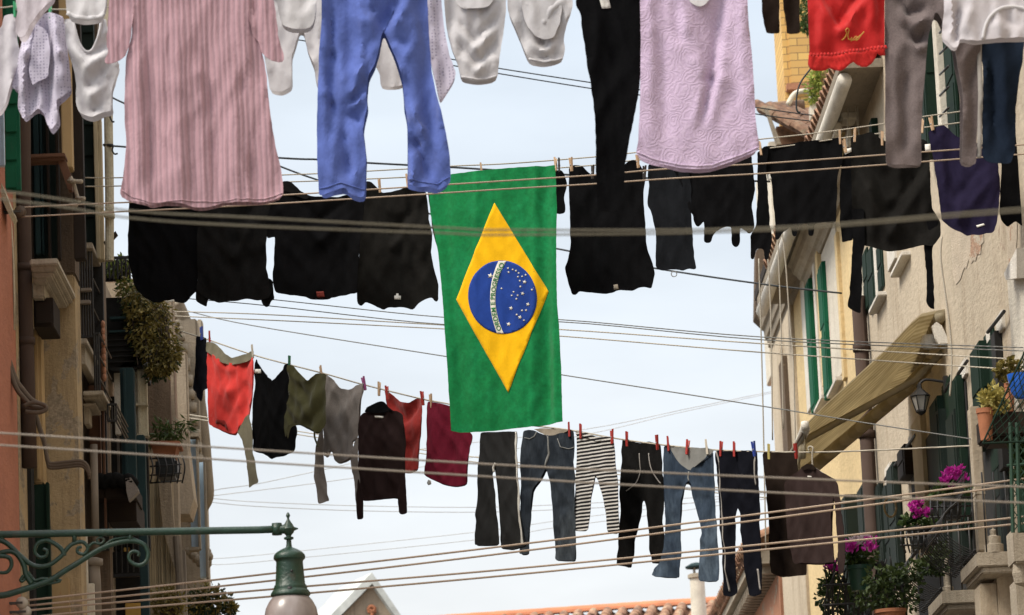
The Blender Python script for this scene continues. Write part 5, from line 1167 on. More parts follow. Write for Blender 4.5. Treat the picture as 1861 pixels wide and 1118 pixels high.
mb = MB(); fb(mb, 246,664,267,790, 28.9,.1,.006); fb(mb,250,672,256,788,28.87,.04); fb(mb,245,732,268,737,28.84,.08); fb(mb,242,788,270,793,28.84,.1); mb.build('pilaster', M['cream'], H4)
mb = MB(); fb(mb, 266,560,308,790, 30.2,.1); mb.build('brown_panel', M['umber'], H4)
mb = MB(); fb(mb, 236,795,270,1000, 29.2,.1); fb(mb,200,720,222,1000,29.3,.1); fb(mb,186,960,262,1130,29.4,.1); each(mb, 'dark_opening_slab', M['dark'], H4)  # dark slabs painted as the shaded inside of openings
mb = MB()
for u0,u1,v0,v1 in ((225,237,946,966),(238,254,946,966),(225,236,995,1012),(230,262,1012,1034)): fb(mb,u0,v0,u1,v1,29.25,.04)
fb(mb,228,1096,258,1150,29.25,.04); each(mb, 'lit_window_panel', M['lit_yellow'], H4)  # lit windows: their yellow light is put into the panel colour
mb = MB(); fb(mb, 258,1094,272,1150,29.1,.05); mb.build('white_door', M['palewhite'], H4)
mb = MB(); bars(mb, 200,262,948,1040, 29.0, 7, .007); fb(mb,196,1042,268,1048,28.98,.05,0); mb.build('balcony_bars', M['bar'], H4)
mb = MB(); fb(mb,205,1002,264,1044,29.1,.05); mb.build('dark_balcony_board', M['dark'], H4)  # dark board of the balcony, behind its bars
mb = MB()
x = 270
for k in range(11):
    w = 3.2+rnd.random()*1.5; fb(mb, x,860+rnd.uniform(-10,10),x+w,1078,30.0+rnd.uniform(0,.04),.05,.003); x += w+.4
mb.build('pale_boards', M['palewood'], H4)
mb = MB(); mb.prism([atY(u,v,29.9) for u,v in [(288,878),(310,868),(322,1030),(316,1030),(296,960)]], (0,.06,0)); mb.build('plaster_patch', M['greybrown'], H4)
mb = MB(); fb(mb,294,880,305,960,29.8,.05); mb.build('dark_crack', M['darkwood'], H4) if False else None
mb = MB(); fb(mb, 188,640,190,900,28.7,.03,0); fb(mb,213,790,217,880,28.6,.03,0); fb(mb,201,770,203,800,28.6,.03,0); fb(mb, 201,1000,205,1120,28.6,.03,0); each(mb, 'washing_pole', M['pipe_g'], H4)
mb = MB(); fb(mb, 326,1000,338,1120,30.0,.1); mb.tube([atY(u,v,29.9) for u,v in [(322,975),(327,1060),(331,1130)]], .03, 10); mb.build('drainpipe', M['pipe_g'], H4)
# --- far house with the eaves and glazed bay
z5 = zat(330, 555, 35.2)
H5 = house('farthest left house with a tiled verge and pale glazed bay', 35.02, 40.6, z5, XL, -1, M['greybrown'])
mb = MB(); fb(mb, 305,580,366,1200, 36.0,.3,.01); mb.build('front', M['stone_dk'], H5)
mb = MB(); fb(mb, 296,640,342,880, 33.6,.2,.01); mb.prism([atY(u,v,33.5) for u,v in [(300,872),(340,806),(352,905),(344,934),(303,934)]], (0,.5,0)); mb.build('bay', M['greybrown'], H5)
mb = MB(); fb(mb, 302,880,324,934,33.4,.05); mb.build('bay_brown_board', M['umber'], H5)  # thin dark brown board on the face of the bay
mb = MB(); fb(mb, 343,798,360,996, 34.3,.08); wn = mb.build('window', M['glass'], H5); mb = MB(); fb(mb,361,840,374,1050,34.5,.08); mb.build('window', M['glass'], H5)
mb = MB()
for a in ((340,792,344,998),(358,792,362,998)): fb(mb,*a,34.2,.1,.003)
for a in ((343,788,361,794),(343,994,361,1000)): fb(mb,*a,34.15,.14,.003)
for a in ((372,838,376,1052),): fb(mb,*a,34.4,.1,.003)
each(mb, 'frame', M['stone_dk'], wn)
mb = MB()
vp = [(p[0], p[1]) for p in [Vector((a[0],a[1],0)) for a in [(q.x,q.y) for q in curve([Vector((u,v,0)) for u,v in [(326,548),(338,575),(349,610),(360,680),(369,740),(376,800),(380,850),(383,900),(374,922)]], 5)]]]
P3 = [atY(u-8, v, 36.0+.5*i/len(vp)) for i, (u, v) in enumerate(vp)]
mb.tube(P3, .07, 8); mb.build('verge_beam', M['stone_dk'], H5, smooth=True)
mb = MB()
P4 = [atY(u-22, v+18, 35.6) for u, v in vp]
for i in range(0, len(P4)-3, 2): barrel(mb, P4[i], P4[i+1]+(P4[i+1]-P4[i])*.4, .07, .055, (.8,-.5,.2), seg=6)
P4 = [atY(u-40, v+6, 35.4) for u, v in vp[:-8]]
for i in range(0, len(P4)-3, 2): barrel(mb, P4[i], P4[i+1]+(P4[i+1]-P4[i])*.4, .075, .055, (.6,-.7,.2), seg=6)
each(mb, 'verge_tile', M['stone_dk'], H5, True)
mb = MB()
for i in range(6): q = atY(344+i*7, 1002+ (i*7)%26, 35); mb.lathe(q, [(.001,-.04),(.035,-.03),(.042,0),(.03,.03),(.001,.04)], 10)
mb.lathe(atY(378,1014,36), [(.001,-.1),(.03,-.07),(.036,0),(.03,.07),(.001,.1)], 10)
each(mb, 'stone_bracket', M['stone_dk'], H5, True)
mb = MB(); fb(mb, 366,580,376,1200,38,.2,.01); mb.build('corner_strip', M['stone'], H5)
# ---- plants on the left
def plant(name, label, cat, base, group='potted plants'):
    return thing(name, label, cat, base, group)
t = plant('terrace_plant', 'small yellow-green plant on the roof terrace beside the white pole', 'plant', atY(215,505,29.0))
mb = MB()
for u,v,r in ((215,484,.07),(228,480,.07),(236,494,.06),(222,498,.06),(204,492,.04),(240,486,.05),(226,520,.05),(232,535,.04)): leaves(mb, atY(u,v,28.95), r, 42, .05, .024)
mb.build('leaves', M['leaf_l'], t); mb = MB()
for k in range(9): mb.tube([atY(215+k*2,505,28.95), atY(200+k*5,475+rnd.uniform(-4,8),28.9)], .004, 5)
mb.build('stems', M['twig'], t)
t = plant('hanging_plant', 'large drooping yellowing plant below the black vest, far left', 'plant', atY(260,640,28.9))
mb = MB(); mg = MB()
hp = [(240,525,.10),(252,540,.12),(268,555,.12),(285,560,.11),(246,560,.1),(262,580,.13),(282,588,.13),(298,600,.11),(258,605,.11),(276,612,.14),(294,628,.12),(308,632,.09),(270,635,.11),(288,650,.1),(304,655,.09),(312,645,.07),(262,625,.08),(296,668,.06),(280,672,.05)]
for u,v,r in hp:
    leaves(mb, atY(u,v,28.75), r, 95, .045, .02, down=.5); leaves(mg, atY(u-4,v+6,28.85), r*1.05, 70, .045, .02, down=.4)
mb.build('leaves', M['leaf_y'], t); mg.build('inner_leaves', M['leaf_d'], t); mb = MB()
for k in range(22): 
    u = 232+rnd.random()*70; mb.tube(curve([atY(235+rnd.random()*30,520,28.9), atY(u,560+rnd.random()*20,28.8), atY(u+10,600+rnd.random()*70,28.72)],4), .004, 5)
mb.build('stems', M['twig'], t)
t = plant('pot_plant', 'leafy plant in a terracotta trough on an iron stand, left of the far line', 'plant', atY(300,880,29.5))
mb = MB()
for u,v,r in ((282,792,.05),(292,785,.06),(304,778,.06),(312,786,.05),(322,790,.05),(332,780,.045),(336,770,.04),(298,796,.05),(288,800,.04)): leaves(mb, atY(u,v,29.4), r, 26, .085, .016, down=.25)
mb.build('leaves', M['leaf_g'], t); mb = MB()
for k in range(8): mb.tube([atY(286+k*5,805,29.45), atY(284+k*7,775+rnd.uniform(0,14),29.4)], .004, 5)
mb.build('stems', M['twig'], t)
mb = MB(); a = atY(274,803,29.3); b = atY(324,803,29.3); c = atY(280,828,29.3); d = atY(318,828,29.3)
mb.hexa([(c.x,29.3,c.z),(d.x,29.3,d.z),(d.x,29.5,d.z),(c.x,29.5,c.z)], [(a.x,29.25,a.z),(b.x,29.25,b.z),(b.x,29.55,b.z),(a.x,29.55,a.z)])
fb(mb, 272,802,327,808,29.22,.36,.004); mb.build('trough', M['terracotta'], t)
mb = MB(); fb(mb, 282,832,322,866,29.3,.25,.02); mb.build('inner_pot', M['plastic_bk'], t)
mb = MB(); 
for v in (834,848,864,878): mb.tube([atY(272,v,29.2), atY(330,v-4,29.2)], .006, 6)
for u in (273,285,298,310,322,331): mb.tube(curve([atY(u,828,29.2), atY(u+5,850,29.15), atY(u,878,29.2)],4), .006, 6)
mb.build('stand', M['bar'], t, smooth=True)
t = plant('window_shrub', 'dull yellow-green shrub at the bottom, left of the dark leafy bush', 'shrub', atY(305,1130,29.4))
mb = MB()
for u,v,r in ((284,1094,.07),(296,1086,.08),(310,1086,.08),(322,1092,.07),(300,1102,.08),(290,1112,.06),(322,1108,.06)): leaves(mb, atY(u,v,29.3), r, 90, .035, .02)
mb.build('leaves', M['leaf_y'], t); mb = MB(); fb(mb, 290,1102,326,1150,29.3,.2,.01); mb.build('pot', M['pipe'], t)
t = plant('window_bush', 'dark leafy bush in a slatted planter, at the foot of the farthest left house', 'shrub', atY(380,1130,34))
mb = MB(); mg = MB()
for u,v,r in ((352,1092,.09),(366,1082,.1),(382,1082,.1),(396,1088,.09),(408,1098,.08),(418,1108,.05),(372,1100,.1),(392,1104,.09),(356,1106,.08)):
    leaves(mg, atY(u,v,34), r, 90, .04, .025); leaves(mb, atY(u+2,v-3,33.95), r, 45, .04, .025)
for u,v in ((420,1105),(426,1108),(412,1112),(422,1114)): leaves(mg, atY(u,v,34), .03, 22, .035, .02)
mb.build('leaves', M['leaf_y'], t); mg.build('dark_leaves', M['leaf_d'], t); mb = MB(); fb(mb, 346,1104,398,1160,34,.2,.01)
for u in (352,362,372,382,392): fb(mb,u,1104,u+2,1160,33.97,.03,0)
mb.build('planter', M['plastic_gn'], t)
# ================================================================= right side of the alley
M['leaf_m'] = leafmat('mid_green_leaves', (.012,.026,.009), (.06,.085,.022))
W = XR
YB, YE = 33.6, 43.1                     # where the beige house ends and where the yellow one does
HB = house('beige rendered house with green shutters and an awning, nearest on the right', 6, YB, 12.5, XR, 1, M['beige'])
HY = house('yellow plastered house with a wavy cornice, right of the sky', YB+.02, YE, atX(1525,405,XR).z+.35, XR, 1, M['yellowp'])
def leaf_pair(parent, specs, mat, name='shutter', boards=True):
    """open shutter leaves folded back along the house front: near edge seen face-on, the leaf running away from us."""
    for (e1, e2) in specs:
        u0, vt, vb = e1[:3]; u1 = e2[0]; vm = (vt+vb)/2
        mb = MB(); Y = yX(u1, vm, W); d = min(.5, .3*(u1-u0)*Y/25/10+.12); u0b = u0 + (u0-870)*d/(Y+d)*.55
        fb(mb, u0b, vt, u1, vb, Y-.01, d, .004)
        x0 = atY(u0b, vm, Y).x; x1 = atY(u1, vm, Y).x; um = (u0b+u1)/2; z0 = zat(um, vb, Y); z1 = zat(um, vt, Y)
        n = max(2, int((z1-z0)/.42))
        for k in range(n):                                   # raised panels on the face and on the leaf's outer side
            a = z0+(z1-z0)*(k+.06)/n; b = z0+(z1-z0)*(k+.94)/n
            mb.box((x0+.012, Y-.018, a), (x1-.012, Y-.008, b), .003); mb.box((x0-.008, Y+.05, a), (x0+.002, Y+d-.05, b), .003)
        mb.build(name, mat, parent)
def strip_box(parent, u0, u1, vt, vb, mat, name, d=.2):
    mb = MB(); fb(mb, u0, vt, u1, vb, yX(u1, (vt+vb)/2, W), d); mb.build(name, mat, parent)
def wallbox(mb, u0, u1, v0, v1, X, out, inn=0.02):
    """a block on the right-hand house front, standing out towards the alley."""
    um, vm = (u0+u1)/2, (v0+v1)/2
    ya, yb = yX(u1, vm, X), yX(u0, vm, X); yc = yX(um, vm, X)
    return mb.box((X-out, ya, zat(um, v1, yc)), (X+inn, yb, zat(um, v0, yc)), .004)
# --- yellow house
mb = MB(); wallbox(mb, 1417,1460,560,1200, W, .03); mb.build('pale_wall_strip', M['beige'], HY)
mb = MB(); wallbox(mb, 1500,1529,432,698, W, .012); mb.build('blind_window', M['palewhite'], HY)
mb = MB(); wallbox(mb, 1496,1500,428,700, W, .05); wallbox(mb,1529,1533,425,690,W,.03); each(mb, 'window_jamb', M['yellowp'], HY)
mb = MB(); wallbox(mb, 1463,1471,498,745, W, .02); each(mb, 'window_reveal', M['white_st'], HY)
leaf_pair(HY, [((1471,505,738,W),(1485,504,732,W-.16)), ((1495,474,712,W),(1509,470,700,W-.16))], M['green'])
strip_box(HY, 1485.5, 1494.5, 476, 728, M['white_st'], 'shutter_rail')
def sill(parent, pts, X0=W, out=.16, h=.05, mat='white_st'):
    """window sill: (u,v) of the near and far ends of its top inner edge."""
    (ua, va), (ub, vb) = pts; a = atX(ua, va, X0); b = atX(ub, vb, X0); z = (a.z+b.z)/2
    MB().box((X0-out, a.y, z-h), (X0+.02, b.y, z), .006).build('window_sill', M[mat], parent)
sill(HY, ((1533,686),(1516,714)), out=.07, h=.04); sill(HY, ((1506,718),(1492,742)), out=.07, h=.04)
mb = MB(); wallbox(mb, 1422,1438,650,980, W, .06); mb.build('window_frame', M['beige'], HY)
mb = MB(); wallbox(mb, 1431,1440,655,970, W-.03, .045); mb.build('window', M['umber'], HY)
# cornices: soffits that run along the eave
def soffit(mb, q, up):
    P = [atX(u, v, X) for u, v, X in q]; return mb.hexa(P, [p+Vector((0,0,up)) for p in P])
mb = MB(); a = atX(1525,405,W); b = atX(1470,502,W); z = (a.z+b.z)/2
n = 10; prof_ = [(0,0),(.03,.0),(.04,.02),(.06,.04),(.09,.05),(.12,.09),(.15,.11),(.17,.17),(.2,.19),(.21,.28),(0,.28)]
def run(mb, pr, y0, y1, z, X):
    P0 = [Vector((X-dx, y0, z+dz)) for dx, dz in pr]; return mb.hexa(P0, [p+Vector((0,y1-y0,0)) for p in P0])
run(mb, prof_, YB+.05, b.y, z, W); mb.build('cornice', M['stone'], HY)
mb = MB(); z2 = atX(1415,600,W-.05).z
wav = [(0,0),(.02,.0),(.04,.06),(.06,.06),(.07,.14),(.09,.15),(.10,.24),(.13,.26),(.14,.36),(.16,.40),(.17,.5),(0,.5)]
run(mb, wav, b.y+.02, YE+.1, z2, W); mb.build('wavy_cornice', M['stone_dk'], HY)
mb = MB(); mb.box((W-.20, b.y+.3, z2+.52), (W+.2, YE-.2, z2+.62)); mb.box((W-.19,b.y+.5,z2+.42),(W-.15,YE-.3,z2+.52)); mb.build('eaves_board', M['darkwood'], HY)
mb = MB(); P0 = [Vector((W-.06-.9*k, YE+.02, z2+.5)) for k in (0,)]
mb.prism([atY(u,v,YE+.05) for u,v in [(1402,430),(1374,455),(1372,576),(1385,588),(1408,590),(1425,600),(1428,470)]], (0,.3,0)); mb.build('eaves_end', M['umber'], HY)
mb = MB(); wallbox(mb, 1430,1478,395,470, W-.01, .02); mb.build('bare_patch', M['peel'], HY)
# gutter and verge above
ge = atX(1535,150,W-.3); gf = atX(1385,575,W-.3)
mb = MB(); mb.tube([Vector((W-.3, ge.y, ge.z+.02)), Vector((W-.3, gf.y, ge.z+.02))], .06, 12); mb.build('gutter', M['white_st'], HY, smooth=True)
mb = MB(); mb.box((W-.34, ge.y-.1, ge.z+.09), (W+1.5, gf.y, ge.z+.16)); mb.build('roof_edge', M['stone_dk'], HY)
mb = MB(); tiles(mb, (W-.3, ge.y, ge.z+.18), (0,1,0), (1,0,.42), 42, 5); mb.build('roof', M['tile'], HY)
mb = MB()
for (u0,v0,u1,v1) in ((1540,180,1565,200),(1530,200,1558,214),(1517,222,1530,243),(1540,232,1548,262)): fb(mb,u0,v0,u1,v1,32.6,.3,.01)
each(mb, 'gable_stone', M['palewhite'], HY)
mb = MB(); fb(mb,1545,120,1566,400,33.2,.2,.01); fb(mb, 1533,214,1552,420,33.3,.2,.01); each(mb, 'yellow_pier', M['yellowp'], HY)
mb = MB(); fb(mb,1546,200,1558,232,33.1,.05); mb.build('attic_window', M['dark'], HY)
mb = MB()
for us in ([(1543,0),(1542,130),(1541,240),(1540,350)],[(1548,100),(1553,180),(1560,240)],[(1551,0),(1556,140),(1562,260),(1566,330)]): mb.tube([atY(u,v,32.4) for u,v in us], .006, 6)
each(mb, 'gutter_cord', M['rope_p'], HY, True)
mb = MB(); mb.tube(curve([atY(u,v,32.2) for u,v in [(1474,124),(1455,150),(1448,175),(1448,200),(1455,205)]],4), .008, 6); mb.build('cable_loop', M['cable'], HY, smooth=True)
# --- tower block and brick chimney beyond
HT = thing('roof_block', 'small tile-roofed attic block below the yellow brick chimney', 'house', atY(1440,480,45.5))
mb = MB(); fb(mb, 1407,255,1500,640, 45.5,2.2,.01); mb.build('wall', M['palewhite'], HT)
mb = MB()
o1 = atY(1391,192,44.9); o2 = atY(1492,262,44.9)
al = Vector((1,0,0)); sl_ = atY(1478,190,47.0)
o3 = atY(1474,252,44.8); tiles(mb, o3, (.8,.6,0), (-.45,.6,.45), 5, 3, .19, .34); fb(mb, 1412,228,1500,290,45.4,.3); mb.build('roof', M['tile_old'], HT)
mb = MB(); mb.tube([atY(1392,196,46.4), atY(1462,190,46.4)], .06, 10); mb.build('ridge_tile', M['tile_old'], HT, smooth=True)
mb = MB(); mb.prism([atY(u,v,45.0) for u,v in [(1391,195),(1396,200),(1420,262),(1412,262)]], (0,.12,0)); mb.build('verge', M['stone_dk'], HT)
mb = MB(); mb.tube(curve([atY(u,v,44.5) for u,v in [(1432,190),(1445,170),(1465,166),(1474,172),(1474,184)]],4), .03, 8); mb.build('skylight_frame', M['palewhite'], HT, smooth=True)
def bricks():
    m, nt, b = new_mat('yellow_brick'); br = N(nt, 'ShaderNodeTexBrick'); mp = mapped(nt, (1,1,1), (R(90),0,0)); 
    tc = [n for n in nt.nodes if n.type == 'TEX_COORD'][0]
    nt.links.new(mp.outputs[0], br.inputs['Vector']); br.inputs['Scale'].default_value = 3.6; br.inputs['Color1'].default_value = (.62,.40,.13,1); br.inputs['Color2'].default_value = (.50,.30,.10,1); br.inputs['Mortar'].default_value = (.2,.13,.06,1); br.inputs['Mortar Size'].default_value = .018; br.inputs['Brick Width'].default_value = .9; br.inputs['Row Height'].default_value = .33
    nt.links.new(br.outputs['Color'], b.inputs['Base Color']); b.inputs['Roughness'].default_value = .9
    nt.links.new(bump(nt, br.outputs['Fac'], .012, -.8), b.inputs['Normal']); return m
M['brick'] = bricks()
CH = thing('brick_chimney', 'yellow brick chimney against the sky, above the tiled attic roof', 'chimney', atY(1455,190,48))
mb = MB(); fb(mb, 1433,-60,1530,196, 48,1.2,.01); mb.build('stack', M['brick'], CH)
mb = MB(); fb(mb, 1421,-60,1433,196, 48.05,1.1,.004); mb.build('side', M['brickred'], CH) if False else mb.build('side', M['brick'], CH)
mb = MB(); fb(mb, 1430,150,1500,162,47.9,.3); mb.build('ledge', M['brickred'], CH)
t = plant('roof_plant', 'bright green plant on the roof, under the red slip', 'plant', atY(1486,190,44.5))
mb = MB()
for u,v,r in ((1484,140,.08),(1492,150,.1),(1480,158,.1),(1488,170,.1),(1478,178,.06),(1496,136,.06)): leaves(mb, atY(u,v,44.4), r, 80, .06, .035)
mb.build('leaves', M['leaf_l'], t); mb = MB()
for k in range(16): mb.tube([atY(1500+rnd.uniform(-4,8),172,44.4), atY(1498+rnd.uniform(-6,18),128+rnd.uniform(0,16),44.35)], .008, 5)
for k in range(10): mb.tube([atY(1506,168,44.4), atY(1500+rnd.uniform(-8,18),150+rnd.uniform(0,24),44.35)], .006, 5)
mb.build('dry_stems', M['wood'], t)
mb = MB(); fb(mb, 1474,186,1488,212,44.4,.3,.01); mb.build('pot', M['palewhite'], t)
t = plant('chimney_plant', 'green creeper at the top of the brick chimney by the dark cardigan', 'plant', atY(1460,20,47.5))
mb = MB()
for u,v,r in ((1456,8,.12),(1464,-6,.14),(1468,22,.08),(1462,44,.06),(1466,50,.05)): leaves(mb, atY(u,v,47.5), r, 60, .07, .04)
mb.build('leaves', M['leaf_g'], t)
# --- beige house, far to near
mb = MB(); mb.tube([(W-.075, YB-.25, 1), (W-.075, YB-.25, atX(1566,560,W).z)], .06, 14)
for v in (640, 812): q = atX(1578,v,W); mb.lathe((W-.075, YB-.25, q.z), [(.05,-.03),(.072,-.03),(.072,.03),(.05,.03)], 14)
mb.build('drainpipe', M['pipe'], HB, smooth=True)
leaf_pair(HB, [((1572,448,556,W),(1581,448,556,W-.1)), ((1582,440,552,W),(1592,440,550,W-.1)), ((1598,436,520,W),(1606,436,516,W-.1))], M['green_dk'])
mb = MB(); wallbox(mb, 1566,1573,446,560, W, .03); each(mb, 'window_reveal', M['palewhite'], HB)
strip_box(HB, 1593, 1598, 436, 532, M['white_st'], 'shutter_rail')
sill(HB, ((1611,526),(1594,566)), out=.07, h=.035); sill(HB, ((1655,456),(1634,496)), out=.07, h=.035)
mb = MB(); wallbox(mb, 1616,1630,440,482, W, .02); mb.build('window_box_rail', M['white_st'], HB)
leaf_pair(HB, [((1672,20,262,W),(1704,14,258,W-.2)), ((1726,10,268,W),(1741,10,264,W-.1))], M['green_dk'])
strip_box(HB, 1706, 1724, 20, 262, M['palewhite'], 'window_reveal')
mb = MB(); 
for k in range(6): mb.tube([atX(1708,60+k*38,W-.09), atX(1724,44+k*38,W-.09)], .008, 6)
mb.build('window_grille', M['bar'], HB, smooth=True)
strip_box(HB, 1584, 1596, 214, 250, M['green_dk'], 'shutter')
# flaked render: a thin irregular sheet a few millimetres proud
def flake(px, X, mat, name='bare_patch'):
    P = [atX(u, v, X-.004) for u, v in px]; mb = MB(); 
    P2 = np.array([(p.y, p.z) for p in P]); P2 = _resample(P2, .12); rs = np.random.RandomState(3); P2 = P2 + rs.uniform(-1,1,P2.shape)*np.array([.06,.035])
    V, T = triangulate(P2, .2); n = len(V)
    v = [Vector((X-.004, a, b)) for a, b in V] + [Vector((X+.005, a, b)) for a, b in V]
    f = []
    for t in T:
        a, b, c = (v[k] for k in t)
        if (b-a).cross(c-a).x > 0: t = t[::-1]
        f.append(t); f.append(tuple(k+n for k in t[::-1]))
    mb.add(v, f); mb.build(name, mat, HB)
flake([(1726,404),(1786,416),(1790,440),(1772,470),(1760,480),(1748,490),(1738,520),(1731,500),(1728,450)], W, M['peel'])
flake([(1828,400),(1846,396),(1846,500),(1842,600),(1838,680),(1832,680),(1834,560),(1830,480)], W, M['peel'])
mb = MB(); wallbox(mb, 1842,1880,470,720, W, .02); wallbox(mb, 1848,1900,462,700, W-.02, .03); each(mb, 'white_window', M['palewhite'], HB)
mb = MB(); mb.prism([atX(u,v,W-.05) for u,v in [(1842,497),(1866,450),(1866,505),(1846,508)]], (-.06,0,0)); mb.build('window_sill', M['white_st'], HB)
# mid shutters under the cords
leaf_pair(HB, [((1775,618,800,W),(1804,620,800,W-.25)), ((1803,588,850,W),(1815,588,850,W-.1))], M['green_dk'])
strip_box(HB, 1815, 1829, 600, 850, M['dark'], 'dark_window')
mb = MB(); wallbox(mb, 1797,1804,600,622, W, .02); wallbox(mb,1815,1827,570,604,W,.02); each(mb, 'window_reveal', M['white_st'], HB)
leaf_pair(HB, [((1726,680,960,W),(1738,678,960,W-.06)), ((1738,680,960,W),(1762,684,960,W-.2)), ((1702,718,960,W),(1727,714,960,W-.2))], M['green_dk'])
mb = MB(); wallbox(mb, 1747,1760,658,688, W, .02); each(mb, 'window_reveal', M['white_st'], HB)
mb = MB()
for a, b in (((1741,680),(1758,656)),((1795,604),(1825,566)),((1717,712),(1727,696))): mb.tube([atX(*a,W-.06), atX(*b,W-.04)], .012, 6)
each(mb, 'shutter_stay', M['bar'], HB)
# doors and lower shutters
mb = MB(); wallbox(mb, 1664,1775,765,1180, W, .01); wallbox(mb, 1792,1842,800,1180, W, .01); each(mb, 'doorway', M['dark'], HB)  # flat dark slabs: the shade indoors is put into their colour
leaf_pair(HB, [((1705,742,1010,W-.02),(1733,742,1010,W-.2)), ((1733,742,1010,W-.02),(1762,742,1005,W-.15))], M['green_gr'], 'door_leaf')
leaf_pair(HB, [((1812,806,1000,W-.02),(1822,806,1000,W-.1)), ((1826,806,1000,W-.02),(1836,806,1000,W-.1))], M['green_gr'], 'door_leaf')
leaf_pair(HB, [((1536,898,1120,W),(1566,898,1110,W-.25)), ((1568,878,1110,W),(1597,876,1100,W-.25)), ((1598,874,1100,W),(1612,870,1090,W-.1)), ((1613,874,1100,W),(1621,874,1090,W-.1)), ((1622,838,1060,W),(1642,838,1050,W-.2))], M['green_gr'])
mb = MB()
for a, b in (((1608,872),(1630,840)),((1648,812),(1664,790))): mb.tube([atX(*a,W-.06), atX(*b,W-.04)], .012, 6)
each(mb, 'shutter_stay', M['bar'], HB)
mb = MB(); wallbox(mb, 1612,1622,846,876, W, .02); wallbox(mb,1655,1662,790,812,W,.02); each(mb, 'window_reveal', M['white_st'], HB)
leaf_pair(HB, [((1637,806,862,W-.05),(1662,810,860,W-.3))], M['darkwood'], 'shutter')
mb = MB(); q = atX(1618,922,W-.2); mb.tube([q+Vector((.045*math.cos(a),0,.075*math.sin(a))) for a in [2*math.pi*k/18 for k in range(19)]], .009, 7); mb.build('pull_ring', M['palewood'], HB, smooth=True)
mb = MB(); fb(mb, 1768,738,1786,900, 25.6,.16,.006); fb(mb, 1777,898,1793,1000,25.6,.16,.006); mb.build('door_pillar', M['beige'], HB)
mb = MB(); wallbox(mb, 1672,1690,760,1010, W, .04); each(mb, 'door_frame', M['palewood'], HB) 
# balconies
zs = atX(1774,1004,3.2).z; ys = atX(1774,1004,3.2).y; ys2 = atX(1711,1067,3.2).y
for y, lab in ((ys, 'a'), (ys2, 'b')):
    mb = MB(); mb.box((3.2, y, zs-.09), (W+.1, y+.85, zs), .008); mb.box((3.23, y+.02, zs-.13), (W+.1, y+.83, zs-.088), .008)
    b = mb.build('balcony', M['stone'], HB)
    mb = MB()
    for k in range(16):                                    # bellied wrought-iron bars
        yy = y+.04+1.2*k/15
        mb.tube(curve([(3.22,yy,zs+.0),(3.10,yy,zs+.06),(3.01,yy,zs+.16),(3.03,yy,zs+.26),(3.14,yy,zs+.36),(3.16,yy,zs+.5)],4), .0038, 5)
    for z, x in ((.02,3.2),(.16,3.005),(.36,3.135),(.5,3.16)): mb.tube([(x,y+.02,zs+z),(x,y+1.25,zs+z)], .007, 6)
    for k in range(5):
        xx = 3.2+.28*k/4; mb.tube([(xx,y+.03,zs),(xx,y+.03,zs+.5)], .006, 5)
    mb.build('railing', M['bar'], b, smooth=True)
    mb = MB(); mb.lathe((3.25 if lab=='b' else 3.32, y+.06, zs), [(.034,0),(.036,.03),(.026,.035),(.026,.11),(.032,.12),(.02,.15),(.012,.19),(.016,.2),(.010,.22),(.001,.25)] if lab=='b' else [(.06,0),(.06,.05),(.045,.055),(.045,.1),(.02,.11),(.022,.14),(.006,.15),(.001,.17)], 12)
    smooth_by_angle(mb.build('finial', M['stone'], b))
mb = MB(); fb(mb, 1784,1060,1816,1180, ys+.3,.3,.008); fb(mb,1816,1030,1850,1180,ys+.25,.6,.008); mb.build('bracket_pier', M['beige'], HB)
mb = MB(); fb(mb, 1842,958,1880,1022, ys-1.2,.3,.01); mb.lathe(atY(1858,1042,ys-1.1), [(.001,-.08),(.05,-.06),(.06,0),(.05,.06),(.001,.08)], 14); fb(mb,1850,1050,1900,1180,ys-1,.3,.01); mb.build('stone_console', M['stone'], HB)
# awning
AW = thing('awning', 'ochre striped canvas awning with a white arm, on the beige house', 'awning', atX(1715,600,W))
def awnmat():
    m, nt, b = new_mat('awning_canvas'); mp = mapped(nt); w = N(nt, 'ShaderNodeTexWave', wave_type='BANDS', bands_direction='Y'); w.inputs['Scale'].default_value = 2.6; w.inputs['Distortion'].default_value = .4
    nt.links.new(mp.outputs[0], w.inputs['Vector']); n = noise_n(nt, mp, 4, 5, .6)
    r = ramp(nt, w.outputs['Fac'], [(.35,(.50,.43,.29)),(.6,(.62,.55,.40))]); k = ramp(nt, n.outputs['Fac'], [(.3,(.75,.73,.7)),(.7,(1.1,1.1,1.1))])
    c = mix(nt, 1, r.outputs['Color'], k.outputs['Color'], 'MULTIPLY'); nt.links.new(c, b.inputs['Base Color']); b.inputs['Roughness'].default_value = .9
    t_ = N(nt, 'ShaderNodeBsdfTranslucent'); nt.links.new(c, t_.inputs['Color']); ms = N(nt, 'ShaderNodeMixShader'); ms.inputs[0].default_value = .55
    nt.links.new(b.outputs[0], ms.inputs[1]); nt.links.new(t_.outputs[0], ms.inputs[2]); nt.links.new(ms.outputs[0], nt.nodes['Material Output'].inputs[0]); return m
M['canvas'] = awnmat()
Yw = atX(1718,572,W).y
pn = [(1722,566),(1690,572),(1672,576),(1655,590),(1620,628),(1560,684),(1500,738),(1462,776)]
near = [atY(u, v, Yw) for u, v in pn]
far = [p + Vector((0, 2.6, -.10)) for p in near]
mb = MB(); n = len(near); th = Vector((.012,0,.022)); seg = 7
vv = []; 
for i in range(n):
    for k in range(seg+1):
        t = k/seg; sagz = -.05*math.sin(math.pi*t)*(i/(n-1))*(1-i/(n-1))*4
        vv.append(near[i].lerp(far[i], t)+Vector((0,0,sagz)))
m_ = len(vv); vv2 = vv + [p+th for p in vv]; ff = []
for i in range(n-1):
    for k in range(seg):
        a = i*(seg+1)+k; ff.append((a, a+1, a+seg+2, a+seg+1)); ff.append((m_+a, m_+a+seg+1, m_+a+seg+2, m_+a+1))
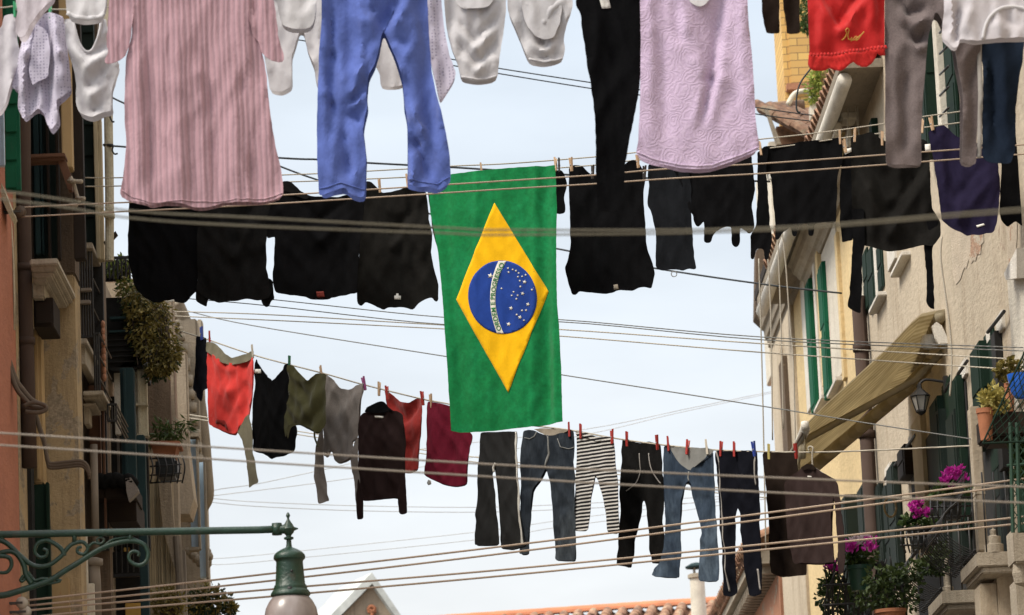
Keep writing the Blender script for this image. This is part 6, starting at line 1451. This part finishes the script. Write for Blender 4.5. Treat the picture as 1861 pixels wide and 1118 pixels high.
for i in range(n-1):
    for k in (0, seg):
        a = i*(seg+1)+k; ff.append((a, a+seg+1, m_+a+seg+1, m_+a))
for k in range(seg):
    a = (n-1)*(seg+1)+k; ff.append((a, a+1, m_+a+1, m_+a)); ff.append((k, m_+k, m_+k+1, k+1))
mb.add(vv2, ff); mb.build('canvas', M['canvas'], AW, smooth=False)
f0 = near[-1]; mb = MB(); mb.tube([f0+Vector((0,-.05,-.02)), f0+Vector((0,2.65,-.12))], .035, 10); mb.build('front_bar', M['white_st'], AW, smooth=True)
# valance hanging from the front bar, scalloped
vv = []; ns = 40
for k in range(ns+1):
    t = k/ns; y = f0.y+2.6*t; d = .16+.03*abs(math.sin(t*math.pi*8)); x = f0.x+.012*math.sin(t*30)
    vv += [Vector((x,y,f0.z-.1*t)), Vector((x-.01,y,f0.z-.1*t-d)), Vector((x+.01,y,f0.z-.1*t)), Vector((x,y,f0.z-.1*t-d))]
ff = []
for k in range(ns):
    a = 4*k; ff += [(a,a+4,a+5,a+1),(a+2,a+3,a+7,a+6),(a+1,a+5,a+7,a+3),(a,a+2,a+6,a+4)]
mb = MB().add(vv, ff); mb.build('valance', M['canvas'], AW, smooth=True)
mb = MB(); mb.prism([atY(u,v,Yw-.02) for u,v in [(1694,592),(1702,585),(1712,592),(1721,612),(1722,624),(1706,625),(1700,614)]], (0,.05,0)); mb.build('arm_cover', M['white_st'], AW)
mb = MB(); mb.lathe(atY(1690,622,Yw+.2), [(.001,-.05),(.05,-.045),(.07,0),(.05,.05),(.001,.055)], 14); mb.build('motor_cap', M['white_st'], AW, smooth=True)
mb = MB(); e1 = atY(1690,640,Yw+.5); mb.tube([atX(1712,640,W), atY(1664,690,Yw+.5), f0+Vector((0.03,.5,-.02))], .026, 8); mb.tube([atX(1690,660,W), atY(1650,705,Yw+1), f0+Vector((0.03,1.9,-.14))], .05, 8)
mb.tube([near[0]+Vector((-.05,0,-.03)), near[0]+Vector((-.05,1.9,-.05))], .045, 10); mb.build('folding_arms', M['canvas'], AW, smooth=True)
mb = MB(); mb.tube([f0+Vector((-.01,-.03,-.03)), f0+Vector((-.2,.1,-.32))], .012, 7); mb.build('crank_rod', M['pipe_g'], AW)
mb = MB(); mb.lathe(f0+Vector((0,-.05,0)), [(.001,-.035),(.026,-.03),(.03,0),(.026,.03),(.001,.035)], 12); mb.build('end_cap', M['white_st'], AW, smooth=True)
# wall lantern
WL = thing('wall_lantern', 'black wall lantern with a pale glass under the awning', 'lantern', atX(1672,748,W-.2))
Yl = atX(1672,720,W-.2).y; q = atY(1672,720,Yl); sc_ = (q-CAM).dot(FW)/FPX
mb = MB(); mb.lathe(q+Vector((0,0,0)), [(.0,.0)] and [(.001,25*sc_),(4*sc_,22*sc_),(5*sc_,14*sc_),(9*sc_,10*sc_),(18*sc_,2*sc_),(19*sc_,0),(15*sc_,-.5*sc_)], 6); 
for k in range(6):
    a = 2*math.pi*k/6; mb.tube([q+Vector((17*sc_*math.cos(a),17*sc_*math.sin(a),-1*sc_)), q+Vector((9*sc_*math.cos(a),9*sc_*math.sin(a),-27*sc_))], 1.1*sc_, 5)
mb.lathe(q, [(9.5*sc_,-26*sc_),(10*sc_,-29*sc_),(4*sc_,-34*sc_),(.001,-36*sc_)][::-1], 6)
mb.build('cage', M['bar'], WL)
m, nt, b = new_mat('frosted_glass'); b.inputs['Base Color'].default_value = (.42,.40,.36,1); b.inputs['Roughness'].default_value = .35; b.inputs['Transmission Weight'].default_value = .3; M['frost'] = m
MB().lathe(q, [(.001,-26*sc_),(8*sc_,-26*sc_),(15.5*sc_,-1*sc_),(.001,-1*sc_)], 6).build('glass', M['frost'], WL)
mb = MB(); mb.tube(curve([q+Vector((0,0,22*sc_)), q+Vector((.05,0,30*sc_)), Vector((W-.02,Yl,q.z+24*sc_))],5), 2.5*sc_, 8); mb.box((W-.03,Yl-.04,q.z+10*sc_),(W+.01,Yl+.04,q.z+34*sc_)); mb.build('bracket', M['bar'], WL)
mb = MB()
for u, v in ((1600,615),(1545,540)): pass
# ---- flowers and pots on the right
def flower(name, label, fl, lv, pot, Y, petal='petal_m', leafm='leaf_g', n=13, cat='plant', pl=.036):
    t = plant(name, label, cat, atY(sum(p[0] for p in lv)/len(lv), max(p[1] for p in lv)+10, Y), 'potted plants')
    mb = MB(); st = MB()
    for u, v, r in fl:
        c = atY(u, v, Y-.1); 
        for _ in range(n):
            d = Vector((rnd.gauss(0,1), rnd.gauss(0,1), rnd.gauss(0,.8))).normalized(); p = c + d*r*.85*rnd.random()**.5
            for k in range(4): mb.leaf(p, Vector((rnd.uniform(-.7,.7), rnd.uniform(-.7,.7), rnd.uniform(.2,1))), pl*rnd.uniform(.7,1.2), pl*.5, .3)
        for k in range(4): st.tube(curve([c+Vector((rnd.uniform(-r,r),0,0)), atY(lv[0][0]+rnd.uniform(-8,8), lv[0][1], Y)],3), .004, 5)
    if fl: mb.build('flowers', M[petal], t); st.build('stems', M['leaf_d'], t)
    mb = MB()
    for u, v, r in lv: leaves(mb, atY(u, v, Y), r*.9, 60, .042, .032, down=.1, out=.8)
    mb.build('leaves', M[leafm], t)
    if pot:
        u0, v0, u1, v1, mt_ = pot; c = atY((u0+u1)/2, v1, Y); s = (c-CAM).dot(FW)/FPX; w = (u1-u0)/2*s; h = (v1-v0)*s
        smooth_by_angle(MB().lathe(c, [(.001,0),(w*.72,0),(w*.95,h*.84),(w*1.06,h*.85),(w*1.06,h),(w*.9,h),(w*.85,h*.9),(.001,h*.9)], 20).build('pot', M[mt_], t))
    return t
flower('cyclamen', 'magenta cyclamen in front of the dark doorway, highest of the flowers', [(1725,862,.05),(1740,858,.05),(1732,872,.06),(1750,872,.045),(1718,874,.04)], [(1715,892,.06),(1732,896,.07),(1750,894,.05),(1704,898,.04)], (1712,900,1752,945,'plastic_bk'), 25.6)
flower('cyclamen', 'magenta cyclamen between the shutters and the dark doorway', [(1660,925,.045),(1670,918,.04),(1668,934,.05),(1684,934,.045)], [(1652,950,.05),(1668,955,.06),(1686,952,.05),(1696,958,.04)], (1650,958,1692,996,'plastic_bk'), 26.2)
t = flower('cyclamen', 'white and pink cyclamen in a green pot, beside the brown shirt', [(1558,984,.05),(1566,978,.045),(1574,986,.045),(1552,992,.035)], [(1548,1010,.06),(1565,1012,.07),(1582,1014,.06),(1572,1024,.06),(1552,1024,.05)], (1541,1028,1588,1074,'plastic_gn'), 27.0, 'petal_w')
for u, v in ((1578,996),(1584,992),(1548,1000),(1544,996)):
    c = atY(u, v, 26.85); mb = MB()
    for _ in range(14): mb.leaf(c+Vector((rnd.uniform(-.03,.03),rnd.uniform(-.03,.03),rnd.uniform(-.03,.03))), Vector((rnd.uniform(-.7,.7), rnd.uniform(-.7,.7), rnd.uniform(.2,1))), .05, .026, .3)
    mb.build('pink_flower', M['petal_m'], t)
flower('cyclamen', 'small magenta cyclamen under the hem of the brown shirt', [(1508,1032,.035),(1516,1030,.04),(1522,1038,.03)], [(1508,1054,.06),(1520,1062,.06),(1500,1070,.05),(1530,1076,.06)], None, 27.4)
flower('climbing_plant', 'tangled green climber behind the iron railings at bottom right', [], [(1590,1050,.08),(1606,1066,.09),(1622,1050,.08),(1640,1046,.09),(1658,1038,.08),(1660,1060,.07),(1612,1086,.1),(1632,1080,.1),(1650,1090,.08),(1700,1010,.06),(1712,1000,.05),(1680,1030,.06),(1706,1032,.05),(1620,1100,.1),(1600,1104,.09),(1572,1090,.06)], (1592,1108,1650,1150,'terracotta'), 26.6, leafm='leaf_m')
flower('leafy_plant', 'dark leafy plant at the bottom, under the green flower pot', [], [(1500,1085,.07),(1515,1095,.08),(1532,1088,.07),(1550,1084,.06),(1520,1110,.08),(1545,1104,.08),(1566,1082,.05),(1578,1062,.05)], None, 27.6, leafm='leaf_d')
mb = MB()
for k in range(26):
    u = 1500+k*5; mb.tube(curve([atY(u,1150,27.2), atY(u+rnd.uniform(-8,8),1090,27.1), atY(u+rnd.uniform(-12,16),1010+rnd.uniform(0,40),27.0)],4), .006, 5)
mb.tube(curve([atY(u,v,27.0) for u,v in [(1560,1150),(1590,1090),(1602,1030),(1600,1022)]],5), .018, 7); mb.tube(curve([atY(u,v,27.0) for u,v in [(1612,1150),(1608,1080),(1600,1022)]],5), .018, 7)
mb.tube(curve([atY(u,v,26.6) for u,v in [(1648,1150),(1644,1090),(1636,1055)]],5), .012, 7)
for z_ in (1064,1100): mb.tube([atY(1495,z_,27.0), atY(1680,z_-10,27.0)], .008, 6)
t = thing('iron_trellis', 'tangled black iron trellis of thin bars between the dark leafy plant and the green climber', 'trellis', atY(1590,1150,27.2)); each(mb, 'bar', M['bar'], t, True)
# flower racks
for lab, u0, u1, v0, v1, Y in (('black wire flower rack under the highest magenta cyclamen', 1692, 1766, 904, 956, 25.4), ('black wire flower rack under the magenta cyclamen by the grey-green shutters', 1638, 1700, 962, 1004, 26.0)):
    t = thing('flower_rack', lab, 'flower rack', atY((u0+u1)/2, v1, Y), 'black wire flower racks'); mb = MB(); n = 7
    for k in range(n): mb.tube(curve([atY(u0+(u1-u0)*k/(n-1),v0,Y+.1), atY(u0+(u1-u0)*k/(n-1),(v0+v1)/2,Y-.1), atY(u0+8+(u1-u0-16)*k/(n-1),v1,Y+.1)],4), .006, 5)
    for f in (.05,.35,.7): mb.tube([atY(u0-2,v0+(v1-v0)*f,Y), atY(u1+2,v0+(v1-v0)*f-3,Y)], .007, 6)
    each(mb, 'wire', M['bar'], t, True)
# upper right balcony of pots behind a wire fence
Yp = 22.9
flower('succulent', 'yellow-green rosette succulent in a terracotta pot behind the wire mesh', [], [(1795,722,.05),(1806,716,.05),(1812,730,.05),(1798,736,.04),(1818,738,.04)], (1778,742,1808,800,'terracotta'), Yp+.1, leafm='succ')
flower('pot_plant', 'reddish plant in a terracotta pot between the succulent and the blue bowl', [], [(1826,672,.05),(1834,666,.05),(1844,676,.05),(1838,690,.04)], (1828,696,1846,748,'terracotta'), Yp+.3, leafm='leaf_y')
c = atY(1858,700,Yp); s = (c-CAM).dot(FW)/FPX
tag(smooth_by_angle(MB().lathe(c-Vector((0,0,26*s)), [(.001,0),(14*s,2*s),(22*s,14*s),(26*s,40*s),(27*s,46*s),(24*s,46*s),(20*s,20*s),(.001,8*s)], 24).build('blue_bowl', solid('blue_glaze', (.015,.10,.45), .25, var=.3, ns=18))), 'blue glazed bowl behind the wire mesh at the right edge', 'bowl')
mb = MB(); fb(mb, 1790,748,1900,790, Yp+.1,.4,.01); fb(mb, 1800,790,1900,800,Yp+.15,.3,.01); tag(mb.build('flower_shelf', M['darkwood']), 'dark wooden shelf under the pots at the right edge', 'shelf')
t = thing('wire_mesh', 'green wire mesh fence around the pots at the right edge', 'fence', atY(1830,960,Yp))
mb = MB()
def mesh_(mb, corners, nu, nv, r):
    a, b, c, d = corners   # top-left, top-right, bottom-right, bottom-left
    A = lambda s, t: a.lerp(b, s).lerp(d.lerp(c, s), t)
    for k in range(-nv, nu):
        for sgn in (1, -1):
            pts = []
            for j in range(nv+1):
                s = (k+j)/nu if sgn == 1 else (k+nv-j)/nu
                if 0 <= s <= 1: pts.append(A(s, j/nv))
            if len(pts) > 1: mb.tube(pts, r, 5)
mesh_(mb, [atY(1860,640,Yp-.2), atY(1920,600,Yp-.2), atY(1920,800,Yp-.2), atY(1786,806,Yp-.2)], 8, 8, .0028)
mb.tube([atY(1786,806,Yp-.2), atY(1862,640,Yp-.2)], .006, 6); mb.tube([atY(1786,806,Yp-.2), atY(1920,800,Yp-.2)], .006, 6)
mb.build('upper_mesh', M['green_dk'], t)
mb = MB(); mesh_(mb, [atY(1836,770,Yp), atY(1910,770,Yp), atY(1910,966,Yp), atY(1842,966,Yp)], 5, 10, .003)
for u in (1836,1848): mb.tube([atY(u,768,Yp), atY(u+5,968,Yp)], .012, 6)
for v in (846,): mb.tube([atY(1830,v,Yp), atY(1910,v-6,Yp)], .008, 6)
mb.build('lower_mesh', M['green_pale'], t)
mb = MB(); fb(mb, 1846,764,1900,966, Yp+.3,.05); tag(mb.build('green_screen', M['green_pale']), 'green screen panel behind the lower wire mesh, right edge', 'screen')
flower('trailing_plant', 'trailing green plant hanging beside the wire mesh, right edge', [], [(1850,790,.05),(1855,806,.05),(1851,820,.04),(1856,835,.04),(1852,860,.03)], None, Yp+.2, leafm='leaf_g')
# ================================================================= far end of the alley
HR = thing('house', 'old red-plastered house low at the far right, behind the brown trousers', 'house', (6, 47, 0))
z6 = atX(1400,975,3.25).z
MB().box((3.45, YE+.5, 0), (9, 60, z6)).build('wall', M['brickred'], HR)
mb = MB(); mb.box((3.2, YE+.5, z6), (3.6, 60, z6+.1)); mb.box((3.28, YE+.5, z6-.06),(3.5,60,z6)); mb.build('eaves', M['stone'], HR)
pr = [(YE+.55, z6-.06)]
for k in range(60): y_ = YE+.6+k*.26; pr += [(y_, z6-.075), (y_, z6-.16), (y_+.12, z6-.16), (y_+.12, z6-.075)]
pr += [(YE+16.3, z6-.06)]; mb = MB(); mb.prism([(3.25, a_, b_) for a_, b_ in pr], (.21,0,0)); mb.build('dentils', M['stone_dk'], HR)
mb = MB(); tiles(mb, (3.15, YE+.5, z6+.12), (0,1,0), (1,0,.4), 70, 4); mb.build('roof', M['tile'], HR)
HF = thing('house', 'distant house with an orange ridge and mottled tile roof, bottom centre', 'house', (3, 72, 0))
rb = atY(1345,1098,64.5); r_ = ray(850,1131); ra = CAM + r_*((rb.z-CAM.z)/r_.z)
zr = rb.z; ra = ra + (ra-rb)*.35
al = (rb-ra); L = al.length; al.normalize(); dn = Vector((al.y, -al.x, 0)).normalized()
if dn.y > 0: dn = -dn
mb = MB(); m_ = 11; o = ra + dn*(m_*.36*.92) - Vector((0,0,m_*.36*.39))
up_ = (ra-o).normalized(); tiles(mb, o, al, up_, int(L/.24), m_, .24, .36); mb.build('roof', M['tile'], HF)
mb = MB()
k = 0
while k*.4 < L: 
    p = ra + al*(k*.4); barrel(mb, p+Vector((0,0,.04)), p+al*.44+Vector((0,0,.05)), .11, .095, (0,0,1)); k += 1
mb.build('ridge', solid('orange_ridge_tile', (.45,.17,.085), .85, var=.25, ns=2), HF)
c1, c2 = o+al*.2, o+al*(L-.2)
mb = MB(); mb.hexa([Vector((c1.x,c1.y,0)), Vector((c2.x,c2.y,0)), Vector((c2.x,c2.y+8,0)), Vector((c1.x,c1.y+8,0))], [Vector((c1.x,c1.y,o.z-.05)), Vector((c2.x,c2.y,o.z-.05)), Vector((c2.x,c2.y+8,o.z-.05)), Vector((c1.x,c1.y+8,o.z-.05))]); mb.build('wall', M['beige'], HF)
t = thing('chimney_pipe', 'pale round chimney pipe with a flat cap, below the flared jeans', 'chimney', atY(1272,1150,60))
c = atY(1272,1150,60); s = (c-CAM).dot(FW)/FPX
MB().lathe(c-Vector((0,0,1.2)), [(15*s,0),(14.5*s,1.2),(13.2*s,1.2+100*s),(13*s,1.2+108*s),(.001,1.2+108*s)], 20).build('pipe', M['palewhite'], t, smooth=False)
smooth_by_angle(t.children[0])
smooth_by_angle(MB().lathe(c, [(13*s,98*s),(17*s,100*s),(17*s,106*s),(13*s,108*s)], 20).build('collar', M['stone'], t))
smooth_by_angle(MB().lathe(c, [(.001,118*s),(20*s,118*s),(21*s,121*s),(10*s,127*s),(.001,129*s)], 20).build('cap', M['teal'], t))
mb = MB()
for a in (0,2.1,4.2): mb.tube([c+Vector((9*s*math.cos(a),9*s*math.sin(a),107*s)), c+Vector((9*s*math.cos(a),9*s*math.sin(a),119*s))], 2*s, 6)
mb.build('cap_struts', M['stone_dk'], t)
t = thing('gable', 'grey stone gable with pale metal roof edges, low between lamp and jeans', 'gable', atY(665,1160,62))
Yg = 62
ap = atY(677,1062,Yg); bl = atY(622,1118,Yg); br_ = atY(716,1118,Yg)
def ext(a, b, k): return a+(b-a)*k
bl2, br2 = ext(ap, bl, 2.6), ext(ap, br_, 2.9); bl2.y = br2.y = Yg
zb = min(bl2.z, br2.z); bl2 = ext(ap, bl, (ap.z-zb)/(ap.z-bl.z)); br2 = ext(ap, br_, (ap.z-zb)/(ap.z-br_.z))
mb = MB(); mb.prism([ap, bl2, br2], (-.3,1.6,0)); mb.hexa([bl2-Vector((0,0,9)), br2-Vector((0,0,9)), br2-Vector((.3,-1.6,9)), bl2-Vector((.3,-1.6,9))], [bl2, br2, br2+Vector((-.3,1.6,0)), bl2+Vector((-.3,1.6,0))]); mb.build('wall', M['greybrown'], t)
mb = MB(); u_ = Vector((0,0,.13)); bk = Vector((-.55,1.75,0)); f_ = Vector((0,-.12,0))
for e, nm in ((bl2, 0), (br2, 1)):
    e = ext(ap, e, 1.04); P0 = [ap+f_+Vector((0,0,.0)), e+f_, e+f_+u_, ap+f_+u_*1.3]
    mb.hexa(P0, [p+bk for p in P0])
mb.build('roof', solid('weathered_zinc', (.42,.44,.42), .6, var=.25, ns=6), t)
mb = MB(); mb.tube(curve([atY(u,v,Yg-.05) for u,v in [(676,1130),(676,1112),(670,1108),(674,1102),(681,1106),(677,1114)]],4), .03, 7); mb.tube([atY(668,1112,Yg-.05), atY(684,1112,Yg-.05)], .025, 6); mb.build('rusty_ornament', M['terracotta'], t, smooth=True)
# ================================================================= ground, sky, light, camera
gm = plaster('street_paving', (.2,.19,.17), (.1,.095,.085))
tag(MB().box((-60,-30,-.3),(60,400,0)).build('ground', gm), kind='structure', label='paved alley floor', cat='ground')
w = bpy.data.worlds.new('World'); bpy.context.scene.world = w; w.use_nodes = True
nt = w.node_tree; bg = nt.nodes['Background']
SUN_EL, SUN_AZ = R(52), R(239)      # azimuth clockwise from +Y: behind the camera, to the left
sky = nt.nodes.new('ShaderNodeTexSky'); sky.sky_type = 'NISHITA'; sky.sun_disc = False
sky.sun_elevation = SUN_EL; sky.sun_rotation = SUN_AZ; sky.air_density = 1.0; sky.dust_density = 3.0; sky.ozone_density = 1.0
tc = nt.nodes.new('ShaderNodeTexCoord'); mp = nt.nodes.new('ShaderNodeMapping'); mp.inputs['Scale'].default_value = (1.4,1.4,4.5)
nt.links.new(tc.outputs['Generated'], mp.inputs['Vector'])
nz = nt.nodes.new('ShaderNodeTexNoise'); nz.inputs['Scale'].default_value = 2.6; nz.inputs['Detail'].default_value = 5; nz.inputs['Roughness'].default_value = .55
nt.links.new(mp.outputs['Vector'], nz.inputs['Vector'])
cl = nt.nodes.new('ShaderNodeValToRGB'); cl.color_ramp.elements[0].position = .3; cl.color_ramp.elements[0].color = (.70,.70,.70,1)
cl.color_ramp.elements[1].position = .7; cl.color_ramp.elements[1].color = (.9,.9,.9,1)
nt.links.new(nz.outputs['Fac'], cl.inputs['Fac'])
mx = nt.nodes.new('ShaderNodeMix'); mx.data_type = 'RGBA'
nt.links.new(cl.outputs['Color'], mx.inputs[0]); nt.links.new(sky.outputs['Color'], mx.inputs[6])
CLOUD = 6.1
sx = nt.nodes.new('ShaderNodeSeparateXYZ'); nt.links.new(tc.outputs['Generated'], sx.inputs[0])
gr = nt.nodes.new('ShaderNodeValToRGB'); gr.color_ramp.elements[0].position = .10; gr.color_ramp.elements[0].color = (.99,1.0,1.0,1); gr.color_ramp.elements[1].position = .30; gr.color_ramp.elements[1].color = (.78,.875,.97,1)
e = gr.color_ramp.elements.new(.36); e.color = (.84,.90,.97,1)
e = gr.color_ramp.elements.new(.75); e.color = (1.0,1.0,1.0,1)
nt.links.new(sx.outputs['Z'], gr.inputs['Fac'])
zb = nt.nodes.new('ShaderNodeMapRange'); zb.inputs['From Min'].default_value = .34; zb.inputs['From Max'].default_value = .8; zb.inputs['To Min'].default_value = 1; zb.inputs['To Max'].default_value = 2.3
nt.links.new(sx.outputs['Z'], zb.inputs['Value'])      # an overcast sky is brightest overhead
zm = nt.nodes.new('ShaderNodeMath'); zm.operation = 'MULTIPLY'; zm.inputs[1].default_value = CLOUD; nt.links.new(zb.outputs[0], zm.inputs[0])
sk = nt.nodes.new('ShaderNodeVectorMath'); sk.operation = 'SCALE'; nt.links.new(zm.outputs[0], sk.inputs['Scale']); nt.links.new(gr.outputs['Color'], sk.inputs[0])
n2 = nt.nodes.new('ShaderNodeTexNoise'); n2.inputs['Scale'].default_value = 6.5; n2.inputs['Detail'].default_value = 6; n2.inputs['Roughness'].default_value = .5
nt.links.new(mp.outputs['Vector'], n2.inputs['Vector'])
cr = nt.nodes.new('ShaderNodeMapRange'); cr.inputs['From Min'].default_value = .3; cr.inputs['From Max'].default_value = .7; cr.inputs['To Min'].default_value = .88; cr.inputs['To Max'].default_value = 1.08
nt.links.new(n2.outputs['Fac'], cr.inputs['Value'])
sm = nt.nodes.new('ShaderNodeVectorMath'); sm.operation = 'SCALE'; nt.links.new(sk.outputs[0], sm.inputs[0]); nt.links.new(cr.outputs[0], sm.inputs['Scale'])
nt.links.new(sm.outputs[0], mx.inputs[7])     # a thin bright overcast, whiter towards the horizon, over the blue
nt.links.new(mx.outputs[2], bg.inputs['Color']); bg.inputs['Strength'].default_value = .12
sl = bpy.data.lights.new('sun', 'SUN'); sl.energy = 2.9; sl.angle = R(20); sl.color = (1.0,.93,.82)
so = bpy.data.objects.new('sun', sl); C.objects.link(so)
dirv = Vector((math.sin(SUN_AZ)*math.cos(SUN_EL), math.cos(SUN_AZ)*math.cos(SUN_EL), math.sin(SUN_EL)))
so.rotation_euler = dirv.to_track_quat('Z', 'Y').to_euler(); so.location = (0,0,40)
cd = bpy.data.cameras.new('camera'); co = bpy.data.objects.new('camera', cd); C.objects.link(co)
cd.sensor_fit = 'HORIZONTAL'; cd.sensor_width = 36; cd.lens = 36*FPX/1861; cd.clip_start = .1; cd.clip_end = 2000
cd.dof.use_dof = True; cd.dof.focus_distance = 27; cd.dof.aperture_fstop = 7.4
mt = Matrix((RT, UP, -FW)).transposed().to_4x4(); mt.translation = CAM
co.matrix_world = mt
s = bpy.context.scene; s.camera = co
s.render.engine = 'CYCLES'; s.view_settings.view_transform = 'Standard'; s.view_settings.look = 'None'; s.view_settings.exposure = 0.55; s.view_settings.gamma = 1
s.cycles.max_bounces = 8; s.cycles.diffuse_bounces = 4; s.cycles.use_denoising = True
